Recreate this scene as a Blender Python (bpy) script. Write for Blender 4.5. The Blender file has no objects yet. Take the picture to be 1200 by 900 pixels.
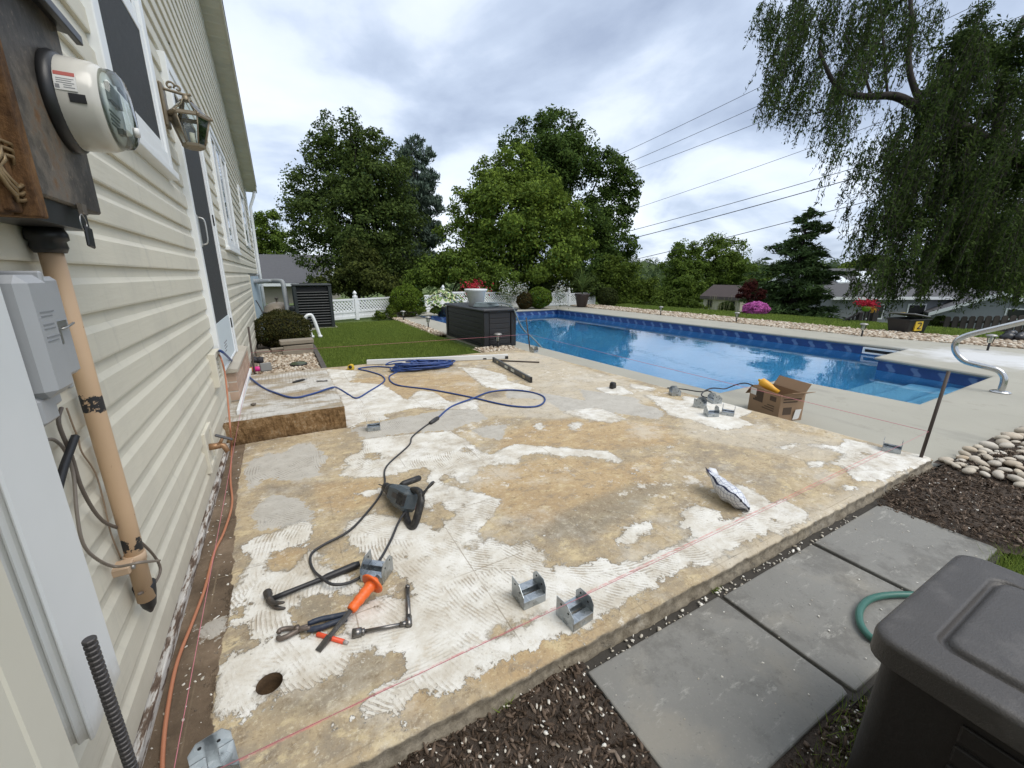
import bpy, math, random
import numpy as np
from math import radians, sin, cos, pi
from mathutils import Vector, Matrix
random.seed(7)
rng = np.random.default_rng(7)
SC = bpy.context.scene
COL = SC.collection

# ------------------------------------------------------------------ camera
CAM_H = 1.2
F_PX, PITCH, YAW = 480.0, radians(14.93), radians(28.9)
cam_d = bpy.data.cameras.new('camera')
cam_d.sensor_width = 36.0
cam_d.lens = 36.0 * F_PX / 1200.0
cam_d.clip_start = 0.02
cam_d.clip_end = 6000.0
cam = bpy.data.objects.new('camera', cam_d)
COL.objects.link(cam)
cam.location = (0, 0, CAM_H)
cam.rotation_euler = (pi / 2 - PITCH, 0, -YAW)
SC.camera = cam

# ------------------------------------------------------------------ exposure
SC.view_settings.view_transform = 'Standard'
SC.view_settings.look = 'None'
SC.view_settings.exposure = 0.94
SC.view_settings.gamma = 1.0
SC.view_settings.use_curve_mapping = False
SC.cycles.max_bounces = 7
SC.cycles.transparent_max_bounces = 12
SC.cycles.sample_clamp_indirect = 4.0

# ------------------------------------------------------------------ sky and sun
SUN_EL, SUN_AZ = radians(58), radians(150)      # azimuth clockwise from +Y
W = bpy.data.worlds.new('World')
SC.world = W
W.use_nodes = True
nt = W.node_tree
nt.nodes.clear()
def wn(t, **k):
    n = nt.nodes.new(t)
    for a, b in k.items(): setattr(n, a, b)
    return n
def wmath(op, a, b=None, clamp=False):
    n = wn('ShaderNodeMath', operation=op, use_clamp=clamp)
    for i, v in enumerate((a, b)):
        if v is None: continue
        if isinstance(v, (int, float)): n.inputs[i].default_value = v
        else: nt.links.new(v, n.inputs[i])
    return n.outputs[0]
sky = wn('ShaderNodeTexSky', sky_type='NISHITA', sun_disc=False)
sky.sun_elevation = SUN_EL
sky.sun_rotation = SUN_AZ
tc = wn('ShaderNodeTexCoord')
sep = wn('ShaderNodeSeparateXYZ'); nt.links.new(tc.outputs['Generated'], sep.inputs[0])
zc = wmath('ADD', wmath('MAXIMUM', sep.outputs[2], 0.0), 0.30)
cmb = wn('ShaderNodeCombineXYZ')
nt.links.new(wmath('DIVIDE', sep.outputs[0], zc), cmb.inputs[0])
nt.links.new(wmath('DIVIDE', sep.outputs[1], zc), cmb.inputs[1])
cmb.inputs[2].default_value = 0.0
SKY_OFF = (5.5, 1.1, 2.0)
mp = wn('ShaderNodeMapping'); mp.inputs['Location'].default_value = SKY_OFF
mp.inputs['Rotation'].default_value = (0, 0, 0.5)
mp.inputs['Scale'].default_value = (0.9, 0.9, 1)
nt.links.new(cmb.outputs[0], mp.inputs[0])
n1 = wn('ShaderNodeTexNoise'); n1.inputs['Scale'].default_value = 1.25
n1.inputs['Detail'].default_value = 8; n1.inputs['Roughness'].default_value = 0.52
n1.inputs['Distortion'].default_value = 0.5
nt.links.new(mp.outputs[0], n1.inputs['Vector'])
n2 = wn('ShaderNodeTexNoise'); n2.inputs['Scale'].default_value = 3.2
n2.inputs['Detail'].default_value = 6; n2.inputs['Roughness'].default_value = 0.55
nt.links.new(mp.outputs[0], n2.inputs['Vector'])
mixn = wmath('ADD', wmath('MULTIPLY', n1.outputs[0], 0.78), wmath('MULTIPLY', n2.outputs[0], 0.22))
cr = wn('ShaderNodeValToRGB')
el = cr.color_ramp.elements
el[0].position = 0.34; el[0].color = (2.35, 2.8, 3.7, 1)
el[1].position = 0.63; el[1].color = (5.7, 6.05, 6.6, 1)
e = el.new(0.435); e.color = (3.4, 3.95, 4.9, 1)
e = el.new(0.505); e.color = (4.8, 5.3, 6.1, 1)
nt.links.new(mixn, cr.inputs[0])
mx = wn('ShaderNodeMix', data_type='RGBA'); mx.inputs[0].default_value = 0.90
nt.links.new(sky.outputs[0], mx.inputs[6]); nt.links.new(cr.outputs[0], mx.inputs[7])
bg = wn('ShaderNodeBackground'); bg.inputs['Strength'].default_value = 0.1
out = wn('ShaderNodeOutputWorld')
nt.links.new(mx.outputs[2], bg.inputs[0]); nt.links.new(bg.outputs[0], out.inputs[0])

sun_d = bpy.data.lights.new('sun', 'SUN')
sun_d.energy = 1.25
sun_d.angle = radians(40)
sun_d.color = (1.0, 0.95, 0.87)
sun = bpy.data.objects.new('sun', sun_d)
COL.objects.link(sun)
sd = Vector((sin(SUN_AZ) * cos(SUN_EL), cos(SUN_AZ) * cos(SUN_EL), sin(SUN_EL)))
sun.rotation_euler = sd.to_track_quat('Z', 'Y').to_euler()

# ------------------------------------------------------------------ survey: a photo point on a real plane of the place
_cp, _sp, _cy, _sy = cos(PITCH), sin(PITCH), cos(YAW), sin(YAW)
FW = np.array([_sy * _cp, _cy * _cp, -_sp]); RT = np.array([_cy, -_sy, 0.0]); UP = np.cross(RT, FW)
def ray(px, py): return (px - 600) / F_PX * RT - (py - 450) / F_PX * UP + FW
def G(px, py, z=0.0):
    d = ray(px, py); t = (z - CAM_H) / d[2]; return Vector((t * d[0], t * d[1], z))
def WX(px, py, x):
    d = ray(px, py); t = x / d[0]; return Vector((x, t * d[1], CAM_H + t * d[2]))
def PY(px, py, y):
    d = ray(px, py); t = y / d[1]; return Vector((t * d[0], y, CAM_H + t * d[2]))
def D(px, py, dist):
    d = ray(px, py) * dist; return Vector((d[0], d[1], CAM_H + d[2]))

# ------------------------------------------------------------------ mesh helpers
class MB:
    def __init__(s): s.v = []; s.f = []; s.sm = []
    def add(s, vs, fs, smooth=False, M=None):
        o = len(s.v)
        for p in vs:
            p = Vector(p)
            s.v.append(tuple(M @ p) if M is not None else tuple(p))
        for f in fs: s.f.append(tuple(i + o for i in f)); s.sm.append(smooth)
        return s
    def box(s, a, b, M=None, bev=0.0):
        x0, y0, z0 = (min(a[i], b[i]) for i in range(3)); x1, y1, z1 = (max(a[i], b[i]) for i in range(3))
        if bev <= 0:
            return s.add([(x0,y0,z0),(x1,y0,z0),(x1,y1,z0),(x0,y1,z0),(x0,y0,z1),(x1,y0,z1),(x1,y1,z1),(x0,y1,z1)],
                         [(0,3,2,1),(4,5,6,7),(0,1,5,4),(1,2,6,5),(2,3,7,6),(3,0,4,7)], M=M)
        r = bev
        def ring(z, i): return [(x0+i+0*r,y0+i,z)]
        pts = []
        for z, k in ((z0, r), (z0 + r, 0), (z1 - r, 0), (z1, r)):
            c = r
            pts += [(x0+max(c,k)+0, y0+k, z), (x1-max(c,k), y0+k, z), (x1-k, y0+max(c,k), z), (x1-k, y1-max(c,k), z),
                    (x1-max(c,k), y1-k, z), (x0+max(c,k), y1-k, z), (x0+k, y1-max(c,k), z), (x0+k, y0+max(c,k), z)]
        fs = [tuple(range(7, -1, -1)), tuple(range(24, 32))]
        for l in range(3):
            for i in range(8):
                j = (i + 1) % 8
                fs.append((l*8+i, l*8+j, l*8+8+j, l*8+8+i))
        return s.add(pts, fs, M=M)
    def obox(s, c, dx, dy, dz, rz=0.0, rx=0.0, ry=0.0, bev=0.0):
        Mt = Matrix.Translation(c) @ Matrix.Rotation(rz, 4, 'Z') @ Matrix.Rotation(ry, 4, 'Y') @ Matrix.Rotation(rx, 4, 'X')
        return s.box((-dx/2, -dy/2, -dz/2), (dx/2, dy/2, dz/2), M=Mt, bev=bev)
    def tube(s, pts, r, n=8, caps=True, smooth=True):
        pts = [Vector(p) for p in pts]
        rs = r if isinstance(r, (list, tuple)) else [r] * len(pts)
        vs, fs = [], []
        prev = None
        for i, p in enumerate(pts):
            t = (pts[min(i+1, len(pts)-1)] - pts[max(i-1, 0)])
            if t.length < 1e-9: t = Vector((0, 0, 1))
            t.normalize()
            if prev is None:
                a = Vector((0, 0, 1)) if abs(t.z) < 0.9 else Vector((1, 0, 0))
                u = t.cross(a).normalized()
            else:
                u = prev - t * prev.dot(t)
                u = u.normalized() if u.length > 1e-6 else t.orthogonal().normalized()
            prev = u
            w = t.cross(u)
            for k in range(n):
                a = 2 * pi * k / n
                vs.append(p + (u * cos(a) + w * sin(a)) * rs[i])
        for i in range(len(pts) - 1):
            for k in range(n):
                j = (k + 1) % n
                fs.append((i*n+k, i*n+j, (i+1)*n+j, (i+1)*n+k))
        if caps:
            fs.append(tuple(range(n - 1, -1, -1))); fs.append(tuple(range((len(pts)-1)*n, len(pts)*n)))
        return s.add(vs, fs, smooth)
    def lathe(s, prof, n=24, M=None, smooth=True, caps=True):
        vs, fs = [], []
        for r, z in prof:
            for k in range(n):
                a = 2 * pi * k / n
                vs.append((r * cos(a), r * sin(a), z))
        for i in range(len(prof) - 1):
            for k in range(n):
                j = (k + 1) % n
                fs.append((i*n+k, i*n+j, (i+1)*n+j, (i+1)*n+k))
        if caps:
            fs.append(tuple(range(n - 1, -1, -1))); fs.append(tuple(range((len(prof)-1)*n, len(prof)*n)))
        return s.add(vs, fs, smooth, M)
    def prism(s, poly, z0, z1, M=None, smooth=False):
        n = len(poly)
        vs = [(p[0], p[1], z0) for p in poly] + [(p[0], p[1], z1) for p in poly]
        fs = [tuple(range(n - 1, -1, -1)), tuple(range(n, 2 * n))]
        for i in range(n):
            j = (i + 1) % n
            fs.append((i, j, n + j, n + i))
        return s.add(vs, fs, smooth, M)
    def extr(s, prof, a, b, axis='y'):
        """closed profile extruded from a to b; prof given as (x,z) for axis y, (y,z) for axis x"""
        n = len(prof)
        if axis == 'y': vs = [(p[0], a, p[1]) for p in prof] + [(p[0], b, p[1]) for p in prof]
        else: vs = [(a, p[0], p[1]) for p in prof] + [(b, p[0], p[1]) for p in prof]
        fs = [tuple(range(n)), tuple(range(2*n - 1, n - 1, -1))]
        for i in range(n):
            j = (i + 1) % n
            fs.append((i, n + i, n + j, j))
        return s.add(vs, fs)
    def ico(s, c, rad, M=None, jit=0.0, rnd=random):
        t = (1 + 5 ** 0.5) / 2
        vs = [(-1,t,0),(1,t,0),(-1,-t,0),(1,-t,0),(0,-1,t),(0,1,t),(0,-1,-t),(0,1,-t),(t,0,-1),(t,0,1),(-t,0,-1),(-t,0,1)]
        fs = [(0,11,5),(0,5,1),(0,1,7),(0,7,10),(0,10,11),(1,5,9),(5,11,4),(11,10,2),(10,7,6),(7,1,8),(3,9,4),(3,4,2),(3,2,6),(3,6,8),(3,8,9),(4,9,5),(2,4,11),(6,2,10),(8,6,7),(9,8,1)]
        l = (1 + t * t) ** 0.5
        if isinstance(rad, (int, float)): rad = (rad, rad, rad)
        vs = [Vector((v[0]/l*rad[0], v[1]/l*rad[1], v[2]/l*rad[2])) * (1 + rnd.uniform(-jit, jit)) + Vector(c) for v in vs]
        return s.add(vs, fs, True, M)
    def mesh(s, name, m=None, org=None):
        me = bpy.data.meshes.new(name)
        o = Vector(org) if org is not None else Vector((0, 0, 0))
        me.from_pydata([(v[0]-o.x, v[1]-o.y, v[2]-o.z) for v in s.v], [], s.f)
        me.polygons.foreach_set('use_smooth', s.sm)
        if m: me.materials.append(m)
        me.update()
        return me

def wloc(o):
    v = Vector((0, 0, 0))
    while o is not None:
        v += o.location; o = o.parent
    return v
def link(name, me, parent=None, loc=(0, 0, 0)):
    o = bpy.data.objects.new(name, me); COL.objects.link(o)
    o.location = loc
    if parent is not None: o.parent = parent
    return o
def tag(o, label=None, cat=None, group=None, kind=None):
    if label: o['label'] = label
    if cat: o['category'] = cat
    if group: o['group'] = group
    if kind: o['kind'] = kind
    return o
def thing(name, label, cat, loc, group=None):
    o = bpy.data.objects.new(name, None); COL.objects.link(o)
    o.empty_display_size = 0.1
    o.location = loc
    return tag(o, label, cat, group)
def part(name, mb, m, parent, bev=0.0, label=None, local=False, seg=2, kind=None):
    """mb is in world coordinates (or local to the thing when local=True)"""
    me = mb.mesh(name, m, None if local else wloc(parent))
    o = link(name, me, parent)
    if bev > 0:
        b = o.modifiers.new('bevel', 'BEVEL'); b.width = bev; b.segments = seg; b.limit_method = 'ANGLE'; b.angle_limit = radians(35)
    if label: o['label'] = label
    if kind: o['kind'] = kind
    return o
def single(name, mb, m, label, cat, org, group=None, bev=0.0, kind=None):
    me = mb.mesh(name, m, org)
    o = link(name, me, None, org)
    if bev > 0:
        b = o.modifiers.new('bevel', 'BEVEL'); b.width = bev; b.segments = 2; b.limit_method = 'ANGLE'; b.angle_limit = radians(35)
    return tag(o, label, cat, group, kind)
def struct(name, mb, m, parent=None, kind='structure'):
    o = link(name, mb.mesh(name, m), parent)
    if parent is None: o['kind'] = kind
    return o
def dup(root, loc, rz=0.0, label=None, scale=None):
    r = root.copy(); COL.objects.link(r); r.location = loc
    r.rotation_euler = (0, 0, rz)
    if scale: r.scale = (scale,) * 3
    if label: r['label'] = label
    for ch in list(root.children):
        c = ch.copy(); COL.objects.link(c); c.parent = r
        for g in list(ch.children):
            d = g.copy(); COL.objects.link(d); d.parent = c
    return r
def smooth_path(pts, k=6, closed=False):
    """Catmull-Rom through the points"""
    P = [Vector(p) for p in pts]; n = len(P); o = []
    for i in range(n - 1):
        p0, p1, p2, p3 = P[max(i-1, 0)], P[i], P[i+1], P[min(i+2, n-1)]
        for j in range(k):
            t = j / k
            o.append(0.5 * ((2*p1) + (p2-p0)*t + (2*p0-5*p1+4*p2-p3)*t*t + (3*p1-p0-3*p2+p3)*t**3))
    o.append(P[-1]); return o
def np_mesh(name, V, F, m, org=(0, 0, 0), attr=None, smooth=False):
    """fast mesh from arrays; F is (n,k)"""
    me = bpy.data.meshes.new(name)
    V = np.asarray(V, np.float32) - np.asarray(org, np.float32)
    F = np.asarray(F, np.int32); n, k = F.shape
    me.vertices.add(len(V)); me.vertices.foreach_set('co', V.ravel())
    me.loops.add(n * k); me.loops.foreach_set('vertex_index', F.ravel())
    me.polygons.add(n); me.polygons.foreach_set('loop_start', np.arange(0, n * k, k, dtype=np.int32))
    if smooth: me.polygons.foreach_set('use_smooth', np.ones(n, bool))
    if attr:
        for an, av in attr.items():
            a = me.attributes.new(an, 'FLOAT', 'POINT'); a.data.foreach_set('value', np.asarray(av, np.float32))
    if m: me.materials.append(m)
    me.update(calc_edges=True); me.validate()
    return me

# ------------------------------------------------------------------ material helpers
def lin(c):
    """sRGB 0-255 triple to linear"""
    return tuple(((x/255)/12.92 if x/255 <= 0.04045 else ((x/255+0.055)/1.055)**2.4) for x in c)
class NT:
    def __init__(s, name):
        s.m = bpy.data.materials.new(name); s.m.use_nodes = True
        s.t = s.m.node_tree; s.b = s.t.nodes['Principled BSDF']; s.o = s.t.nodes['Material Output']
    def n(s, t, ins=None, **k):
        n = s.t.nodes.new(t)
        for a, b in k.items(): setattr(n, a, b)
        for a, b in (ins or {}).items(): s.put(n.inputs[a], b)
        return n
    def put(s, sock, v):
        if isinstance(v, bpy.types.NodeSocket): s.t.links.new(v, sock)
        elif isinstance(v, bpy.types.Node): s.t.links.new(v.outputs[0], sock)
        else:
            if isinstance(v, tuple) and len(v) == 3 and sock.type == 'RGBA': v = v + (1,)
            sock.default_value = v
    def math(s, op, a, b=0.0, clamp=False):
        n = s.n('ShaderNodeMath', operation=op, use_clamp=clamp); s.put(n.inputs[0], a); s.put(n.inputs[1], b); return n.outputs[0]
    def mix(s, f, a, b, mode='MIX'):
        n = s.n('ShaderNodeMix', data_type='RGBA', blend_type=mode); s.put(n.inputs[0], f); s.put(n.inputs[6], a); s.put(n.inputs[7], b); return n.outputs[2]
    def noise(s, scale, detail=4, rough=0.55, vec=None, dist=0.0):
        n = s.n('ShaderNodeTexNoise', {'Scale': scale, 'Detail': detail, 'Roughness': rough, 'Distortion': dist})
        if vec is not None: s.put(n.inputs['Vector'], vec)
        return n.outputs[0]
    def obj(s): return s.n('ShaderNodeTexCoord').outputs['Object']
    def pos(s): return s.n('ShaderNodeNewGeometry').outputs['Position']
    def ramp(s, f, *stops):
        n = s.n('ShaderNodeValToRGB'); e = n.color_ramp.elements
        while len(e) < len(stops): e.new(0.5)
        for i, (p, c) in enumerate(stops):
            e[i].position = p
            e[i].color = (c, c, c, 1) if isinstance(c, (int, float)) else tuple(c) + (1,)
        s.put(n.inputs[0], f); return n.outputs[0]
    def sstep(s, v, a, b):
        n = s.n('ShaderNodeMapRange', interpolation_type='SMOOTHSTEP'); s.put(n.inputs[0], v); s.put(n.inputs[1], a); s.put(n.inputs[2], b); return n.outputs[0]
    def bump(s, h, strength=0.5, dist=0.01, normal=None):
        n = s.n('ShaderNodeBump', {'Strength': strength, 'Distance': dist, 'Height': h})
        if normal is not None: s.put(n.inputs['Normal'], normal)
        return n.outputs[0]
    def set(s, **k):
        names = {'color': 'Base Color', 'rough': 'Roughness', 'metal': 'Metallic', 'normal': 'Normal', 'spec': 'Specular IOR Level', 'alpha': 'Alpha',
                 'trans': 'Transmission Weight', 'coat': 'Coat Weight', 'emis': 'Emission Color', 'emstr': 'Emission Strength', 'ior': 'IOR'}
        for a, b in k.items(): s.put(s.b.inputs[names[a]], b)
        return s
MATS = {}
def mat(name, col=None, rough=0.6, var=0.12, scale=6.0, bump=0.0, bscale=80.0, metal=0.0, spec=0.5, dirt=None, dirt_amt=0.0, dscale=3.0, world=False, bdist=0.004):
    """principled with real colour variation, optional dirt patches and fine relief"""
    if name in MATS: return MATS[name]
    t = NT(name)
    v = t.pos() if world else t.obj()
    a = tuple(c * (1 - var) for c in col); b = tuple(min(1, c * (1 + var)) for c in col)
    c = t.mix(t.noise(scale, 5, 0.6, v), a, b)
    if dirt is not None:
        f = t.math('MULTIPLY', t.sstep(t.noise(dscale, 6, 0.65, v), 0.48, 0.72), dirt_amt)
        c = t.mix(f, c, dirt)
    r = t.math('ADD', t.math('MULTIPLY', t.noise(scale * 3, 3, 0.5, v), 0.16), rough - 0.08, clamp=True)
    t.set(color=c, rough=r, metal=metal, spec=spec)
    if bump > 0: t.set(normal=t.bump(t.noise(bscale, 4, 0.6, v), bump, bdist))
    MATS[name] = t.m
    return t.m
def leaf_mat(name, col, var=0.45, warm=(1.25, 1.12, 0.7), trans=0.3, rough=0.55):
    if name in MATS: return MATS[name]
    t = NT(name)
    rnd = t.n('ShaderNodeNewGeometry').outputs['Random Per Island']
    a = tuple(c * (1 - var) for c in col); b = tuple(min(1, c * (1 + var) * w) for c, w in zip(col, warm))
    c1 = t.mix(rnd, a, b)
    big = t.noise(0.55, 3, 0.5, t.pos())
    c = t.mix(t.math('MULTIPLY', big, 0.55), c1, tuple(x * y for x, y in zip(col, (0.7, 0.85, 0.8))))
    t.set(color=c, rough=0.75, spec=0.10)
    tr = t.n('ShaderNodeBsdfTranslucent', {'Color': c})
    mxs = t.n('ShaderNodeMixShader', {0: trans}); t.t.links.new(t.b.outputs[0], mxs.inputs[1]); t.t.links.new(tr.outputs[0], mxs.inputs[2])
    t.t.links.new(mxs.outputs[0], t.o.inputs[0])
    MATS[name] = t.m
    return t.m
# ================================================================== SETTING
from mathutils.geometry import tessellate_polygon
WALL = -0.485
# ---- terrain
def terrain(x, y):
    x = np.asarray(x, float); y = np.asarray(y, float)
    h = np.full(np.broadcast(x, y).shape, -0.15) - 0.0 * np.clip((1.6 - y) / 0.4, 0, 1) * np.clip((4.2 - x) / 0.3, 0, 1)
    s = np.maximum(0, x - 14.9 + 0.12 * np.maximum(0, y - 8))
    h = h - np.where(s < 18, 0.17 * s, 0.17 * 18 + 0.012 * (s - 18))
    t = np.maximum(0, y - 17.5)
    h = h - 0.05 * np.minimum(t, 40)
    d = np.hypot(x, y)
    rise = np.clip((d - 160) / 420, 0, 1.6) ** 1.15
    h = h + rise * (13 + 3 * np.sin(x * 0.011 + 1.3) + 2 * np.sin(y * 0.017 + x * 0.006))
    return h
def axis(lo, hi, near0, near1, st):
    a = list(np.arange(near0, near1 + 1e-6, st)); w = st
    p = near1
    while p < hi: w *= 1.22; p += w; a.append(p)
    p, w, b = near0, st, []
    while p > lo: w *= 1.22; p -= w; b.append(p)
    return np.array(b[::-1] + a)
gx = axis(-600, 1500, -2, 17, 0.25); gy = axis(-80, 1500, -2, 19, 0.25)
X, Y = np.meshgrid(gx, gy, indexing='ij')
Z = terrain(X, Y) + 0.012 * np.sin(X * 2.3 + 1) * np.sin(Y * 1.9)
V = np.stack([X, Y, Z], -1).reshape(-1, 3)
I, J = np.meshgrid(np.arange(len(gx) - 1), np.arange(len(gy) - 1), indexing='ij')
cxm = (gx[:-1] + gx[1:])[I] / 2; cym = (gy[:-1] + gy[1:])[J] / 2
keep = ~(((cxm > 3.5) & (cxm < 10.7) & (cym > 1.1) & (cym < 14.3)) | ((cxm > -0.3) & (cxm < 3.4) & (cym > 1.15) & (cym < 5.6)))
a = (I * len(gy) + J)[keep]; n_ = len(gy)
F = np.stack([a, a + n_, a + n_ + 1, a + 1], -1)
t = NT('grass_ground')
v = t.pos()
c = t.mix(t.noise(1.1, 5, 0.6, v), (0.075, 0.118, 0.026), (0.110, 0.155, 0.038))
c = t.mix(t.noise(40, 3, 0.6, v), c, (0.075, 0.10, 0.028))
c = t.mix(t.math('MULTIPLY', t.sstep(t.noise(0.35, 3, 0.5, v), 0.55, 0.75), 0.5), c, (0.085, 0.085, 0.030))
t.set(color=c, rough=0.9, spec=0.2, normal=t.bump(t.noise(60, 3, 0.7, v), 0.8, 0.03))
M_GRASS = t.m
o = link('ground', np_mesh('ground', V, F, M_GRASS, smooth=True)); o['kind'] = 'structure'

# ---- pool and deck
POOL = [(4.24, 2.77), (5.60, 2.79), (5.66, 1.49), (8.20, 1.52), (8.42, 2.88), (9.92, 2.95), (9.54, 13.57), (3.80, 13.54)]
def offset(poly, d):
    n = len(poly); out = []
    for i in range(n):
        p0, p1, p2 = Vector(poly[i-1]), Vector(poly[i]), Vector(poly[(i+1) % n])
        e1 = (p1 - p0).normalized(); e2 = (p2 - p1).normalized()
        n1 = Vector((e1.y, -e1.x)); n2 = Vector((e2.y, -e2.x))
        b = (n1 + n2); b = b / max(0.2, b.dot(n1))
        out.append(tuple(p1 + b * d))
    return out
def loft(mb, loops, smooth=False, flip=False):
    n = len(loops[0]); vs = [p for l in loops for p in l]; fs = []
    for i in range(len(loops) - 1):
        for k in range(n):
            j = (k + 1) % n
            q = (i*n+k, i*n+j, (i+1)*n+j, (i+1)*n+k)
            fs.append(q[::-1] if flip else q)
    return mb.add(vs, fs, smooth)
DZ = -0.10
deck_out = [(3.25, 0.89), (3.88, 0.86), (5.4, 0.76), (8.5, 0.56), (12.9, 0.30), (12.6, 1.0), (11.7, 1.85), (11.05, 4.2), (11.02, 10.3), (10.85, 14.75), (3.15, 14.75), (3.15, 5.6)]
hole = offset(POOL, 0.24)
tri = tessellate_polygon([[Vector((p[0], p[1], 0)) for p in deck_out], [Vector((p[0], p[1], 0)) for p in hole]])
allp = deck_out + hole
mb = MB(); mb.add([(p[0], p[1], DZ) for p in allp], [tuple(f) for f in tri])
nd = len(deck_out)
mb.add([(p[0], p[1], DZ) for p in deck_out] + [(p[0], p[1], DZ - 0.14) for p in deck_out], [(i, i + nd, (i+1) % nd + nd, (i+1) % nd) for i in range(nd)])
t = NT('deck_concrete'); v = t.pos()
st = t.n('ShaderNodeMapping', {'Vector': v, 'Scale': (1.0, 0.35, 1.0), 'Rotation': (0, 0, 0.5)})
c = t.mix(t.noise(1.3, 6, 0.6, v), (0.30, 0.288, 0.24), (0.40, 0.385, 0.325))
c = t.mix(t.math('MULTIPLY', t.sstep(t.noise(2.2, 5, 0.6, st), 0.56, 0.70), 0.45), c, (0.225, 0.222, 0.195))
c = t.mix(t.math('MULTIPLY', t.sstep(t.noise(150, 3, 0.6, v), 0.5, 0.75), 0.25), c, (0.48, 0.47, 0.43))
def blot(t, v, x, y, r0, r1):
    sp = t.n('ShaderNodeVectorMath', {0: v, 1: (x, y, DZ)}, operation='SUBTRACT')
    l = t.n('ShaderNodeVectorMath', {0: sp.outputs[0]}, operation='LENGTH').outputs['Value']
    l = t.math('ADD', l, t.math('MULTIPLY', t.math('SUBTRACT', t.noise(3.0, 5, 0.65, v), 0.5), r1 * 1.4))
    return t.sstep(l, r1, r0)
c = t.mix(t.math('MULTIPLY', t.sstep(t.noise(3.3, 7, 0.75, v), 0.57, 0.68), 0.35), c, (0.215, 0.20, 0.165))
c = t.mix(t.math('MULTIPLY', t.sstep(t.noise(70, 4, 0.7, v), 0.62, 0.72), 0.45), c, (0.20, 0.19, 0.16))
for x, y, r0, r1, k in ((3.72, 1.62, 0.03, 0.24, 0.8), (9.9, 2.0, 0.3, 1.3, 0.75), (9.6, 1.2, 0.2, 0.8, 0.6)):     # dried cement splash and wash
    c = t.mix(t.math('MULTIPLY', blot(t, v, x, y, r0, r1), k), c, (0.62, 0.63, 0.64))
t.set(color=c, rough=0.8, spec=0.3, normal=t.bump(t.noise(220, 4, 0.65, v), 0.35, 0.004))
M_DECK = t.m
deck = struct('pool_deck', mb, M_DECK)
z = lambda poly, h: [(p[0], p[1], h) for p in poly]
mb = MB()
loft(mb, [z(offset(POOL, d), h) for d, h in ((0.24, DZ), (0.005, DZ), (-0.018, -0.106), (-0.030, -0.122), (-0.026, -0.140), (-0.008, -0.152), (0.02, -0.152))], smooth=False)
struct('coping', mb, M_DECK, deck)
# liner walls with a printed scroll band
t = NT('pool_liner'); v = t.pos()
sx = t.n('ShaderNodeSeparateXYZ', {0: v})
zz = sx.outputs[2]
uat = t.n('ShaderNodeAttribute', attribute_name='run').outputs['Fac']
u = t.math('FRACT', t.math('MULTIPLY', uat, 1 / 0.33))
w = t.math('MULTIPLY', t.math('ADD', zz, 0.245), 1 / 0.105)          # -1..1 over the band
curl = t.math('ABSOLUTE', t.math('SUBTRACT', t.math('ADD', u, t.math('MULTIPLY', w, 0.30)), t.math('ADD', 0.5, t.math('MULTIPLY', t.math('SINE', t.math('MULTIPLY', w, 3.0)), 0.22))))
mk = t.math('MULTIPLY', t.sstep(curl, 0.17, 0.09), t.sstep(t.math('ABSOLUTE', w), 0.62, 0.5))
base = t.mix(t.noise(14, 4, 0.6, v), (0.012, 0.038, 0.15), (0.025, 0.075, 0.24))
base = t.mix(t.math('MULTIPLY', mk, 0.5), base, (0.20, 0.32, 0.50))
edge = t.math('MULTIPLY', t.sstep(t.math('ABSOLUTE', t.math('SUBTRACT', t.math('ABSOLUTE', w), 0.80)), 0.10, 0.05), 0.45)
base = t.mix(edge, base, (0.13, 0.25, 0.45))
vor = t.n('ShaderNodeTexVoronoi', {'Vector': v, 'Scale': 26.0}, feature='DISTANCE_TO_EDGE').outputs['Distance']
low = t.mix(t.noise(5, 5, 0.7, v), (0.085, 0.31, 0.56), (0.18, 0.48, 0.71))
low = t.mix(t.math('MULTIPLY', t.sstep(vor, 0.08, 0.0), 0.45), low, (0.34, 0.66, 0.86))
c = t.mix(t.sstep(zz, -0.36, -0.35), low, base)
t.set(color=c, rough=0.35, spec=0.5)
M_LINER = t.m
wallp = offset(POOL, 0.02)
vs, fs, run = [], [], []
acc = 0.0
for i in range(len(wallp)):
    p, q = Vector(wallp[i]), Vector(wallp[(i + 1) % len(wallp)])
    L = (q - p).length
    o0 = len(vs)
    for (pt, uu) in ((p, acc), (q, acc + L)):
        for h in (-0.15, -0.36, -2.3): vs.append((pt.x, pt.y, h)); run.append(uu)
    fs += [(o0, o0+1, o0+4, o0+3), (o0+1, o0+2, o0+5, o0+4)]
    acc += L
o = link('pool_wall', np_mesh('pool_wall', vs, fs, M_LINER, attr={'run': run})); o.parent = deck
mb = MB(); mb.add([(3.5, 1.2, -1.15), (10.2, 1.2, -1.15), (10.2, 6.5, -1.35), (3.5, 6.5, -1.35), (10.2, 9.5, -2.25), (3.5, 9.5, -2.25), (10.2, 13.9, -2.25), (3.5, 13.9, -2.25)],
                  [(0, 1, 2, 3), (3, 2, 4, 5), (5, 4, 6, 7)])
struct('pool_floor', mb, M_LINER, deck)
mstep = mat('step_white', (0.42, 0.62, 0.78), 0.4, 0.10, 5)
for k, (y1, h) in enumerate(((1.92, -0.46), (2.32, -0.68), (2.72, -0.90))):
    mb = MB(); mb.box((5.70 + 0.02*k, 1.50, h - 0.5), (8.18 - 0.02*k, y1, h), bev=0.02)
    part('step_tread', mb, mstep, deck)
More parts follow.
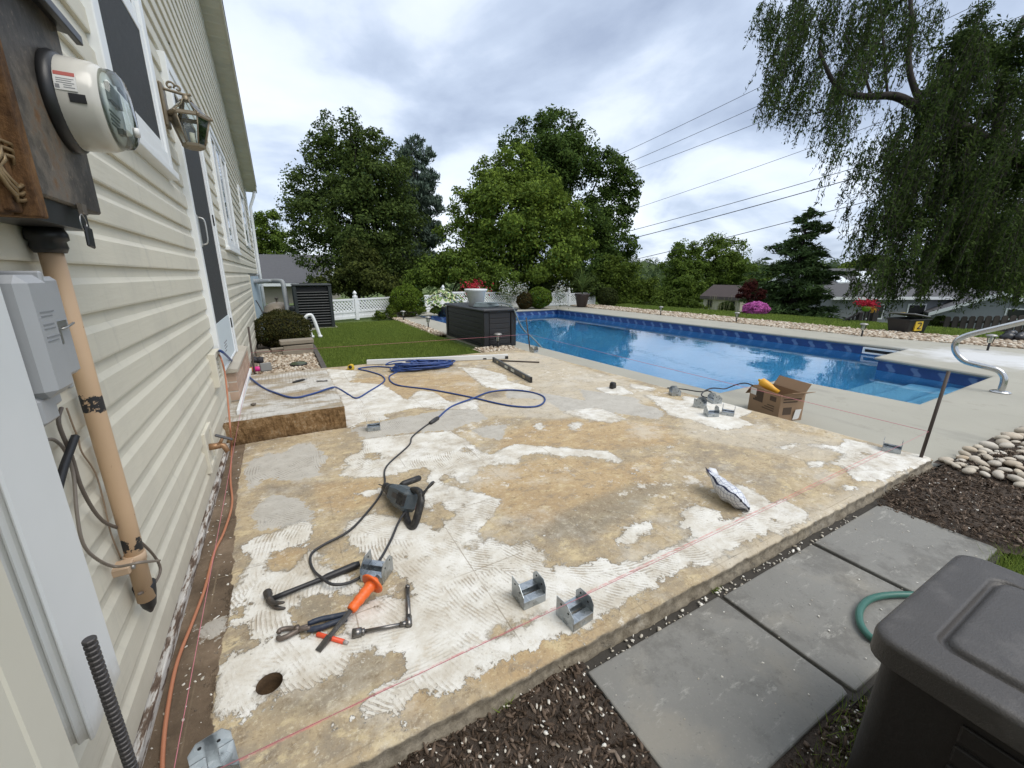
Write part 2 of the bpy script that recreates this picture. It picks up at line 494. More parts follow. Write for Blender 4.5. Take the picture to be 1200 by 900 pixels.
# water
t = NT('pool_water'); v = t.pos()
h = t.math('ADD', t.math('MULTIPLY', t.noise(1.6, 3, 0.5, v, 0.6), 0.6), t.math('MULTIPLY', t.noise(9, 2, 0.5, v), 0.10))
nrm = t.bump(h, 0.10, 0.05)
tr = t.n('ShaderNodeBsdfRefraction', {'Color': (0.66, 0.89, 0.97, 1), 'Roughness': 0.0, 'IOR': 1.33, 'Normal': nrm})
gl = t.n('ShaderNodeBsdfGlossy', {'Color': (1, 1, 1, 1), 'Roughness': 0.02, 'Normal': nrm})
fr = t.n('ShaderNodeFresnel', {'IOR': 1.36, 'Normal': nrm})
ms = t.n('ShaderNodeMixShader', {0: fr.outputs[0]}); t.t.links.new(tr.outputs[0], ms.inputs[1]); t.t.links.new(gl.outputs[0], ms.inputs[2])
t.t.links.new(ms.outputs[0], t.o.inputs[0])
tri = tessellate_polygon([[Vector((p[0], p[1], 0)) for p in POOL]])
mb = MB(); mb.add([(p[0], p[1], -0.305) for p in offset(POOL, 0.019)], [tuple(f) for f in tri])
struct('pool_water', mb, t.m)

# ---- patio slab: one heavy sheet with old mortar still on it
def xr(y): return 3.735 - 0.068 * (y - 0.85)
NU, NV = 430, 500
uu = np.linspace(0, 1, NU + 1); vv = np.linspace(0, 1, NV + 1)
U_, V_ = np.meshgrid(uu, vv, indexing='ij')
YY = 0.855 + V_ * (5.87 - 0.855)
XX = -0.50 + U_ * (xr(YY) + 0.50)
# photo position of every slab point, to set out the traced patches
dx, dy, dz = XX, YY, -CAM_H
den = dx * FW[0] + dy * FW[1] + dz * FW[2]
PXs = 600 + F_PX * (dx * RT[0] + dy * RT[1]) / den
PYs = 450 - F_PX * (dx * UP[0] + dy * UP[1] + dz * UP[2]) / den
def inpoly(poly, ox=0, oy=0, k=3.75):
    P = [(ox + p[0] / k, oy + p[1] / k) for p in poly]
    r = np.zeros(PXs.shape, bool)
    for i in range(len(P)):
        (x1, y1), (x2, y2) = P[i - 1], P[i]
        if y1 == y2: continue
        c_ = (PYs > min(y1, y2)) & (PYs <= max(y1, y2))
        r ^= c_ & (PXs < (x2 - x1) * (PYs - y1) / (y2 - y1) + x1)
    return r
A_, B_, C_, D_, F_ = (240, 400), (540, 400), (800, 440), (180, 600), (450, 560)
WHITE = [
 (A_, [(535,122),(680,130),(630,180),(780,190),(890,262),(940,215),(1010,225),(1075,270),(1200,255),(1200,300),(1060,300),(950,290),(780,320),(810,345),(690,350),(640,385),(620,370),(600,260)]),
 (A_, [(690,430),(870,410),(1080,395),(1160,445),(1120,480),(960,480),(1000,560),(950,555),(880,575),(800,590),(690,600),(590,592),(635,548),(608,520),(700,475)]),
 (A_, [(960,480),(1120,480),(1160,445),(1200,470),(1200,575),(1130,620),(1090,600),(1040,580),(1030,640),(970,620),(1000,560)]),
 (A_, [(170,900),(230,860),(320,840),(370,800),(470,790),(470,830),(440,860),(470,900)]),
 (A_, [(615,820),(680,770),(770,755),(840,830),(880,870),(1000,830),(990,780),(960,700),(970,640),(1060,630),(1120,690),(1200,690),(1200,900),(640,900)]),
 (A_, [(670,665),(790,640),(770,670),(690,685)]),
 (D_, [(370,160),(500,100),(620,65),(700,40),(700,70),(670,120),(560,150),(510,180),(515,210),(480,220),(510,260),(600,265),(620,240),(690,160),(770,210),(790,250),(900,300),(910,360),(800,350),(650,370),(600,460),(640,580),(560,570),(500,545),(420,540),(395,460),(430,400),(370,400),(350,480),(350,510),(320,520),(335,350),(400,300),(420,210),(445,205),(430,190)]),
 (D_, [(390,560),(500,540),(640,580),(720,530),(870,570),(920,590),(900,600),(840,700),(770,730),(690,770),(560,790),(470,840),(430,900),(270,900),(290,650),(350,640),(430,600)]),
 (D_, [(880,430),(1010,370),(1140,390),(1155,360),(1120,280),(1000,250),(930,190),(860,90),(1050,10),(1200,100),(1200,650),(1080,700),(1150,640),(1100,620),(1010,620),(930,590),(860,560),(820,440)]),
 (D_, [(900,880),(960,790),(1200,690),(1200,760),(1050,880),(1020,900),(890,900)]),
 (F_, [(250,50),(330,40),(380,110),(470,90),(510,110),(470,150),(465,180),(410,215),(300,250),(340,310),(390,330),(430,280),(480,270),(560,300),(640,290),(720,350),(780,400),(860,390),(960,350),(1040,410),(1200,370),(1200,450),(1100,490),(960,600),(940,590),(860,650),(700,690),(620,720),(500,790),(400,830),(300,900),(90,900),(145,830),(100,770),(0,770),(0,540),(140,540),(120,450),(60,370),(0,340),(0,190),(200,200)]),
 (F_, [(0,900),(90,870),(300,800),(420,745),(560,690),(700,640),(860,600),(960,560),(1100,480),(1200,420),(1200,470),(1080,540),(950,620),(860,668),(700,720),(560,790),(400,860),(300,930),(100,960)]),
 ((0, 0), [(k_[0] * 3.75, k_[1] * 3.75) for k_ in ((700,690),(725,664),(760,652),(800,636),(840,616),(880,599),(905,590),(930,598),(900,622),(860,642),(820,658),(780,676),(740,694))]),
 (F_, [(1010,295),(1070,215),(1180,190),(1185,215),(1140,250),(1060,310)]),
 (C_, [(0,600),(60,570),(180,600),(120,660),(240,630),(360,570),(450,545),(530,590),(560,620),(500,660),(430,690),(340,690),(270,720),(170,760),(130,830),(0,830),(0,740),(65,690),(0,670)]),
 (C_, [(190,490),(260,480),(370,540),(350,570),(280,600),(200,540)]),
 (C_, [(540,300),(690,310),(710,275),(880,320),(1090,355),(1090,380),(960,420),(870,465),(780,470),(740,440),(715,405),(650,390),(710,350),(680,330),(560,310)]),
 (C_, [(540,380),(620,375),(630,400),(550,405)]),
 (C_, [(425,315),(500,290),(510,300),(450,335)]), (C_, [(690,490),(760,480),(770,505),(700,510)]),
 (C_, [(0,90),(60,100),(200,120),(310,160),(240,185),(310,215),(200,240),(120,225),(40,190),(0,190)]),
 (B_, [(440,310),(600,290),(730,340),(660,360),(540,340)]),
 (B_, [(590,205),(700,195),(760,230),(660,240)]), (B_, [(740,185),(850,205),(840,220),(750,205)]),
 (B_, [(800,235),(860,240),(960,260),(1020,280),(1200,330),(1200,385),(1130,385),(1020,340),(930,330),(870,280)]),
 (B_, [(0,530),(60,475),(130,500),(240,450),(340,460),(480,470),(590,480),(640,480),(725,530),(680,530),(600,510),(500,500),(420,505),(360,490),(270,500),(240,540),(130,540),(60,560),(20,630),(0,635)]),
 (B_, [(320,370),(350,355),(370,380),(330,390)]), (B_, [(470,365),(540,350),(520,385),(490,395)]), (B_, [(0,440),(35,440),(10,470),(0,470)]),
 (B_, [(745,570),(780,560),(790,575),(750,578)]), (B_, [(895,465),(930,460),(920,475)]),
 (B_, [(0,660),(70,665),(180,700),(150,740),(120,800),(0,830)]),
 (B_, [(0,115),(90,120),(200,150),(200,172),(320,205),(300,220),(190,215),(110,200),(40,150)]),
]
LIGHTG = [
 (A_, [(640,385),(830,340),(1060,300),(1200,300),(1200,345),(1080,392),(900,400),(700,430)]),
 (B_, [(200,215),(380,230),(540,260),(520,290),(440,300),(380,260),(300,250),(200,250)]),
 (B_, [(560,270),(640,250),(860,290),(900,320),(860,345),(700,310)]),
 (B_, [(40,390),(120,370),(215,365),(190,400),(180,435),(100,420)]),
 (B_, [(0,270),(60,290),(120,340),(60,360),(0,340)]), (B_, [(520,210),(780,250),(800,330),(560,300),(440,310),(430,290),(550,260)]),
 (A_, [(180,600),(180,530),(300,490),(350,495),(400,450),(470,450),(510,480),(545,515),(500,560),(510,590),(400,615),(260,600),(200,660)]),
 (A_, [(205,760),(260,690),(330,670),(430,700),(480,740),(470,790),(380,820),(240,830)]),
 (D_, [(185,560),(215,480),(300,450),(330,445),(300,600),(240,560)]),
 (F_, [(600,680),(700,640),(760,660),(700,690),(620,720)]),
]
HOLES = [(A_, [(700,492),(740,486),(780,500),(778,522),(740,528),(702,515)]), (A_, [(670,540),(700,538),(705,552),(675,556)]), (A_, [(1120,470),(1170,468),(1168,488),(1125,490)]),
 (A_, [(1000,720),(1050,710),(1060,750),(1105,760),(1080,790),(1030,800),(1035,835),(985,825)]), (A_, [(1040,590),(1090,580),(1100,620),(1045,635)]),
 (D_, [(1080,200),(1125,195),(1130,220),(1090,228)]), (D_, [(700,205),(760,195),(770,225),(720,235)]), (F_, [(195,170),(240,110),(310,155),(260,190),(250,235),(200,235)]),
 (F_, [(65,360),(90,345),(120,360),(95,376)]), (F_, [(170,325),(190,320),(192,338),(175,340)]), (F_, [(340,118),(365,115),(360,130)]),
 (F_, [(380,722),(560,625),(700,580),(722,590),(600,660),(480,712)]), (F_, [(690,350),(760,380),(700,412)]), (F_, [(215,430),(290,412),(270,435),(225,442)]),
 (C_, [(345,630),(400,620),(410,640),(370,645)]), (C_, [(780,335),(830,340),(790,365)]), (D_, [(300,590),(360,560),(470,555),(560,580),(430,600),(350,640),(300,640)])]
OCHRE = [(D_, [(510,180),(670,145),(675,180),(600,240),(510,260)]), (A_, [(630,180),(760,150),(1140,130),(1200,180),(1200,245),(1070,265),(940,215),(890,262),(790,190)]),
 (B_, [(60,580),(240,540),(420,505),(700,540),(900,500),(860,640),(600,760),(300,820),(140,720),(60,640)]), (B_, [(200,400),(420,340),(900,360),(950,450),(640,480),(340,460),(150,480)]),
 (A_, [(480,620),(620,620),(760,600),(760,690),(600,760),(500,720)]), (F_, [(300,900),(420,820),(640,720),(900,640),(960,600),(1000,640),(800,760),(560,900)]),
 (D_, [(1000,900),(1200,770),(1200,860),(1130,900)])]
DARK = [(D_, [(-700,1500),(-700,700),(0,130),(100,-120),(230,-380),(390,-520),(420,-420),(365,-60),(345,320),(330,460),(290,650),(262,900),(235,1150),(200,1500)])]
GREYT = [(D_, [(610,400),(700,355),(820,400),(800,440),(640,490),(600,440)]), (D_, [(700,800),(940,600),(1060,640),(1000,740),(760,880),(560,900),(430,900),(560,800)]),
 (B_, [(420,760),(760,620),(900,640),(760,760),(560,860),(380,860)])]
def ras(lst):
    r = np.zeros(PXs.shape, bool)
    for (ox, oy), p in lst: r |= inpoly(p, ox, oy)
    return r.astype(np.float32)
def blur(a, n=1):
    for _ in range(n):
        b = np.pad(a, 1, mode='edge')
        a = (b[:-2,1:-1] + b[2:,1:-1] + b[1:-1,:-2] + b[1:-1,2:] + b[1:-1,1:-1] * 2) / 6
    return a
holes = ras(HOLES)
m_white = blur(ras(WHITE) * (1 - holes), 12); m_grey = blur(ras(LIGHTG) * (1 - holes), 16)
m_och = blur(ras(OCHRE), 14); m_dark = blur(ras(DARK), 4); m_gt = blur(ras(GREYT), 10); m_pale = blur(ras([(B_, [(180,50),(340,50),(560,125),(820,200),(860,260),(640,310),(420,345),(250,330),(120,330),(60,270),(330,215),(230,130)]), (C_, [(100,830),(400,690),(700,520),(1000,400),(1090,380),(1050,430),(860,560),(500,740),(200,860)]), (C_, [(0,180),(200,240),(420,240),(700,280),(640,380),(480,360),(300,320),(100,290),(0,260)])]), 16)
def fbm(x, y, s, oct=4, seed=0):
    r = np.random.default_rng(seed); o = np.zeros_like(x); am = 1.0
    for k in range(oct):
        for q in range(4):
            a = r.uniform(0, 2 * pi); f = s * r.uniform(0.7, 1.4)
            o += am * 0.5 * np.sin((x * cos(a) + y * sin(a)) * f + r.uniform(0, 6.28))
        s *= 2.0; am *= 0.55
    return o
ZZ = 0.0028 * np.clip((np.maximum(m_white, 0.7 * m_grey) - 0.45) * 6, 0, 1) + 0.0012 * fbm(XX, YY, 6.0, 4, 3) - 0.004 * np.clip(m_dark, 0, 1)
# chipped edges
edge_f = np.clip(1 - (YY - 0.855) / 0.05, 0, 1); edge_r = np.clip(1 - (xr(YY) - XX) / 0.04, 0, 1)
chip = 0.0008 * fbm(XX, XX * 0 + 1, 5, 3, 5) + 0.0022 * fbm(XX, XX * 0, 60, 3, 8)
YY2 = YY + np.clip(edge_f, 0, 1) * np.clip(chip + 0.003, -0.004, 0.02)
ZZ = ZZ - 0.007 * edge_f ** 3 - 0.004 * edge_r ** 3
# core hole
hx, hy = G(316, 802).x, G(316, 802).y
rad = np.hypot(XX - hx, YY2 - hy); ang = np.arctan2(YY2 - hy, XX - hx)
mid_ = (rad >= 0.020) & (rad < 0.034); ins = rad < 0.034; ring = (rad >= 0.034) & (rad < 0.050)
XX2 = np.where(ring, hx + np.cos(ang) * 0.036, XX); YY2 = np.where(ring, hy + np.sin(ang) * 0.036, YY2)
V = np.stack([XX2, YY2, ZZ], -1).reshape(-1, 3)
I, J = np.meshgrid(np.arange(NU), np.arange(NV), indexing='ij')
a = (I * (NV + 1) + J).ravel(); F = np.stack([a, a + NV + 1, a + NV + 2, a + 1], -1)
F = F[~ins.ravel()[F].any(1)]
vlist = [V]; flist = [F]; at = {k: [q.ravel()] for k, q in dict(mortar=m_white, skim=m_grey, ochre=m_och, dirt=m_dark, stain=m_gt, pale=m_pale, side=m_gt * 0, core=np.clip((0.05 - rad) / 0.014, 0, 1)).items()}
def skirt(idx, nx, ny, depths, rough):
    base = V[idx]; off = sum(len(q) for q in vlist); n = len(idx); vs = []
    for k, (dn, dzz) in enumerate(depths):
        wob = rough * (0.35 * fbm(base[:, 0] * 1.0, base[:, 1], 6 + 3*k, 3, 20 + k) + 0.28 * fbm(base[:, 0], base[:, 1], 43, 4, 30 + k))
        vs.append(np.stack([base[:, 0] + nx * (dn + wob), base[:, 1] + ny * (dn + wob), base[:, 2] * (k == 0) + dzz], -1))
    vs = np.concatenate(vs); vlist.append(vs)
    fs = []
    prev = np.asarray(idx)
    for k in range(len(depths)):
        cur = off + k * n + np.arange(n)
        fs.append(np.stack([prev[:-1], cur[:-1], cur[1:], prev[1:]], -1)); prev = cur
    flist.append(np.concatenate(fs))
    for k_ in at: at[k_].append(np.full(len(vs), {'stain': 0.75, 'side': 1.0}.get(k_, 0.0)))
front = np.array([i * (NV + 1) for i in range(NU + 1)]); right = np.array([NU * (NV + 1) + j for j in range(NV + 1)])
back = np.array([i * (NV + 1) + NV for i in range(NU, -1, -1)])
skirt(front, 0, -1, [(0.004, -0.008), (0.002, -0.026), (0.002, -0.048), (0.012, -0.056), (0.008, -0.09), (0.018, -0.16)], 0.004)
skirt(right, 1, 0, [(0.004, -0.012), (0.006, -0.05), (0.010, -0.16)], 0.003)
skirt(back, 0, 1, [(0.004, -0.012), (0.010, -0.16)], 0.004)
t = NT('slab_surface'); v = t.pos()
att = lambda nme: t.n('ShaderNodeAttribute', attribute_name=nme).outputs['Fac']
nA = t.noise(7, 7, 0.68, v); nB = t.noise(30, 6, 0.7, v); nC = t.noise(120, 4, 0.65, v)
nA2 = t.noise(16, 7, 0.72, v)
jit = t.math('ADD', t.math('MULTIPLY', t.math('SUBTRACT', nA2, 0.5), 2.3), t.math('MULTIPLY', t.math('SUBTRACT', nB, 0.5), 1.5))
ms_ = t.math('ADD', att('mortar'), jit); worn = t.sstep(t.noise(2.2, 4, 0.6, v), 0.44, 0.62)
mort = t.math('ADD', t.math('MULTIPLY', t.sstep(ms_, 0.40, 0.48), t.math('SUBTRACT', 1.0, worn)), t.math('MULTIPLY', t.sstep(ms_, 0.12, 0.78), worn))
skim = t.sstep(t.math('ADD', att('skim'), jit), 0.42, 0.56)
# bare slab: ochre glue residue over grey-brown concrete
n5 = t.noise(2.3, 8, 0.74, v); n6 = t.noise(15, 7, 0.78, v); n7 = t.noise(6.5, 8, 0.76, t.n('ShaderNodeMapping', {'Vector': v, 'Rotation': (0, 0, 0.5), 'Scale': (1.0, 1.7, 1.0), 'Location': (3.0, 1.0, 0.0)}))
n8 = t.noise(48, 5, 0.75, v)
tan = t.ramp(n5, (0.33, (0.25, 0.215, 0.17)), (0.45, (0.35, 0.285, 0.195)), (0.53, (0.43, 0.34, 0.215)), (0.61, (0.49, 0.40, 0.265)), (0.70, (0.55, 0.50, 0.40)))
tan = t.mix(t.math('MULTIPLY', att('ochre'), 0.62), tan, t.mix(n7, (0.39, 0.25, 0.12), (0.52, 0.375, 0.20)))
tan = t.mix(t.math('MULTIPLY', t.sstep(n7, 0.53, 0.63), 0.70), tan, (0.60, 0.495, 0.30))
tan = t.mix(t.math('MULTIPLY', t.sstep(n7, 0.47, 0.38), 0.60), tan, (0.255, 0.215, 0.165))
tan = t.mix(t.math('MULTIPLY', att('stain'), 0.70), tan, t.mix(n6, (0.15, 0.125, 0.09), (0.34, 0.30, 0.23)))
tan = t.mix(t.math('MULTIPLY', att('pale'), 0.60), tan, t.mix(n7, (0.42, 0.375, 0.30), (0.64, 0.585, 0.48)))
tan = t.mix(t.math('MULTIPLY', t.sstep(n6, 0.57, 0.66), 0.60), tan, (0.60, 0.53, 0.38))
tan = t.mix(t.math('MULTIPLY', t.sstep(n6, 0.45, 0.36), 0.60), tan, (0.185, 0.135, 0.08))
tan = t.mix(t.math('MULTIPLY', t.sstep(n8, 0.56, 0.66), 0.42), tan, (0.64, 0.56, 0.40))
tan = t.mix(t.math('MULTIPLY', t.sstep(n8, 0.44, 0.36), 0.38), tan, (0.20, 0.145, 0.085))
tan = t.mix(t.math('MULTIPLY', t.sstep(nC, 0.58, 0.70), 0.35), tan, (0.68, 0.62, 0.50))
sepv = t.n('ShaderNodeSeparateXYZ', {0: v})
crust = t.sstep(t.math('ADD', t.noise(10, 7, 0.78, v), t.math('MULTIPLY', t.noise(1.1, 3, 0.5, v), 0.40)), 0.79, 0.86)       # stray flakes of old mortar
haze_ = t.sstep(t.noise(1.5, 7, 0.72, v), 0.50, 0.66)
tan = t.mix(t.math('MULTIPLY', haze_, 0.55), tan, (0.60, 0.56, 0.48))
tan = t.mix(t.math('MULTIPLY', crust, 0.85), tan, (0.66, 0.625, 0.55))
# combed mortar: ridges that swing with the trowel
wob = t.n('ShaderNodeVectorMath', {0: t.n('ShaderNodeTexNoise', {'Vector': v, 'Scale': 3.5, 'Detail': 3.0}).outputs['Color'], 1: (0.30, 0.30, 0.0)}, operation='MULTIPLY')
pw = t.n('ShaderNodeVectorMath', {0: v, 1: wob.outputs[0]}, operation='ADD')
cell = t.n('ShaderNodeTexVoronoi', {'Vector': pw, 'Scale': 3.2}, voronoi_dimensions='2D')
ca = t.n('ShaderNodeSeparateColor', {0: cell.outputs['Color']})
ang = t.math('ADD', t.math('MULTIPLY', ca.outputs[0], 2.4), -0.5)
cen = t.n('ShaderNodeSeparateXYZ', {0: cell.outputs['Position']})
far_ = t.math('ADD', 0.22, t.math('MULTIPLY', ca.outputs[1], 0.5))
qx = t.math('SUBTRACT', sepv.outputs[0], t.math('ADD', cen.outputs[0], t.math('MULTIPLY', t.math('COSINE', ang), far_)))
qy = t.math('SUBTRACT', sepv.outputs[1], t.math('ADD', cen.outputs[1], t.math('MULTIPLY', t.math('SINE', ang), far_)))
cu = t.math('SQRT', t.math('ADD', t.math('MULTIPLY', qx, qx), t.math('MULTIPLY', qy, qy)))
cu = t.math('ADD', cu, t.math('MULTIPLY', t.noise(11, 4, 0.65, v), 0.020))
wv = t.math('SINE', t.math('MULTIPLY', cu, 2 * pi / 0.0150))
brk = t.sstep(t.noise(12, 5, 0.75, v), 0.42, 0.60)
dens = t.sstep(t.noise(1.7, 3, 0.6, v), 0.34, 0.58)
ridge = t.math('MULTIPLY', t.math('MULTIPLY', t.sstep(wv, -0.75, 0.1), 1.0), 1.0)
groove = t.math('MULTIPLY', t.math('MULTIPLY', t.math('SUBTRACT', 1.0, ridge), brk), dens)
wht = t.ramp(t.noise(5, 7, 0.72, v), (0.34, (0.52, 0.47, 0.385)), (0.45, (0.62, 0.585, 0.51)), (0.55, (0.71, 0.69, 0.63)), (0.68, (0.79, 0.775, 0.73)))
wht = t.mix(t.math('MULTIPLY', t.sstep(t.noise(12, 7, 0.75, v), 0.55, 0.66), 0.45), wht, (0.47, 0.385, 0.265))
wht = t.mix(t.math('MULTIPLY', t.sstep(n8, 0.42, 0.33), 0.35), wht, (0.42, 0.36, 0.28))
wht = t.mix(t.math('MULTIPLY', groove, 0.62), wht, (0.36, 0.285, 0.20))
gry = t.mix(t.noise(9, 6, 0.7, v), (0.36, 0.335, 0.29), (0.58, 0.56, 0.51))
gry = t.mix(t.math('MULTIPLY', groove, 0.6), gry, (0.21, 0.185, 0.155))
c = t.mix(t.math('MULTIPLY', skim, 0.92), tan, gry)
c = t.mix(mort, c, wht)
# dark strip against the house, where no tile lay
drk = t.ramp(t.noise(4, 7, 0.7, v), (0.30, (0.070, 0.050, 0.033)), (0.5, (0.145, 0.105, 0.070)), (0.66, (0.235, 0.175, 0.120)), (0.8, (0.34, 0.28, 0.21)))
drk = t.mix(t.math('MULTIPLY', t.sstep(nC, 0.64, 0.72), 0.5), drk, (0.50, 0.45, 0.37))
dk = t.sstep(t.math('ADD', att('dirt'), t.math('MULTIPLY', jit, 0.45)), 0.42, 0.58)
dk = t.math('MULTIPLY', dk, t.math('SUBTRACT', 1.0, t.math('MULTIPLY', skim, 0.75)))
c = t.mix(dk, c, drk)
# old tile joints
def joint(axis_, pitch, ofs):
    q = t.math('ABSOLUTE', t.math('SUBTRACT', t.math('FRACT', t.math('ADD', t.math('MULTIPLY', sepv.outputs[axis_], 1 / pitch), ofs)), 0.5))
    return t.sstep(t.math('ADD', q, t.math('MULTIPLY', t.math('SUBTRACT', nB, 0.5), 0.010)), 0.007, 0.003)
jn = t.math('MAXIMUM', joint(0, 0.47, 0.30), joint(1, 0.47, 0.62))
jn = t.math('MULTIPLY', jn, t.sstep(t.noise(2.2, 4, 0.6, v), 0.46, 0.60))
c = t.mix(t.math('MULTIPLY', jn, 0.6), c, (0.25, 0.195, 0.13))
c = t.mix(t.math('MULTIPLY', t.sstep(t.noise(55, 4, 0.6, v), 0.68, 0.74), 0.7), c, (0.12, 0.09, 0.06))
c = t.mix(t.math('MULTIPLY', att('core'), 0.92), c, (0.060, 0.036, 0.018))
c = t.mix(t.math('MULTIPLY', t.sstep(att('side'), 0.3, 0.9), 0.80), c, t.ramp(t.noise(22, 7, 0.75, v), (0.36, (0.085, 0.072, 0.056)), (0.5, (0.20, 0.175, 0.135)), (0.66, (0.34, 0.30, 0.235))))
# snapped chalk line along the front edge
def chalk(y0, slope, wdt, amt):
    q = t.math('ABSOLUTE', t.math('SUBTRACT', sepv.outputs[1], t.math('ADD', y0, t.math('MULTIPLY', sepv.outputs[0], slope))))
    k = t.math('MULTIPLY', t.sstep(q, wdt, wdt * 0.4), t.sstep(nB, 0.36, 0.56))
    return t.math('MULTIPLY', k, amt)
c = t.mix(chalk(1.010, 0.018, 0.0060, 0.5), c, (0.62, 0.16, 0.17))
hgt = t.math('ADD', t.math('MULTIPLY', mort, t.math('ADD', 0.6, t.math('MULTIPLY', t.math('SUBTRACT', 1.0, groove), 0.75))), t.math('ADD', t.math('MULTIPLY', nB, 0.45), t.math('MULTIPLY', nC, 0.22)))
t.set(color=c, rough=0.85, spec=0.22, normal=t.bump(hgt, 0.85, 0.005))
M_SLAB = t.m
o = link('patio_slab', np_mesh('patio_slab', np.concatenate(vlist), np.concatenate(flist), M_SLAB, attr={k: np.concatenate(q) for k, q in at.items()}, smooth=True))
o['kind'] = 'structure'
slab = o
mb = MB(); mb.lathe([(0.0, -0.085), (0.034, -0.084), (0.0362, -0.03), (0.0372, -0.001), (0.041, 0.0016), (0.050, 0.0010), (0.052, -0.004)], 32, Matrix.Translation((hx, hy, 0)), caps=False)
part('core_hole', mb, mat('hole_brown', (0.075, 0.045, 0.022), 0.95, 0.5, 60, 0.6, 120), slab)  # hole lining coloured dark brown down to its floor

# ---- raised concrete step by the door
mb = MB()
n = 60
sx0, sx1, sy0, sy1, szt = -0.50, 0.335, 3.39, 4.98, 0.182
rst = random.Random(2)
top = [(sx0 + (sx1 - sx0) * i / n, sy0 + 0.004 * sin(i * 0.31) + 0.0025 * rst.uniform(-1, 1)) for i in range(n + 1)]
vs, fs = [], []
ro = [(0.0, szt, 0), (-0.002, szt - 0.02, .5), (-0.002, szt - 0.07, 1), (0.004, 0.06, 1), (0.002, -0.02, 1)]
yb = [sy0 + 0.02, sy0 + 0.4, sy0 + 0.8, sy0 + 1.2, sy1]
for y in reversed(yb[1:]):
    for i in range(n + 1): vs.append((top[i][0], y, szt + 0.002 * sin(i * 0.9 + y * 7)))
for k, (dy_, zz_, w_) in enumerate(ro):
    for i in range(n + 1): vs.append((top[i][0] + 0.002 * rst.uniform(-1, 1) * (k > 1), top[i][1] + dy_ + 0.004 * rst.uniform(-1, 1) * w_, zz_ + 0.003 * rst.uniform(-1, 1) * (k > 0)))
rows = len(yb) - 1 + len(ro)
for r_ in range(rows - 1):
    for i in range(n):
        q = r_ * (n + 1) + i
        fs.append((q, q + n + 1, q + n + 2, q + 1))
mb.add(vs, fs, False)
mb.add([vs[r_ * (n + 1) + n] for r_ in range(rows)] + [(sx1, sy1, -0.02)], [tuple(range(rows, -1, -1))])
mb.add([(sx0, sy1, szt), (sx1, sy1, szt), (sx1, sy1, -0.13), (sx0, sy1, -0.13)], [(0, 3, 2, 1)])
t = NT('step_concrete'); v = t.pos()
geo = t.n('ShaderNodeNewGeometry'); nz = t.n('ShaderNodeSeparateXYZ', {0: geo.outputs['True Normal']}).outputs[2]
pz = t.n('ShaderNodeSeparateXYZ', {0: v})
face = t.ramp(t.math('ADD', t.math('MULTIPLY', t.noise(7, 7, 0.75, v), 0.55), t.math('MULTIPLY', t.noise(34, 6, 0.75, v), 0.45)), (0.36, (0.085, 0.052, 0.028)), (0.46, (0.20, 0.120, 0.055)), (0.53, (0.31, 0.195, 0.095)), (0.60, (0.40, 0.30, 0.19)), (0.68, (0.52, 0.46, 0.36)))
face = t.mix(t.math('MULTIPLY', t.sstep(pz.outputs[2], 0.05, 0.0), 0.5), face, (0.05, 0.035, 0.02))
topc = t.ramp(t.noise(4, 7, 0.7, t.n('ShaderNodeMapping', {'Vector': v, 'Scale': (0.6, 1.4, 1)})), (0.32, (0.40, 0.30, 0.175)), (0.45, (0.46, 0.40, 0.31)), (0.53, (0.66, 0.635, 0.58)), (0.7, (0.74, 0.72, 0.67)))
topc = t.mix(t.math('MULTIPLY', t.sstep(t.noise(14, 5, 0.7, v), 0.56, 0.66), 0.5), topc, (0.28, 0.24, 0.19))
wv2 = t.math('SINE', t.math('MULTIPLY', t.math('ADD', pz.outputs[0], t.math('MULTIPLY', t.noise(6, 3, 0.5, v), 0.02)), 2 * pi / 0.030))
topc = t.mix(t.math('MULTIPLY', t.math('MULTIPLY', t.sstep(wv2, 0.2, 0.8), t.sstep(t.noise(2.1, 3, 0.5, v), 0.45, 0.6)), 0.5), topc, (0.36, 0.30, 0.23))
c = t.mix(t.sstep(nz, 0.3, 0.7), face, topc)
t.set(color=c, rough=0.88, spec=0.2, normal=t.bump(t.math('ADD', t.noise(20, 6, 0.75, v), t.noise(80, 5, 0.7, v)), 0.9, 0.012))
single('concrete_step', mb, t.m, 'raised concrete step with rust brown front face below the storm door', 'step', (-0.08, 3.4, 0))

# ---- pavers of bluestone along the slab front
t = NT('paver_stone'); v = t.pos()
c = t.mix(t.noise(1.8, 6, 0.65, v), (0.165, 0.162, 0.148), (0.265, 0.258, 0.235))
c = t.mix(t.math('MULTIPLY', t.sstep(t.noise(2.7, 5, 0.6, v), 0.52, 0.70), 0.55), c, (0.30, 0.275, 0.225))
c = t.mix(t.math('MULTIPLY', t.sstep(t.noise(18, 6, 0.75, v), 0.60, 0.74), 0.6), c, (0.42, 0.405, 0.36))
c = t.mix(t.math('MULTIPLY', t.sstep(t.noise(90, 3, 0.6, v), 0.64, 0.72), 0.4), c, (0.055, 0.055, 0.055))
c = t.mix(t.math('MULTIPLY', t.sstep(t.noise(1.7, 8, 0.75, v), 0.50, 0.60), 0.60), c, (0.125, 0.120, 0.108))
c = t.mix(t.math('MULTIPLY', t.sstep(t.noise(6, 7, 0.75, t.n('ShaderNodeMapping', {'Vector': v, 'Rotation': (0, 0, 0.9), 'Scale': (1.0, 3.0, 1.0)})), 0.57, 0.67), 0.60), c, (0.40, 0.39, 0.35))
c = t.mix(t.math('MULTIPLY', t.sstep(t.noise(130, 4, 0.7, v), 0.58, 0.70), 0.30), c, (0.36, 0.345, 0.30))
t.set(color=c, rough=0.72, spec=0.35, normal=t.bump(t.math('ADD', t.noise(40, 6, 0.7, v), t.math('MULTIPLY', t.noise(4, 3, 0.5, v), 1.4)), 0.4, 0.006))
M_PAVER = t.m
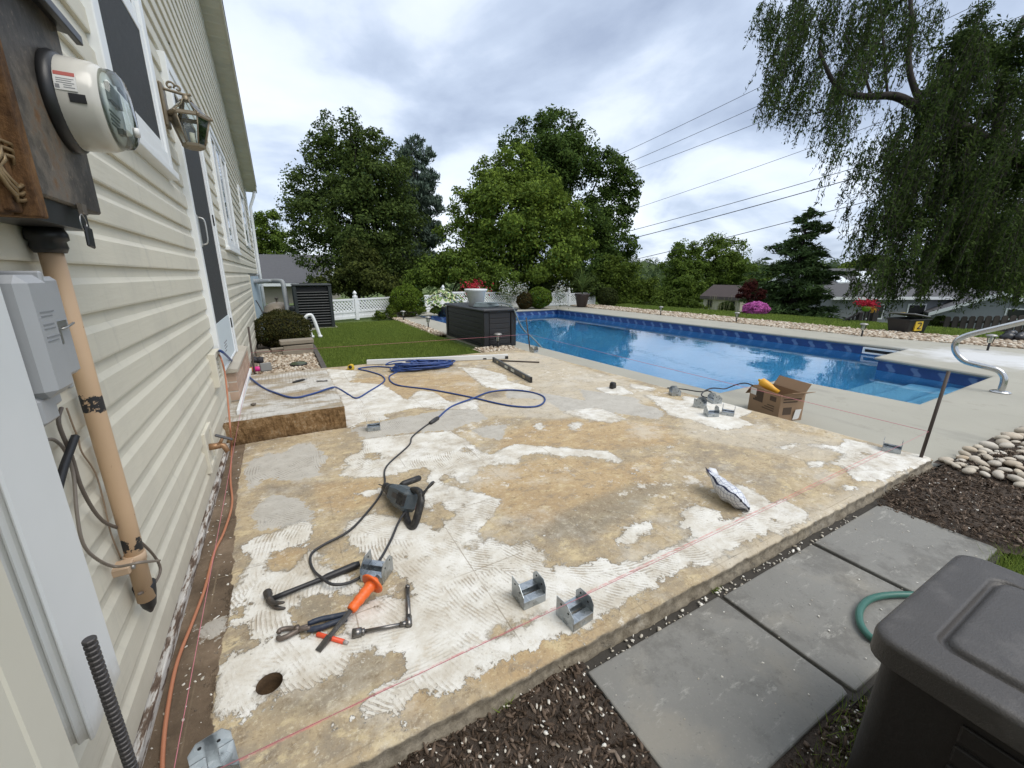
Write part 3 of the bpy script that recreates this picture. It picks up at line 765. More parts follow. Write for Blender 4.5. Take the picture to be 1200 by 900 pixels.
path = struct('stone_path', MB().box((0.70, 0.335, -0.17), (2.95, 0.87, -0.076)), mat('joint_dirt', (0.05, 0.045, 0.038), 0.95, 0.4, 30, 0.6, 120, world=True))
for k, (x0, x1, dz_, tl) in enumerate(((0.725, 1.405, -0.060, 0.006), (1.424, 2.108, -0.063, -0.006), (2.128, 2.85, -0.061, 0.004))):
    mb = MB(); yb_ = 0.350 + tl; yt = 0.808 + 0.3 * tl
    mb.prism([(x0 + 0.004, yb_ + 0.006), (x1 - 0.012, yb_), (x1, yb_ + 0.02), (x1 - 0.003, yt), (x0 + 0.003, yt - 0.004), (x0, yb_ + 0.15)], dz_ - 0.085, dz_)
    part('paver', mb, M_PAVER, path, bev=0.006)

# ---- soil beds
def sheet(name, poly, z0, amp, m, st=0.03, seed=1, dome=0.0, kind='structure', edge=0.1):
    xs = np.arange(min(p[0] for p in poly), max(p[0] for p in poly) + st, st); ys = np.arange(min(p[1] for p in poly), max(p[1] for p in poly) + st, st)
    X, Y = np.meshgrid(xs, ys, indexing='ij')
    ins = np.zeros(X.shape, bool); dist = np.full(X.shape, 9.0)
    for i in range(len(poly)):
        (x1, y1), (x2, y2) = poly[i - 1], poly[i]
        if y1 != y2:
            cc = (Y > min(y1, y2)) & (Y <= max(y1, y2)); ins ^= cc & (X < (x2 - x1) * (Y - y1) / (y2 - y1) + x1)
        ex, ey = x2 - x1, y2 - y1; tt = np.clip(((X - x1) * ex + (Y - y1) * ey) / (ex*ex + ey*ey), 0, 1)
        dist = np.minimum(dist, np.hypot(X - x1 - tt * ex, Y - y1 - tt * ey))
    Z = z0 + amp * (0.6 * fbm(X, Y, 5, 5, seed)) + dome * np.clip(dist / edge, 0, 1)
    n = len(ys); I, J = np.meshgrid(np.arange(len(xs) - 1), np.arange(n - 1), indexing='ij')
    kp = ins[:-1, :-1] | ins[1:, 1:] | ins[1:, :-1] | ins[:-1, 1:]
    a = (I * n + J)[kp]; F = np.stack([a, a + n, a + n + 1, a + 1], -1)
    o = link(name, np_mesh(name, np.stack([X, Y, Z], -1).reshape(-1, 3), F, m, smooth=True)); o['kind'] = kind
    return o, (lambda x, y: z0 + amp * 0.6 * fbm(np.asarray(x, float), np.asarray(y, float), 5, 5, seed) + dome)
M_SOIL = mat('soil', (0.060, 0.044, 0.032), 0.95, 0.6, 26, 1.0, 140, dirt=(0.14, 0.11, 0.085), dirt_amt=0.35, dscale=60, world=True, bdist=0.01)
bedA = [(-0.7, 0.55), (-0.45, -0.3), (0.9, -0.4), (1.5, 0.1), (1.45, 0.345), (0.72, 0.345), (0.72, 0.82), (0.74, 0.86), (-0.6, 0.865)]
bedB = [(2.84, 0.36), (3.3, -0.2), (5.5, -0.6), (5.6, 0.45), (4.0, 0.78), (3.7, 0.87), (2.8, 0.82)]
sA, hA = sheet('soil_bed', bedA, -0.070, 0.014, M_SOIL, 0.02, 3)
sB, hB = sheet('soil_bed', bedB, -0.092, 0.034, M_SOIL, 0.02, 4, dome=0.030, edge=0.12)
def inside(poly, x, y):
    r = np.zeros(x.shape, bool)
    for i in range(len(poly)):
        (x1, y1), (x2, y2) = poly[i - 1], poly[i]
        if y1 == y2: continue
        cc = (y > min(y1, y2)) & (y <= max(y1, y2)); r ^= cc & (x < (x2 - x1) * (y - y1) / (y2 - y1) + x1)
    return r
def scatter_poly(poly, n, seed):
    r = np.random.default_rng(seed); xs = [p[0] for p in poly]; ys = [p[1] for p in poly]
    out = np.zeros((0, 2))
    while len(out) < n:
        q = np.stack([r.uniform(min(xs), max(xs), n * 2), r.uniform(min(ys), max(ys), n * 2)], -1)
        out = np.concatenate([out, q[inside(poly, q[:, 0], q[:, 1])]])
    return out[:n]
def shards(name, P, zf, lmin, lmax, wid, thk, m, seed, tilt=0.35):
    """thin broken pieces lying on a surface: flat six-sided prisms"""
    r = np.random.default_rng(seed); n = len(P)
    L = r.uniform(lmin, lmax, n) * r.choice([0.5, 0.8, 1.0], n); Wd = L * r.uniform(wid[0], wid[1], n); T = r.uniform(*thk, n)
    a = r.uniform(0, 2 * pi, n); tx = r.normal(0, tilt, n)
    k = np.array([(-.5, -.3), (0.1, -.5), (.5, -.15), (.4, .35), (-.1, .5), (-.45, .3)])
    kx = k[:, 0][None] * (1 + r.uniform(-.3, .3, (n, 6))); ky = k[:, 1][None] * (1 + r.uniform(-.3, .3, (n, 6)))
    lx = kx * L[:, None]; ly = ky * Wd[:, None]
    lz = np.sin(tx)[:, None] * lx; lx = np.cos(tx)[:, None] * lx
    x = P[:, 0:1] + lx * np.cos(a)[:, None] - ly * np.sin(a)[:, None]; y = P[:, 1:2] + lx * np.sin(a)[:, None] + ly * np.cos(a)[:, None]
    zb = zf(P[:, 0], P[:, 1])[:, None] + np.abs(np.sin(tx))[:, None] * L[:, None] * 0.35 + lz
    lo = np.stack([x, y, zb], -1); hi = np.stack([x, y, zb + T[:, None]], -1)
    V = np.concatenate([lo, hi], 1).reshape(-1, 3)
    base = (np.arange(n) * 12)[:, None]
    quads = []
    for i in range(6): j = (i + 1) % 6; quads.append(base + np.array([[i, j, j + 6, i + 6]]))
    quads.append(base + np.array([[6, 7, 8, 9]])); quads.append(base + np.array([[9, 10, 11, 6]]))
    F = np.concatenate(quads)
    o = link(name, np_mesh(name, V, F, m)); o['kind'] = 'stuff'
    return o
t = NT('bark'); rnd = t.n('ShaderNodeNewGeometry').outputs['Random Per Island']
t.set(color=t.ramp(rnd, (0.0, (0.026, 0.018, 0.012)), (0.5, (0.075, 0.052, 0.036)), (0.85, (0.14, 0.102, 0.075)), (1.0, (0.24, 0.19, 0.15))), rough=0.9, spec=0.2); M_BARK = t.m
t = NT('mortar_chip'); rnd = t.n('ShaderNodeNewGeometry').outputs['Random Per Island']
t.set(color=t.ramp(rnd, (0.0, (0.42, 0.37, 0.29)), (0.4, (0.62, 0.58, 0.50)), (1.0, (0.80, 0.78, 0.72))), rough=0.85, spec=0.2); M_CHIP = t.m
PA = scatter_poly(bedA, 17000, 1); PB = scatter_poly(bedB, 17000, 2)
shards('bark_mulch', np.concatenate([PA, PB]), lambda x, y: np.where(x < 1.5, hA(x, y), hB(x, y) + 0.001), 0.006, 0.034, (0.14, 0.45), (0.0015, 0.005), M_BARK, 5, 0.5)
PA = scatter_poly(bedA, 2300, 3); PB = scatter_poly(bedB, 700, 4)
shards('mortar_chips', np.concatenate([PA, PB]), lambda x, y: np.where(x < 1.5, hA(x, y) + 0.006, hB(x, y) + 0.002), 0.003, 0.015, (0.35, 0.9), (0.001, 0.003), M_CHIP, 6, 0.3)
PE = scatter_poly([(0.55, 0.79), (2.6, 0.79), (2.6, 0.84), (0.55, 0.84)], 190, 8)
shards('mortar_chips', PE, lambda x, y: np.full(x.shape, -0.070), 0.004, 0.022, (0.3, 0.8), (0.002, 0.004), M_CHIP, 9, 0.25)
PD = scatter_poly([(-0.46, 1.0), (-0.30, 1.0), (-0.33, 3.3), (-0.46, 3.3)], 90, 10)
shards('mortar_chips', PD, lambda x, y: np.full(x.shape, -0.002), 0.004, 0.018, (0.2, 0.7), (0.001, 0.003), M_CHIP, 11, 0.1)
PD = scatter_poly([(0.75, 0.37), (2.8, 0.37), (2.8, 0.8), (0.75, 0.8)], 70, 12)
shards('mortar_chips', PD, lambda x, y: np.full(x.shape, -0.0605), 0.002, 0.010, (0.4, 0.9), (0.001, 0.003), M_CHIP, 13, 0.1)

# ---- rounded stones (a few shared shapes)
def stone_meshes(k, m, seed, flat=0.62):
    r = random.Random(seed); out = []
    for i in range(k):
        mb = MB(); mb.ico((0, 0, 0), (1, r.uniform(0.7, 0.95), r.uniform(flat - 0.12, flat + 0.1)), jit=0.10, rnd=r)
        me = mb.mesh('stone'); me.materials.append(m); out.append(me)
    return out
t = NT('river_stone'); oi = t.n('ShaderNodeObjectInfo').outputs['Random']; v = t.pos()
c = t.ramp(oi, (0.0, (0.30, 0.24, 0.17)), (0.3, (0.46, 0.41, 0.32)), (0.55, (0.40, 0.27, 0.14)), (0.75, (0.54, 0.51, 0.45)), (1.0, (0.24, 0.21, 0.18)))
c = t.mix(t.noise(22, 5, 0.6, v), c, (0.55, 0.49, 0.40)); t.set(color=c, rough=0.6, spec=0.4, normal=t.bump(t.noise(40, 4, 0.6, v), 0.3, 0.004)); M_RIVER = t.m
river_poly = [(3.90, 0.835)] + [tuple(G(a_, b_, -0.08)[:2]) for a_, b_ in ((1118, 557), (1150, 562), (1178, 568), (1206, 580), (1240, 588))] + [(6.0, 0.40), (6.0, 0.70), (5.4, 0.745)]
bedr, hR = sheet('stone_bed', river_poly, -0.070, 0.006, M_SOIL, 0.05, 6)
sm = stone_meshes(7, M_RIVER, 4)
for me in sm:
    pass
r = random.Random(9); pts = []
for p in scatter_poly(river_poly, 2600, 15):
    rad_ = r.uniform(0.030, 0.062)
    if all((p[0]-q[0])**2 + (p[1]-q[1])**2 > ((rad_ + q[2]) * 0.78) ** 2 for q in pts): pts.append((p[0], p[1], rad_))
    if len(pts) >= 290: break
for (x, y, rd) in pts:
    s_ = link('stone', sm[r.randrange(7)], bedr, (x, y, -0.070 + rd * 0.42 + r.uniform(0, 0.02)))
    s_.scale = (rd * 1.25, rd * 1.1, rd); s_.rotation_euler = (r.uniform(-.3, .3), r.uniform(-.3, .3), r.uniform(0, 6.28))
    md = s_.modifiers.new('round', 'SUBSURF'); md.levels = 1; md.render_levels = 1

def pebbles(name, P, z0, rmin, rmax, m, seed):
    r = np.random.default_rng(seed); n = len(P)
    base = MB().ico((0, 0, 0), 1.0); bv = np.array(base.v); bf = np.array(base.f)
    R_ = r.uniform(rmin, rmax, n); sc = np.stack([R_ * r.uniform(.8, 1.3, n), R_ * r.uniform(.7, 1.1, n), R_ * r.uniform(.45, .8, n)], -1)
    a = r.uniform(0, 2 * pi, n)
    q = bv[None] * sc[:, None] * (1 + r.uniform(-.12, .12, (n, 12, 1)))
    x = q[..., 0] * np.cos(a)[:, None] - q[..., 1] * np.sin(a)[:, None] + P[:, 0:1]; y = q[..., 0] * np.sin(a)[:, None] + q[..., 1] * np.cos(a)[:, None] + P[:, 1:2]
    zz = q[..., 2] + z0 + r.uniform(0, rmax * 0.6, n)[:, None]
    V = np.stack([x, y, zz], -1).reshape(-1, 3); F = (bf[None] + (np.arange(n) * 12)[:, None, None]).reshape(-1, 3)
    o = link(name, np_mesh(name, V, F, m, smooth=True)); o['kind'] = 'stuff'; return o
t = NT('pale_gravel'); rnd = t.n('ShaderNodeNewGeometry').outputs['Random Per Island']
t.set(color=t.ramp(rnd, (0.0, (0.20, 0.14, 0.09)), (0.3, (0.36, 0.28, 0.20)), (0.65, (0.50, 0.42, 0.32)), (1.0, (0.64, 0.59, 0.50))), rough=0.75, spec=0.3); M_GRAVEL = t.m
far_gravel = [(11.02, 14.7), (11.03, 4.2), (11.7, 1.85), (12.5, 1.1), (13.6, 0.9), (13.0, 2.2), (12.4, 4.8), (12.35, 10.0), (12.2, 14.7)]
o, _ = sheet('gravel_base', far_gravel, -0.112, 0.004, mat('gravel_bed', (0.50, 0.42, 0.32), 0.9, 0.4, 30, 0.6, 60, world=True), 0.15, 7)
pebbles('pale_gravel', scatter_poly(far_gravel, 9000, 21), -0.108, 0.018, 0.045, M_GRAVEL, 22)
strip = [(2.93, 13.2), (2.93, 7.2), (3.0, 6.65), (3.55, 6.62), (3.55, 5.95), (3.15, 5.95), (2.8, 6.3), (2.62, 7.2), (2.7, 12.6)]
strip = [(3.16, 13.6), (3.16, 8.75), (2.94, 8.75), (2.90, 13.6)]
o, _ = sheet('gravel_base', strip, -0.108, 0.002, MATS['gravel_bed'], 0.06, 8)
pebbles('pale_gravel', scatter_poly(strip, 900, 23), -0.100, 0.015, 0.035, M_GRAVEL, 24)
patch = [(2.95, 6.72), (2.90, 6.1), (3.22, 5.93), (3.55, 5.98), (3.62, 6.62), (3.1, 6.70)]
o, _ = sheet('gravel_base', patch, -0.092, 0.002, MATS['gravel_bed'], 0.05, 9)
pebbles('pale_gravel', scatter_poly(patch, 520, 25), -0.086, 0.014, 0.032, M_GRAVEL, 26)
left_bed = [(WALL, 4.99), (0.37, 5.0), (0.40, 5.9), (0.40, 8.4), (0.30, 9.6), (WALL, 9.6)]
o, _ = sheet('gravel_base', left_bed, -0.10, 0.006, mat('gravel_bed2', (0.22, 0.17, 0.12), 0.9, 0.5, 30, 0.6, 60, world=True), 0.05, 10)
lb2 = [(-0.42, 5.0), (0.34, 5.02), (0.36, 5.9), (0.36, 8.4), (-0.42, 8.2)]
pebbles('pale_gravel', scatter_poly(lb2, 3200, 27), -0.092, 0.012, 0.032, M_GRAVEL, 28)

# ---- grass blades where one can see them
def blades(name, poly, n, hmin, hmax, wid, z0, m, seed, lean=0.35):
    r = np.random.default_rng(seed); P = scatter_poly(poly, n, seed)
    a = r.uniform(0, 2 * pi, n); h = r.uniform(hmin, hmax, n); w = r.uniform(*wid, n)
    lx = r.normal(0, lean, n) * h; ly = r.normal(0, lean, n) * h
    z = (z0(P[:, 0], P[:, 1]) if callable(z0) else np.full(n, z0))
    p0 = np.stack([P[:, 0] - np.cos(a) * w, P[:, 1] - np.sin(a) * w, z], -1); p1 = np.stack([P[:, 0] + np.cos(a) * w, P[:, 1] + np.sin(a) * w, z], -1)
    p2 = np.stack([P[:, 0] + lx, P[:, 1] + ly, z + h], -1)
    V = np.stack([p0, p1, p2], 1).reshape(-1, 3); F = np.arange(3 * n).reshape(-1, 3)
    o = link(name, np_mesh(name, V, F, m)); o['kind'] = 'stuff'; return o
M_BLADE = leaf_mat('grass_blade', (0.175, 0.245, 0.060), 0.45, (1.3, 1.15, 0.9), 0.35)
lawn = [(0.46, 5.93), (2.85, 5.93), (2.92, 6.6), (2.92, 12.4), (1.0, 12.4), (0.45, 10.5)]
blades('lawn_grass', lawn, 150000, 0.025, 0.06, (0.004, 0.008), -0.135, M_BLADE, 31)
farg = [(13.7, 0.6), (13.0, 2.2), (12.45, 4.8), (12.35, 14.4), (14.6, 14.6), (15.4, 5.0), (17.5, 1.0)]
blades('verge_grass', farg, 60000, 0.03, 0.08, (0.008, 0.018), lambda x, y: terrain(x, y) - 0.005, M_BLADE, 32)
blades('bed_grass', [(2.75, 0.36), (3.1, 0.30), (3.45, -0.1), (3.0, -0.6), (2.3, -0.6), (2.5, 0.30)], 9000, 0.03, 0.09, (0.0015, 0.003), -0.105, M_BLADE, 33, 0.5)
blades('bed_grass', [(0.85, 0.30), (1.35, 0.36), (1.5, 0.30), (0.9, 0.05)], 700, 0.015, 0.05, (0.001, 0.002), -0.072, M_BLADE, 34, 0.5)
for k, (px, py) in enumerate(((838, 690), (716, 730), (702, 745), (590, 826), (955, 612), (1024, 574))):
    g = G(px, py, -0.06)
    blades('joint_weed', [(g.x - .02, g.y - .012), (g.x + .03, g.y - .012), (g.x + .03, g.y + .012), (g.x - .02, g.y + .012)], 45, 0.008, 0.03, (0.0012, 0.0025), -0.070, M_BLADE, 40 + k, 0.6)
# ================================================================== HOUSE AND WHAT HANGS ON IT
t = NT('siding_cream'); v = t.pos()
pz_ = t.n('ShaderNodeSeparateXYZ', {0: v})
c = t.mix(t.n('ShaderNodeObjectInfo').outputs['Random'], (0.600, 0.570, 0.470), (0.650, 0.615, 0.505))
c = t.mix(t.math('MULTIPLY', t.sstep(t.noise(1.6, 6, 0.65, v), 0.47, 0.70), 0.38), c, (0.47, 0.45, 0.385))
str_ = t.noise(5, 5, 0.65, t.n('ShaderNodeMapping', {'Vector': v, 'Scale': (1.0, 3.0, 0.35)}))
c = t.mix(t.math('MULTIPLY', t.sstep(str_, 0.56, 0.70), 0.30), c, (0.40, 0.385, 0.335))
spl = t.math('MULTIPLY', t.sstep(t.math('ADD', pz_.outputs[2], t.math('MULTIPLY', t.noise(9, 5, 0.7, v), 0.30)), 0.50, 0.12), 0.5)
c = t.mix(spl, c, (0.41, 0.37, 0.295))
c = t.mix(t.math('MULTIPLY', t.sstep(t.noise(70, 4, 0.7, v), 0.64, 0.73), 0.35), c, (0.37, 0.345, 0.29))
gr_ = t.noise(60, 4, 0.6, t.n('ShaderNodeMapping', {'Vector': v, 'Scale': (1.0, 0.12, 1.0)}))
t.set(color=c, rough=0.55, normal=t.bump(t.math('ADD', gr_, t.math('MULTIPLY', t.noise(2.2, 2, 0.5, v), 2.0)), 0.22, 0.006)); M_SIDING = t.m
M_TRIM = mat('trim_cream', (0.63, 0.60, 0.50), 0.55, 0.05, 5, dirt=(0.42, 0.38, 0.30), dirt_amt=0.3, dscale=4, world=True)
M_WHITE = mat('white_vinyl', (0.78, 0.80, 0.80), 0.45, 0.04, 6, dirt=(0.6, 0.6, 0.57), dirt_amt=0.3, dscale=5, world=True)
M_SCREEN = mat('insect_screen', (0.030, 0.032, 0.033), 0.75, 0.25, 20, 0.2, 900, world=True)
M_SHEATH = mat('sheathing', (0.30, 0.28, 0.24), 0.8)
M_SHINGLE = mat('roof_shingle', (0.10, 0.095, 0.09), 0.9, 0.35, 12, 0.6, 60, world=True)
def zs(y): return 3.25 + (13.4 - y) * 0.28
YE = 13.2
house = thing('house', 'cream vinyl sided house wall with white trimmed windows along the left of the patio', 'house', (WALL, 0.3, -0.13))
mb = MB(); prof = [(-2.0, -0.2), (YE, -0.2), (YE, zs(YE) + 0.04), (-2.0, 7.5)]
mb.extr(prof, -7.5, WALL - 0.022, 'x'); part('wall', mb, M_SHEATH, house)
rs = random.Random(3)
k = 0
while True:
    z0 = 0.05 + 0.131 * k
    if z0 > 5.9: break
    ye = YE if z0 + 0.13 <= zs(YE) else 13.4 - (z0 + 0.02 - 3.25) / 0.28
    y0 = 0.66
    if z0 < 1.15: ye = min(ye, 9.2)
    seam = rs.uniform(3.9, 9.0)
    seam = seam if seam < ye - 0.5 else None
    for (a, b, ex) in ([(y0, ye, 0)] if seam is None else [(y0, seam, 0.0012), (seam - 0.02, ye, 0)]):
        pr = [(WALL - 0.02, z0), (WALL + 0.015 + ex, z0), (WALL + 0.0165 + ex, z0 + 0.006), (WALL + 0.015 + ex, z0 + 0.076), (WALL + 0.005 + ex, z0 + 0.094), (WALL + 0.0015 + ex, z0 + 0.1305), (WALL - 0.02, z0 + 0.1305)]
        mb = MB(); mb.extr(pr, a, b, 'y'); part('siding_course', mb, M_SIDING, house)
    k += 1
mb = MB(); mb.box((WALL - 0.02, 0.30, -0.13), (WALL + 0.125, 0.655, 3.6), bev=0.006); mb.box((WALL + 0.1, 0.645, -0.13), (WALL + 0.128, 0.715, 3.6), bev=0.004)
part('corner_post', mb, M_TRIM, house)
mb = MB(); mb.box((WALL - 0.02, YE - 0.09, 1.2), (WALL + 0.03, YE + 0.02, zs(YE) - 0.02)); part('corner_post', mb, M_WHITE, house)
# rake soffit, panel by panel, and its fascia
nrm_ = Vector((0, 0.28, 1)).normalized()
y = YE + 0.15
while y > 5.2:
    y1 = y - 0.125
    mb = MB(); za, zb = zs(y), zs(y1)
    x0_, x1_ = WALL - 0.02, WALL + 0.25
    vs = []
    for yy, zz_ in ((y, za), (y - 0.012, zs(y - 0.012) + 0.006), (y1 + 0.012, zs(y1 + 0.012) - 0.0), (y1, zb)):
        vs += [(x0_, yy, zz_), (x1_, yy, zz_), (x0_, yy, zz_ + 0.02), (x1_, yy, zz_ + 0.02)]
    fs = []
    for i in range(3): o_ = 4*i; fs += [(o_, o_+4, o_+5, o_+1), (o_+2, o_+3, o_+7, o_+6), (o_+1, o_+5, o_+7, o_+3)]
    mb.add(vs, fs); part('soffit_panel', mb, M_SIDING, house); y = y1
def rake(name, x0_, x1_, d0, d1, m, ya=YE + 0.16, yb_=-2.0):
    mb = MB(); mb.extr([(ya, zs(ya) + d0), (ya, zs(ya) + d1), (yb_, zs(yb_) + d1), (yb_, zs(yb_) + d0)], x0_, x1_, 'x'); return part(name, mb, m, house)
rake('fascia', WALL + 0.252, WALL + 0.275, -0.012, 0.13, M_TRIM)
rake('roof', -7.6, WALL + 0.285, 0.133, 0.17, M_SHINGLE)
# pale blue service panel on the lower wall at the far end
mb = MB(); mb.box((WALL - 0.02, 9.25, -0.13), (WALL + 0.02, YE, 1.17)); part('wall_panel', mb, mat('blue_board', (0.40, 0.49, 0.55), 0.6, 0.1, 4), house)
mb = MB(); mb.box((WALL - 0.02, 9.19, -0.1), (WALL + 0.025, 9.245, 1.2)); part('panel_trim', mb, M_TRIM, house)
mb = MB(); mb.box((WALL - 0.03, 5.5, -0.2), (WALL - 0.002, 9.2, 0.046)); part('foundation', mb, mat('foundation_block', (0.24, 0.20, 0.16), 0.9, 0.3, 8, 0.5, 50), house)
# weathered skirt board with flaking white paint
t = NT('flaking_board'); v = t.pos()
st_ = t.n('ShaderNodeMapping', {'Vector': v, 'Scale': (9.0, 1.6, 9.0)})
c = t.ramp(t.noise(6, 6, 0.7, st_), (0.40, (0.10, 0.065, 0.045)), (0.47, (0.20, 0.145, 0.105)), (0.52, (0.55, 0.52, 0.47)), (0.75, (0.66, 0.64, 0.60)))
t.set(color=c, rough=0.85, normal=t.bump(t.noise(30, 5, 0.7, st_), 0.7, 0.006))
mb = MB(); mb.box((WALL - 0.01, 0.72, -0.12), (WALL + 0.030, 3.37, 0.036)); part('skirt_board', mb, t.m, house, bev=0.004)
# brick pier below the door sill: every brick its own piece
t = NT('brick_red'); oi = t.n('ShaderNodeObjectInfo').outputs['Random']
c = t.mix(oi, (0.34, 0.20, 0.14), (0.50, 0.34, 0.25)); c = t.mix(t.noise(40, 5, 0.7, t.pos()), c, (0.46, 0.36, 0.28)); t.set(color=c, rough=0.9, spec=0.2); M_BRICK = t.m
mb = MB(); mb.box((WALL - 0.01, 3.965, 0.186), (WALL + 0.075, 5.40, 0.43)); part('mortar_bed', mb, mat('mortar_joint', (0.50, 0.46, 0.40), 0.95, 0.2, 20), house)
for r_ in range(3):
    z0 = 0.192 + r_ * 0.0795
    y = 3.96 - (0.105 if r_ % 2 else 0)
    while y < 5.38:
        a, b = max(3.958, y), min(5.40, y + 0.20)
        if b - a > 0.03:
            mb = MB(); mb.box((WALL - 0.005, a + 0.004, z0), (WALL + 0.080, b - 0.004, z0 + 0.070)); part('brick', mb, M_BRICK, house, bev=0.003)
        y += 0.21
mb = MB(); mb.extr([(WALL - 0.01, 0.432), (WALL + 0.10, 0.432), (WALL + 0.10, 0.455), (WALL - 0.01, 0.48)], 3.93, 5.20, 'y'); part('door_sill', mb, mat('sill_stone', (0.42, 0.38, 0.31), 0.8, 0.15, 8), house)
mb = MB(); mb.box((WALL + 0.085, 3.55, 0.183), (WALL + 0.105, 5.2, 0.215)); part('sealing_strip', mb, M_WHITE, house)
# near window: white frame, screen below, glass above
def frame_ring(mb, y0, y1, z0, z1, w, d0, d1):
    mb.box((d0, y0, z0), (d1, y0 + w, z1)); mb.box((d0, y1 - w, z0), (d1, y1, z1))
    mb.box((d0, y0 + w, z0), (d1 - 0.001, y1 - w, z0 + w)); mb.box((d0, y0 + w, z1 - w), (d1 - 0.001, y1 - w, z1))
t = NT('window_glass'); t.set(color=(0.10, 0.12, 0.13), rough=0.04, spec=0.8); M_GLASS = t.m
wn_ = WALL
mb = MB(); frame_ring(mb, 2.20, 3.18, 1.76, 3.15, 0.085, wn_ - 0.01, wn_ + 0.040); mb.box((wn_ - 0.01, 2.17, 1.725), (wn_ + 0.055, 3.21, 1.765))
wf = part('window', mb, M_WHITE, house, bev=0.005)
mb = MB(); frame_ring(mb, 2.285, 3.095, 1.845, 2.43, 0.045, wn_ - 0.005, wn_ + 0.031); part('sash', mb, M_WHITE, wf, bev=0.003)
mb = MB(); frame_ring(mb, 2.285, 3.095, 2.435, 3.065, 0.05, wn_ - 0.005, wn_ + 0.024); part('sash', mb, M_WHITE, wf, bev=0.003)
mb = MB(); mb.box((wn_, 2.33, 1.89), (wn_ + 0.026, 3.05, 2.385)); part('screen', mb, M_SCREEN, wf)
mb = MB(); mb.box((wn_, 2.335, 2.485), (wn_ + 0.018, 3.045, 3.015)); part('pane', mb, M_GLASS, wf)
# farther window: three sliding lights
mb = MB(); frame_ring(mb, 5.75, 7.45, 1.50, 2.78, 0.07, wn_ - 0.01, wn_ + 0.042); mb.box((wn_ - 0.01, 5.72, 1.47), (wn_ + 0.055, 7.48, 1.505))
wf = part('window', mb, M_WHITE, house, bev=0.004)
for i in range(3):
    a = 5.82 + i * 0.525
    mb = MB(); frame_ring(mb, a, a + 0.51, 1.57, 2.71, 0.05, wn_ - 0.005, wn_ + 0.032 - 0.006 * (i % 2)); part('sash', mb, M_WHITE, wf)
    mb = MB(); mb.box((wn_, a + 0.05, 1.62), (wn_ + 0.02, a + 0.46, 2.66)); part('pane', mb, M_GLASS, wf)
mb = MB(); frame_ring(mb, 9.9, 11.2, 1.75, 2.85, 0.08, wn_ - 0.01, wn_ + 0.04); wf = part('window', mb, M_WHITE, house)
mb = MB(); mb.box((wn_, 9.98, 1.83), (wn_ + 0.025, 11.12, 2.77)); part('pane', mb, M_GLASS, wf)
# storm door
mb = MB(); d1 = wn_ + 0.046
mb.box((wn_ - 0.01, 3.60, 0.47), (d1, 3.660, 2.52)); mb.box((wn_ - 0.01, 4.76, 0.47), (d1, 4.83, 2.52)); mb.box((wn_ - 0.01, 3.660, 2.45), (d1 - 0.001, 4.76, 2.52))
df = part('door_frame', mb, M_WHITE, house, bev=0.004)
mb = MB(); mb.box((wn_, 3.665, 0.48), (wn_ + 0.040, 3.725, 2.445)); mb.box((wn_, 4.66, 0.48), (wn_ + 0.040, 4.755, 2.445)); mb.box((wn_, 3.725, 2.36), (wn_ + 0.039, 4.66, 2.445)); mb.box((wn_, 3.725, 0.48), (wn_ + 0.039, 4.66, 0.50))
dr = part('storm_door', mb, M_WHITE, house, bev=0.003)
mb = MB(); mb.box((wn_, 3.725, 0.84), (wn_ + 0.028, 4.66, 2.36)); part('screen', mb, M_SCREEN, dr)
mb = MB(); mb.box((wn_, 3.725, 0.50), (wn_ + 0.034, 4.66, 0.84)); part('kick_panel', mb, mat('kick_panel', (0.62, 0.69, 0.73), 0.4, 0.04), dr)
mb = MB()
for i in range(4): mb.box((wn_ + 0.034, 4.0, 0.66 - i * 0.022), (wn_ + 0.0355, 4.0 + (0.20, 0.15, 0.18, 0.10)[i], 0.668 - i * 0.022))
part('sticker_print', mb, mat('print_grey', (0.25, 0.25, 0.26), 0.7), dr)
mb = MB(); mb.box((wn_ + 0.040, 3.67, 1.39), (wn_ + 0.050, 3.722, 1.60), bev=0.006); mb.tube(smooth_path([(wn_ + 0.050, 3.715, 1.585), (wn_ + 0.080, 3.715, 1.57), (wn_ + 0.084, 3.715, 1.49), (wn_ + 0.078, 3.715, 1.42), (wn_ + 0.050, 3.715, 1.405)], 4), 0.005)
part('handle', mb, mat('handle_nickel', (0.50, 0.50, 0.48), 0.35, 0.1, metal=0.7), dr)
for z_ in (0.72, 1.62):
    mb = MB(); mb.box((wn_ + 0.040, 4.66, z_), (wn_ + 0.049, 4.685, z_ + 0.09)); part('hinge', mb, mat('black_plastic', (0.015, 0.015, 0.016), 0.45, 0.2), dr)
# framed opening with the cord outlet
M_BLK = MATS['black_plastic']
ob = thing('cord_outlet_block', 'cream framed wall block by the door sill with blue and orange cords coming out', 'outlet', (WALL, 3.55, 0.60))
mb = MB(); frame_ring(mb, 3.30, 3.56, 0.46, 0.69, 0.035, WALL, WALL + 0.05); part('frame', mb, M_TRIM, ob, bev=0.004)
mb = MB(); mb.box((WALL, 3.33, 0.49), (WALL + 0.022, 3.53, 0.66)); pl = part('backing', mb, mat('hole_dark', (0.035, 0.03, 0.027), 0.9), ob)
mb = MB()
for i in range(5): mb.obox((WALL + 0.03, 3.43, 0.52 + i * 0.028), 0.02, 0.18, 0.004, ry=0.5)
part('louvre', mb, M_TRIM, ob)

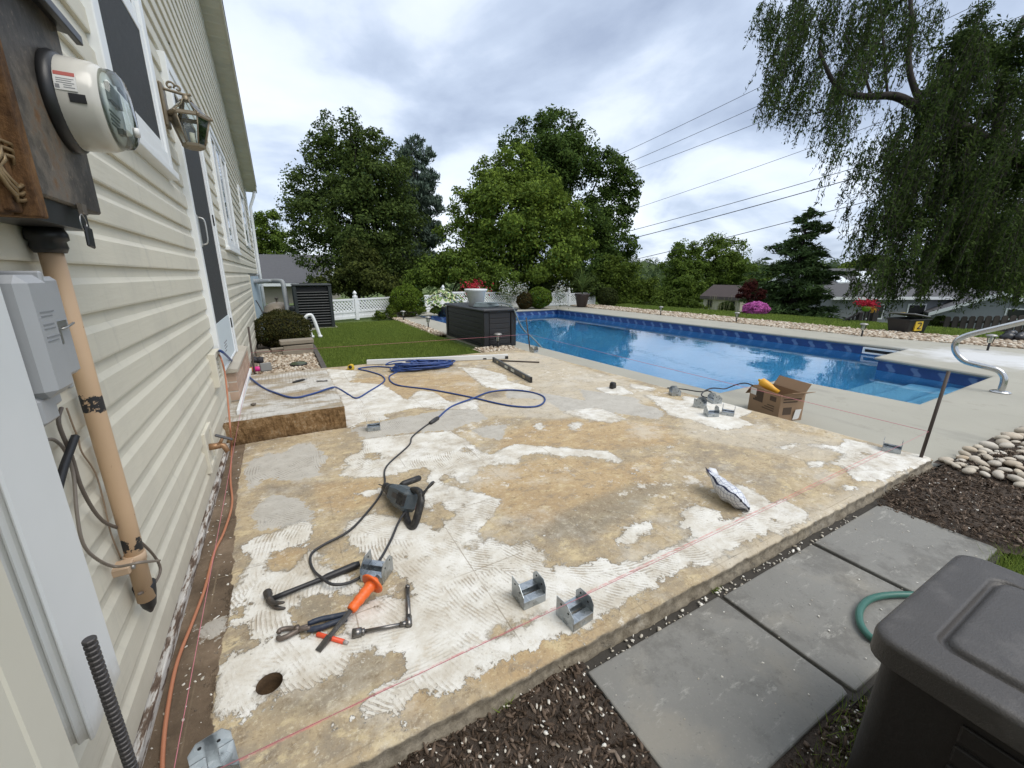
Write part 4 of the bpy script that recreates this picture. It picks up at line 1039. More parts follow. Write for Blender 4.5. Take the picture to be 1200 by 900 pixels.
# ---- spigot
sp = thing('wall_spigot', 'brass garden spigot with dark lever on a cream wall plate', 'spigot', (WALL, 2.72, 0.25))
mb = MB(); frame_ring(mb, 2.60, 2.83, 0.14, 0.37, 0.03, WALL, WALL + 0.032); mb.box((WALL, 2.63, 0.17), (WALL + 0.022, 2.80, 0.34)); part('plate', mb, M_TRIM, sp, bev=0.003)
mb = MB(); mb.tube([(WALL + 0.02, 2.715, 0.255), (WALL + 0.075, 2.715, 0.255)], [0.020, 0.017], 12); mb.tube([(WALL + 0.06, 2.715, 0.262), (WALL + 0.09, 2.715, 0.25), (WALL + 0.105, 2.70, 0.215)], [0.016, 0.016, 0.013], 12); mb.tube([(WALL + 0.070, 2.715, 0.26), (WALL + 0.092, 2.715, 0.30)], 0.009, 10)
part('spout', mb, mat('old_brass', (0.34, 0.20, 0.11), 0.5, 0.25, 30, metal=0.6), sp)
mb = MB(); mb.obox((WALL + 0.097, 2.715, 0.300), 0.09, 0.022, 0.012, ry=0.5, bev=0.004); part('lever', mb, mat('lever_grey', (0.07, 0.07, 0.075), 0.6, 0.2), sp)

# ---- electric service: enclosure, meter, hub
t = NT('weathered_steel'); v = t.pos()
c = t.ramp(t.noise(6, 7, 0.7, v), (0.34, (0.032, 0.027, 0.022)), (0.48, (0.078, 0.068, 0.056)), (0.57, (0.15, 0.128, 0.102)), (0.66, (0.16, 0.085, 0.038)))
c = t.mix(t.math('MULTIPLY', t.sstep(t.noise(60, 5, 0.7, v), 0.58, 0.70), 0.5), c, (0.30, 0.24, 0.17))
t.set(color=c, rough=0.6, spec=0.4, normal=t.bump(t.noise(50, 5, 0.7, v), 0.4, 0.004)); M_STEEL = t.m
t = NT('rusty_steel'); v = t.pos()
stx = t.n('ShaderNodeMapping', {'Vector': v, 'Scale': (1, 1, 0.45)})
c = t.ramp(t.noise(9, 7, 0.72, stx), (0.32, (0.025, 0.017, 0.012)), (0.47, (0.075, 0.040, 0.020)), (0.58, (0.185, 0.098, 0.042)), (0.74, (0.30, 0.20, 0.11)))
t.set(color=c, rough=0.85, spec=0.2, normal=t.bump(t.noise(50, 6, 0.75, v), 0.8, 0.005)); M_RUST = t.m
mbx = thing('electric_meter', 'round glass electric meter on a weathered dark steel enclosure with rusty side trough', 'electric meter', (WALL, 1.3, 1.33))
FX = -0.37
mb = MB(); mb.box((WALL, 1.13, 1.345), (FX, 1.47, 1.76), bev=0.004); part('enclosure', mb, M_STEEL, mbx)
mb = MB(); mb.extr([(WALL, 1.772), (FX + 0.035, 1.742), (FX + 0.035, 1.722), (FX + 0.022, 1.722), (FX + 0.020, 1.738), (WALL, 1.765)], 0.80, 1.49, 'y'); part('rain_lip', mb, mat('black_steel', (0.02, 0.02, 0.021), 0.4, 0.2), mbx, bev=0.002)
mb = MB(); mb.box((WALL, 0.80, 1.30), (FX - 0.02, 1.095, 1.755)); part('trough_cover', mb, M_RUST, mbx, bev=0.004)
mb = MB(); mb.box((WALL, 1.097, 1.300), (FX + 0.012, 1.128, 1.755)); mb.box((WALL, 1.06, 1.305), (FX - 0.008, 1.095, 1.75)); part('flange', mb, M_RUST, mbx, bev=0.003)
MY, MZ = 1.372, 1.562
MX = Matrix.Translation((FX, MY, MZ)) @ Matrix.Rotation(pi / 2, 4, 'Y')
mb = MB(); mb.lathe([(0.096, 0.0), (0.098, 0.008), (0.095, 0.018), (0.089, 0.022)], 40, MX); part('socket_ring', mb, mat('black_steel', None), mbx)
M_METER = mat('meter_shell', (0.60, 0.58, 0.52), 0.22, 0.06, 9, spec=0.6)
mb = MB(); mb.lathe([(0.087, 0.005), (0.090, 0.014), (0.089, 0.045), (0.087, 0.072), (0.082, 0.085), (0.074, 0.088)], 48, MX); mc = part('meter_body', mb, M_METER, mbx)
def arcpatch(a0, a1, x0_, x1_, r, n=10):
    m_ = MB(); vs = []
    for i in range(n + 1):
        a = a0 + (a1 - a0) * i / n
        vs += [(FX + x0_, MY + r * cos(a), MZ + r * sin(a)), (FX + x1_, MY + r * cos(a), MZ + r * sin(a))]
    fs = [(2*i, 2*i+1, 2*i+3, 2*i+2) for i in range(n)]
    k_ = len(vs); vs += [(v_[0], MY + (v_[1]-MY) * 0.985, MZ + (v_[2]-MZ) * 0.985) for v_ in vs]
    fs += [(i + k_ if False else i, j, j + k_, i + k_) for i, j in ((0, 1), (2*n, 2*n+1))] + [(2*i, 2*i+2, 2*i+2+k_, 2*i+k_) for i in range(n)] + [(2*i+1, 2*i+3, 2*i+3+k_, 2*i+1+k_) for i in range(n)]
    return m_.add(vs, fs)
part('warning_label', arcpatch(pi - 0.42, pi - 0.02, 0.022, 0.056, 0.0908), mat('label_white', (0.74, 0.73, 0.70), 0.5, 0.05), mbx)
part('label_header', arcpatch(pi - 0.42, pi - 0.33, 0.023, 0.055, 0.0912), mat('label_red', (0.45, 0.11, 0.09), 0.5, 0.1), mbx)
mb = MB()
for i in range(5):
    q = arcpatch(pi - 0.27 + i * 0.045, pi - 0.255 + i * 0.045, 0.026 + (0.010 if i > 2 else 0), 0.053 - 0.004 * (i % 2), 0.0912, 2); mb.add(q.v, q.f)
q = arcpatch(pi - 0.13, pi - 0.05, 0.0235, 0.030, 0.0912, 2); mb.add(q.v, q.f)
part('label_text', mb, mat('print_grey', None), mbx)
part('barcode_strip', arcpatch(pi + 0.02, pi + 0.20, 0.040, 0.066, 0.0902), mat('label_black', (0.03, 0.03, 0.032), 0.4), mbx)
t = NT('meter_glass'); t.set(color=(0.92, 0.96, 0.95), rough=0.03, trans=1.0, ior=1.25, spec=0.5); 
tr = t.n('ShaderNodeBsdfTransparent', {'Color': (0.90, 0.94, 0.92, 1)}); gl = t.n('ShaderNodeBsdfGlossy', {'Roughness': 0.03}); fr = t.n('ShaderNodeFresnel', {'IOR': 1.5})
ms = t.n('ShaderNodeMixShader', {0: fr.outputs[0]}); t.t.links.new(tr.outputs[0], ms.inputs[1]); t.t.links.new(gl.outputs[0], ms.inputs[2]); t.t.links.new(ms.outputs[0], t.o.inputs[0]); M_CLEAR = t.m
mb = MB(); mb.lathe([(0.079, 0.076), (0.079, 0.098), (0.076, 0.108), (0.066, 0.115), (0.038, 0.119), (0.001, 0.120)], 40, MX, caps=False); part('glass_cover', mb, M_CLEAR, mbx)
mb = MB(); mb.lathe([(0.072, 0.084), (0.072, 0.0895)], 32, MX); part('dial_face', mb, mat('dial_grey', (0.52, 0.54, 0.52), 0.5, 0.08, 30), mbx)
mb = MB()
mb.box((FX + 0.0900, MY - 0.040, MZ + 0.012), (FX + 0.0975, MY + 0.040, MZ + 0.046))
mb.box((FX + 0.0900, MY - 0.012, MZ - 0.050), (FX + 0.1000, MY + 0.012, MZ - 0.038))
for i in range(4): mb.box((FX + 0.0900, MY - 0.045, MZ - 0.012 - i * 0.009), (FX + 0.0910, MY + 0.03 - 0.01 * i, MZ - 0.0085 - i * 0.009))
part('meter_display', mb, mat('display_dark', (0.10, 0.12, 0.11), 0.3), mbx)
mb = MB(); mb.tube([(FX + 0.116, MY + 0.0, MZ - 0.040), (FX + 0.126, MY, MZ - 0.040)], 0.010, 14)
part('reset_knob', mb, mat('label_white', None), mbx)
hb = [(1.30, 0.030), (1.287, 0.035), (1.275, 0.035), (1.271, 0.029), (1.258, 0.031), (1.247, 0.026)]
CX, CY = -0.437, 1.335
mb = MB(); mb.lathe([(r_, z_) for z_, r_ in hb[::-1]], 24, Matrix.Translation((CX, CY, 0))); mb.box((WALL + 0.01, 1.13, 1.30), (FX - 0.01, 1.40, 1.347)); part('conduit_hub', mb, mat('black_steel', None), mbx)
M_WIRE = mat('bare_wire', (0.27, 0.19, 0.10), 0.45, 0.2, 20, metal=0.5)
mb = MB(); cx_ = WX(6, 200, FX - 0.012)
for r_ in (0.022, 0.032, 0.041):
    mb.tube([(FX - 0.010 + 0.003 * i % 0.01, cx_.y + r_ * cos(i * 0.42), cx_.z + r_ * 1.15 * sin(i * 0.42)) for i in range(14)], 0.0034, 6)
part('wire_coil', mb, M_WIRE, mbx)
tg = thing('seal_tag', 'small black tag hanging on a wire ring below the meter enclosure', 'tag', tuple(WX(98, 250, FX + 0.004)))
p_ = WX(97, 246, FX + 0.006); mb = MB(); mb.box((p_.x - 0.004, p_.y - 0.014, p_.z - 0.010), (p_.x + 0.004, p_.y + 0.012, p_.z + 0.012)); part('clasp', mb, M_STEEL, tg)
mb = MB(); c_ = WX(98, 262, FX + 0.008); mb.tube([(c_.x, c_.y + 0.0165 * cos(a * 0.4), c_.z + 0.019 * sin(a * 0.4)) for a in range(17)], 0.0013, 6); part('ring', mb, mat('steel_wire', (0.35, 0.35, 0.34), 0.35, 0.1, metal=0.8), tg)
c_ = WX(105, 278, FX + 0.010); mb = MB(); mb.obox(c_, 0.006, 0.036, 0.046, rx=-0.12, bev=0.003); part('tag_plate', mb, M_BLK, tg)

# ---- conduit
t = NT('conduit_paint'); v = t.pos()
zz = t.n('ShaderNodeSeparateXYZ', {0: v}).outputs[2]
def band(z0, w_): return t.sstep(t.math('ABSOLUTE', t.math('SUBTRACT', zz, z0)), w_, w_ * 0.3)
ch = t.math('ADD', t.math('MAXIMUM', band(0.895, 0.045), t.math('MULTIPLY', band(0.50, 0.04), 0.95)), t.math('MULTIPLY', band(0.80, 0.02), 0.6))
ch = t.sstep(t.math('ADD', t.math('MULTIPLY', ch, 0.32), t.noise(20, 5, 0.7, v)), 0.74, 0.77)
c = t.mix(t.noise(5, 4, 0.6, v), (0.48, 0.32, 0.19), (0.58, 0.41, 0.26))
c = t.mix(t.sstep(t.noise(34, 4, 0.7, v), 0.68, 0.71), c, (0.20, 0.10, 0.05))
c = t.mix(ch, c, (0.020, 0.020, 0.022)); t.set(color=c, rough=0.55, normal=t.bump(ch, -0.4, 0.003)); M_COND = t.m
cd = thing('conduit_pipe', 'peach painted electrical conduit with flaked paint running down below the meter', 'pipe', (CX, CY, 0.30))
mb = MB(); mb.tube([(CX, CY, 1.25), (CX, CY, 0.9), (CX + 0.002, CY, 0.6), (CX, CY, 0.32)], 0.0205, 24, True); part('pipe', mb, M_COND, cd)
mb = MB(); mb.lathe([(0.0215, 0.0), (0.024, 0.002), (0.024, 0.022), (0.0215, 0.024)], 24, Matrix.Translation((CX, CY, 0.445))); mb.box((WALL, CY - 0.064, 0.446), (CX + 0.004, CY - 0.018, 0.468), bev=0.003); st_o = part('strap', mb, mat('strap_peach', (0.50, 0.36, 0.24), 0.6), cd)
mb = MB(); mb.tube([(CX + 0.003, CY - 0.048, 0.457), (CX + 0.011, CY - 0.048, 0.457)], 0.007, 10); part('screw', mb, MATS['steel_wire'], st_o)
mb = MB(); mb.lathe([(0.004, -0.070), (0.016, -0.048), (0.022, -0.015), (0.026, 0.022), (0.022, 0.024)], 16, Matrix.Translation((CX, CY + 0.008, 0.34))); part('boot', mb, M_BLK, cd)
# ---- grey utility box
M_GREY = mat('grey_plastic', (0.36, 0.37, 0.38), 0.42, 0.05, 8, 0.1, 200, dirt=(0.27, 0.28, 0.29), dirt_amt=0.3)
ub = thing('utility_box', 'grey plastic telephone utility box on the siding behind the white downspout', 'utility box', (WALL, 1.0, 0.97))
mb = MB(); mb.box((WALL, 1.005, 0.985), (-0.372, 1.095, 1.20), bev=0.014); part('cover', mb, M_GREY, ub)
mb = MB(); mb.box((WALL, 1.092, 0.985), (-0.380, 1.106, 1.207), bev=0.003); mb.box((WALL, 1.10, 1.0), (-0.392, 1.195, 1.197), bev=0.008); side = part('side_cover', mb, M_GREY, ub)
mb = MB(); mb.box((-0.394, 1.125, 1.10), (-0.388, 1.170, 1.112)); mb.box((-0.394, 1.125, 1.068), (-0.386, 1.132, 1.10)); mb.tube([(-0.392, 1.14, 1.095), (-0.383, 1.15, 1.098), (-0.383, 1.185, 1.104)], 0.0022, 6); part('latch', mb, MATS['steel_wire'], side)
mb = MB(); mb.box((WALL, 1.00, 0.935), (-0.395, 1.065, 0.99), bev=0.008); mb.box((WALL, 1.10, 0.945), (-0.42, 1.155, 0.998), bev=0.006); part('cable_entry', mb, M_GREY, ub)
mb = MB()
for i in range(3):
    mb.box((-0.3722, 1.030, 1.135 - i * 0.022), (-0.3712, 1.082 - 0.012 * (i == 1), 1.1375 - i * 0.022)); mb.box((-0.3722, 1.030, 1.128 - i * 0.022), (-0.3712, 1.072, 1.130 - i * 0.022))
part('moulded_print', mb, mat('print_faint', (0.22, 0.23, 0.24), 0.6), ub)
# ---- near downspout
t = NT('downspout_paint'); v = t.pos()
c = t.mix(t.noise(5, 5, 0.6, v), (0.64, 0.66, 0.66), (0.73, 0.745, 0.74)); zz = t.n('ShaderNodeSeparateXYZ', {0: v}).outputs[2]
c = t.mix(t.math('MULTIPLY', t.sstep(t.math('ADD', zz, t.math('MULTIPLY', t.noise(25, 4, 0.6, v), 0.08)), 0.50, 0.44), 0.6), c, (0.36, 0.33, 0.27))
t.set(color=c, rough=0.4); M_DOWN = t.m
dn = thing('downspout', 'white ribbed metal downspout in the near left corner of the wall', 'downspout', (WALL, 0.9, 0.42))
def ribbed(y0, y1, x0_, x1_, z0, z1, tp=0.0):
    pr = []
    for i in range(5):
        a = x0_ + (x1_ - x0_) * (i + 0.15) / 5.3
        w_ = (x1_ - x0_) / 5.3
        pr += [(a, y0), (a + w_ * 0.3, y0 + 0.006), (a + w_ * 0.6, y0 + 0.006), (a + w_ * 0.85, y0)]
    pr += [(x1_ - 0.003, y0), (x1_, y0 + 0.004), (x1_, y1 - 0.004), (x1_ - 0.004, y1), (x0_, y1)]
    return MB().prism([(p[0], p[1]) for p in pr], z0, z1)
part('pipe', ribbed(0.835, 0.985, WALL + 0.012, -0.390, 0.40, 3.4), M_DOWN, dn)
mb = MB(); mb.box((WALL - 0.0, 0.826, 0.60), (-0.450, 0.834, 0.635), bev=0.002); sb = part('strap', mb, mat('strap_grey', (0.42, 0.43, 0.42), 0.45), dn)
mb = MB(); mb.tube([(-0.462, 0.827, 0.618), (-0.462, 0.821, 0.618)], [0.006, 0.004], 12); part('screw', mb, MATS['steel_wire'], sb)
fd = thing('downspout', 'slim white downspout at the far corner of the cream house', 'downspout', (WALL + 0.05, YE, -0.1))
mb = MB(); mb.tube([(WALL + 0.22, YE + 0.02, zs(YE) - 0.03), (WALL + 0.19, YE + 0.02, zs(YE) - 0.15), (WALL + 0.08, YE, zs(YE) - 0.42), (WALL + 0.065, YE, 1.6), (WALL + 0.065, YE, -0.1)], 0.035, 8); part('pipe', mb, M_WHITE, fd)

# ---- loose wires on the wall
def wire(name, pts, r_, m, label, cat, depth, grp=None, k=5, n=6):
    P = smooth_path([WX(p[0], p[1], depth if len(p) < 3 else p[2]) for p in pts], k)
    mb = MB(); mb.tube(P, r_, n); return single(name, mb, m, label, cat, tuple(P[0]), grp)
M_CABLE = mat('cable_brown', (0.13, 0.105, 0.085), 0.5, 0.2)
wire('cable', [(72,478),(69,497),(84,535),(97,575),(120,610),(150,624),(178,648),(188,668),(178,688),(163,696,-0.43)], 0.0042, M_CABLE, 'brown cable looping from the utility box down to the conduit boot', 'cable', -0.452)
wire('cable', [(49,518),(62,515),(76,528),(86,556),(90,600),(97,636),(112,654),(135,664),(165,659,-0.395),(187,657,-0.42)], 0.0036, mat('cable_grey', (0.20, 0.17, 0.14), 0.5, 0.2), 'grey brown cable crossing in front of the conduit pipe', 'cable', -0.455)
wire('cable_stub', [(88,512),(82,528),(74,550),(67,576)], 0.0085, M_BLK, 'short thick black cable stub standing off the siding below the utility box', 'cable', -0.44)
wire('ground_wire', [(78,478),(86,500),(92,515),(96,530),(112,555),(122,590),(130,625),(142,655)], 0.0018, mat('copper_wire', (0.25, 0.18, 0.12), 0.5, 0.2), 'thin ground wire running behind the conduit', 'wire', -0.462)

# ---- coach lantern
LX, LY = -0.348, 3.36
LZ = WX(220, 140, LX).z
lt = thing('wall_lantern', 'bronze coach lantern with clear glass panes on the wall beside the storm door', 'lantern', (WALL, LY, LZ))
M_BRZ = mat('aged_bronze', (0.23, 0.19, 0.135), 0.45, 0.2, 30, metal=0.45)
mb = MB(); mb.box((WALL + 0.020, LY - 0.045, LZ - 0.04), (WALL + 0.040, LY + 0.045, LZ + 0.19), bev=0.008); part('back_plate', mb, M_BRZ, lt)
mb = MB(); mb.box((WALL, LY - 0.055, LZ - 0.06), (WALL + 0.022, LY + 0.06, LZ + 0.20)); part('mounting_block', mb, mat('block_tan', (0.50, 0.43, 0.30), 0.6, 0.06), lt, bev=0.004)
mb = MB()
mb.tube(smooth_path([(WALL + 0.035, LY, LZ + 0.165), (WALL + 0.08, LY, LZ + 0.158), (LX - 0.0, LY, LZ + 0.150), (LX + 0.03, LY, LZ + 0.155)], 4), 0.008, 8)
mb.tube([(WALL + 0.06 + 0.025 * (1 - i / 12) * cos(i * 0.55) + 0.012, LY, LZ + 0.185 + 0.025 * (1 - i / 14) * sin(i * 0.55)) for i in range(12)], 0.006, 8)
mb.tube([(LX - 0.03 + 0.02 * (1 - i / 14) * cos(pi - i * 0.55), LY, LZ + 0.175 + 0.02 * (1 - i / 14) * sin(pi - i * 0.55)) for i in range(12)], 0.005, 8)
mb.tube([(WALL + 0.03, LY, LZ + 0.01), (WALL + 0.06, LY, LZ + 0.02), (LX - 0.09, LY, LZ + 0.04)], [0.018, 0.014, 0.010], 10)
part('arm', mb, M_BRZ, lt)
TL = Matrix.Translation((LX, LY, LZ))
mb = MB(); mb.lathe([(0.012, 0.150), (0.018, 0.135), (0.022, 0.122), (0.030, 0.118)], 12, TL); mb.lathe([(0.098, 0.048), (0.108, 0.044), (0.110, 0.030), (0.100, 0.024)], 6, TL, smooth=False, caps=False)
mb.lathe([(0.055, -0.112), (0.062, -0.115), (0.060, -0.128), (0.045, -0.138), (0.02, -0.142)], 6, TL, smooth=False)
for i in range(6):
    a = 2 * pi * i / 6
    mb.tube([(LX + 0.100 * cos(a), LY + 0.100 * sin(a), LZ + 0.03), (LX + 0.057 * cos(a), LY + 0.057 * sin(a), LZ - 0.115)], 0.0045, 6)
    mb.tube(smooth_path([(LX + 0.104 * cos(a), LY + 0.104 * sin(a), LZ + 0.046), (LX + 0.05 * cos(a), LY + 0.05 * sin(a), LZ + 0.085), (LX + 0.026 * cos(a), LY + 0.026 * sin(a), LZ + 0.125)], 3), 0.004, 6)
    mb.ico((LX + 0.110 * cos(a), LY + 0.110 * sin(a), LZ + 0.036), 0.010)
part('cage', mb, M_BRZ, lt)
for i in range(6):
    a0, a1 = 2 * pi * i / 6, 2 * pi * (i + 1) / 6
    mb = MB(); mb.add([(LX + 0.098 * cos(a0), LY + 0.098 * sin(a0), LZ + 0.028), (LX + 0.098 * cos(a1), LY + 0.098 * sin(a1), LZ + 0.028), (LX + 0.055 * cos(a1), LY + 0.055 * sin(a1), LZ - 0.114), (LX + 0.055 * cos(a0), LY + 0.055 * sin(a0), LZ - 0.114)], [(0, 1, 2, 3)]); part('pane', mb, M_CLEAR, lt)
    mb = MB(); mb.add([(LX + 0.100 * cos(a0), LY + 0.100 * sin(a0), LZ + 0.046), (LX + 0.100 * cos(a1), LY + 0.100 * sin(a1), LZ + 0.046), (LX + 0.026 * cos(a1), LY + 0.026 * sin(a1), LZ + 0.122), (LX + 0.026 * cos(a0), LY + 0.026 * sin(a0), LZ + 0.122)], [(0, 1, 2, 3)]); part('roof_pane', mb, M_CLEAR, lt)
mb = MB(); mb.tube([(LX, LY, LZ - 0.125), (LX, LY, LZ - 0.05)], 0.013, 10); part('candle_sleeve', mb, mat('candle_cream', (0.6, 0.57, 0.47), 0.5), lt)
# ================================================================== TREES, SHRUBS, NEIGHBOURS
def leafquads(C, sz, r, up=0.35, asp=0.6, dirs=None, droop=None):
    """one rhombus leaf (or leaf spray) per centre"""
    n = len(C)
    nrm = r.normal(0, 1, (n, 3)); nrm[:, 2] += up * 2
    if dirs is not None: nrm = nrm + dirs * 1.2
    nrm /= np.linalg.norm(nrm, axis=1)[:, None]
    a = r.normal(0, 1, (n, 3))
    if droop is not None: a = a * 0.35 + droop
    a -= nrm * (a * nrm).sum(1)[:, None]; a /= np.linalg.norm(a, axis=1)[:, None] + 1e-9
    b = np.cross(nrm, a)
    s = (sz * r.uniform(0.6, 1.35, n))[:, None]
    fold = nrm * s * 0.12
    V = np.stack([C - a * s * 0.5, C + b * s * asp * 0.5 + fold, C + a * s * 0.5, C - b * s * asp * 0.5 + fold], 1).reshape(-1, 3)
    return V, np.arange(4 * n).reshape(-1, 4)
def cloud(blobs, n, sz, seed, *, rise=0.0, cl=0.30, per=9.0, flat=0.75, asp=0.6, shell=0.5, low=-0.75, fill=0.17):
    r = np.random.default_rng(seed)
    B = np.array(blobs, float); wts = (B[:, 3] * B[:, 4] * B[:, 5]) ** (2 / 3); wts /= wts.sum()
    nc = max(6, int(len(B) * per))
    bi = r.choice(len(B), nc, p=wts)
    d = r.normal(0, 1, (nc, 3)); d /= np.linalg.norm(d, axis=1)[:, None]; d[:, 2] = np.maximum(d[:, 2], low)
    rad = r.uniform(shell, 1.0, nc)[:, None]
    cc = B[bi, :3] + d * rad * B[bi, 3:6]
    cr = B[bi, 3:6].mean(1) * cl * r.uniform(0.6, 1.35, nc)
    cw = cr ** 2; ci = r.choice(nc, n, p=cw / cw.sum())
    g = r.normal(0, 1, (n, 3)); gl = np.linalg.norm(g, axis=1)[:, None]
    g = g / gl * (r.uniform(0, 1, n) ** 0.42)[:, None]; g[:, 2] *= flat
    C = cc[ci] + g * cr[ci][:, None] * 1.25
    nf = int(n * fill); fi = r.choice(len(B), nf, p=wts); q = r.normal(0, 1, (nf, 3)); q = q / np.linalg.norm(q, axis=1)[:, None] * (r.uniform(0, 1, nf) ** 0.34)[:, None]
    C[:nf] = B[fi, :3] + q * B[fi, 3:6] * 0.92; bi = np.concatenate([bi, fi]); ci[:nf] = nc + np.arange(nf)
    dirs = (C - B[bi[ci], :3]); dirs /= np.linalg.norm(dirs, axis=1)[:, None] + 1e-9
    return leafquads(C, sz, r, dirs=dirs * (0.2 if rise else 1.0), asp=asp, up=0.0 if rise else 0.35, droop=(dirs * 0.7 + np.array([0, 0, rise])) if rise else None), cc
def tz(x, y): return float(terrain(x, y))
M_TRUNK = mat('tree_bark', (0.028, 0.022, 0.017), 0.9, 0.35, 9, 0.8, 40, world=True, bdist=0.03)
def tree(name, label, base_px, dist, blobs, n, sz, m, seed, group=None, trunk_r=0.16, cl=0.30, per=9, cat='tree', limbs=7, asp=0.6, thick=0.8, shell=0.5, flat=0.75, rise=0.0):
    """blobs: (px, py, r_px[, depth offset]) of the crown as seen in the photo, at the given distance"""
    s = dist / F_PX
    bx = D(base_px, 330, dist); base = Vector((bx.x, bx.y, tz(bx.x, bx.y) - 0.05))
    B = []
    rr = random.Random(seed)
    for b in blobs:
        dd = b[3] if len(b) > 3 else rr.uniform(-0.25, 0.25) * b[2] * s
        p = D(b[0], b[1], dist + dd); R_ = b[2] * s
        B.append((p.x, p.y, p.z, R_, R_ * thick, R_ * 0.92))
    t_ = thing(name, label, cat, base, group)
    (V, F), cc = cloud(B, int(n * 1.8), sz * 0.82, seed, cl=cl * 0.86, per=per * 1.6, asp=asp, shell=shell, flat=flat, rise=rise)
    link('crown', np_mesh('crown', V, F, m, org=base), t_)
    mb = MB(); top = Vector(B[0][:3])
    tops = sorted(B, key=lambda b: -b[2])
    tx = Vector(tops[0][:3])
    midp = base.lerp(tx, 0.5) + Vector((rr.uniform(-.2, .2), rr.uniform(-.2, .2), 0))
    P = smooth_path([base, base.lerp(midp, 0.5), midp, tx], 4); mb.tube(P, [trunk_r * (1 - 0.85 * i / (len(P) - 1)) for i in range(len(P))], 8)
    for i in range(limbs):
        q = Vector(cc[rr.randrange(len(cc))]); f = rr.uniform(0.25, 0.8); st = P[int(f * (len(P) - 1))]
        md = st.lerp(q, 0.5) + Vector((0, 0, (q - st).length * 0.10)); pp = smooth_path([st, md, q], 4)
        mb.tube(pp, [trunk_r * (0.5 - 0.35 * f) * (1 - 0.8 * k / (len(pp) - 1)) + 0.006 for k in range(len(pp))], 5)
    part('trunk', mb, M_TRUNK, t_)
    return t_
L_DARK = leaf_mat('leaf_dark', (0.066, 0.100, 0.032), 0.5)
L_MID = leaf_mat('leaf_mid', (0.098, 0.152, 0.034), 0.5)
L_BRIGHT = leaf_mat('leaf_bright', (0.105, 0.155, 0.034), 0.5)
L_SPRUCE = leaf_mat('needle_blue', (0.105, 0.140, 0.110), 0.45, (1.15, 1.15, 1.1), 0.15)
L_PINE = leaf_mat('needle_dark', (0.064, 0.100, 0.040), 0.5, (1.2, 1.2, 0.9), 0.15)
L_WILLOW = leaf_mat('leaf_willow', (0.040, 0.066, 0.022), 0.55, (1.45, 1.3, 0.8), 0.3)
L_BOX = leaf_mat('leaf_box', (0.095, 0.150, 0.024), 0.35)
L_RED = leaf_mat('leaf_red', (0.060, 0.016, 0.018), 0.4)

tree('oak_tree', 'tall dark broadleaf tree with open crown behind the white fence near the house', 415, 19,
     [(398,165,34),(430,170,26),(375,180,26),(455,190,30),(355,215,30),(398,215,48),(440,225,46),(420,195,34),(385,150,16),(410,140,16),(345,238,22),(372,262,40),(420,268,50),(462,262,40),(358,290,24),(395,310,42),(445,312,45),(480,300,30)], 34000, 0.17, L_DARK, 11, trunk_r=0.2, per=15, cl=0.26, limbs=16)
L_MAPLE = leaf_mat('leaf_maple', (0.125, 0.185, 0.040), 0.5)
tree('maple_tree', 'rounded bright green maple standing in front of a taller tree behind the fence', 600, 18,
     [(605,190,26),(578,215,34),(628,222,38),(556,250,36),(600,255,48),(650,255,38),(540,285,32),(585,300,48),(640,300,46),(672,285,28),(612,175,14)], 36000, 0.17, L_MAPLE, 12, trunk_r=0.18, per=15, cl=0.27)
tree('shade_tree', 'tallest dark green tree rising behind the rounded maple beside the pool', 690, 25,
     [(650,150,28),(625,160,24),(682,170,26),(600,165,20),(660,190,42),(705,205,34),(735,215,20),(640,215,45),(715,245,34),(690,270,40),(738,240,14),(725,285,28),(700,310,40)], 34000, 0.21, L_DARK if False else leaf_mat('leaf_deep', (0.064, 0.108, 0.030), 0.5), 13, trunk_r=0.25, per=15, cl=0.27, limbs=12)
tree('small_tree', 'light green bushy tree below the tallest tree beyond the pool corner', 742, 23, [(735,330,28),(712,322,22),(757,345,24),(740,352,30),(705,345,22),(725,315,18)], 13000, 0.15, L_BRIGHT, 14, trunk_r=0.08, per=10)
tree('oak_tree', 'round topped tree with a visible forked trunk left of the white cottage', 838, 38, [(840,292,24),(865,300,20),(822,300,20),(852,318,26),(830,325,24),(872,325,18),(845,345,24),(865,345,20)], 14000, 0.24, L_MID, 15, trunk_r=0.25, per=11, limbs=12, group=None)
tree('oak_tree', 'narrower tree directly left of the round topped forked tree', 798, 36, [(800,295,18),(790,312,18),(812,315,18),(798,332,24),(785,345,18),(815,345,20)], 10000, 0.24, L_MID, 16, trunk_r=0.2, per=10)
tree('thicket_shrub', 'low leafy shrub on the slope just beyond the pool gravel', 790, 20, [(770,358,14),(790,352,17),(808,360,14),(745,362,12),(826,364,9)], 7000, 0.12, L_BRIGHT, 17, trunk_r=0.03, cat='shrub', per=9)
tree('oak_tree', 'green tree showing past the far corner of the cream house', 318, 30, [(312,262,18),(325,280,20),(308,285,20),(335,300,14),(300,300,20),(322,305,18)], 9000, 0.2, L_MID, 18, trunk_r=0.2)
tree('undergrowth_shrub', 'broad dark green shrub behind the lattice fence below the maple', 520, 16.5, [(505,318,24),(535,312,26),(560,325,24),(485,330,18),(590,330,22)], 13000, 0.13, L_MID, 19, trunk_r=0.04, cat='shrub', per=11)
tree('undergrowth_shrub', 'dull olive shrub in the shade under the dark open crowned tree', 425, 17, [(405,330,22),(435,325,24),(460,335,20),(380,335,16),(420,300,22)], 10000, 0.13, leaf_mat('leaf_olive', (0.070, 0.088, 0.028), 0.5), 20, trunk_r=0.04, cat='shrub', per=10)
tree('undergrowth_shrub', 'shaded shrub behind the fence below the tallest tree', 655, 19, [(640,330,22),(670,328,22),(690,335,18),(620,335,18)], 9000, 0.14, L_DARK, 21, trunk_r=0.04, cat='shrub', per=10)
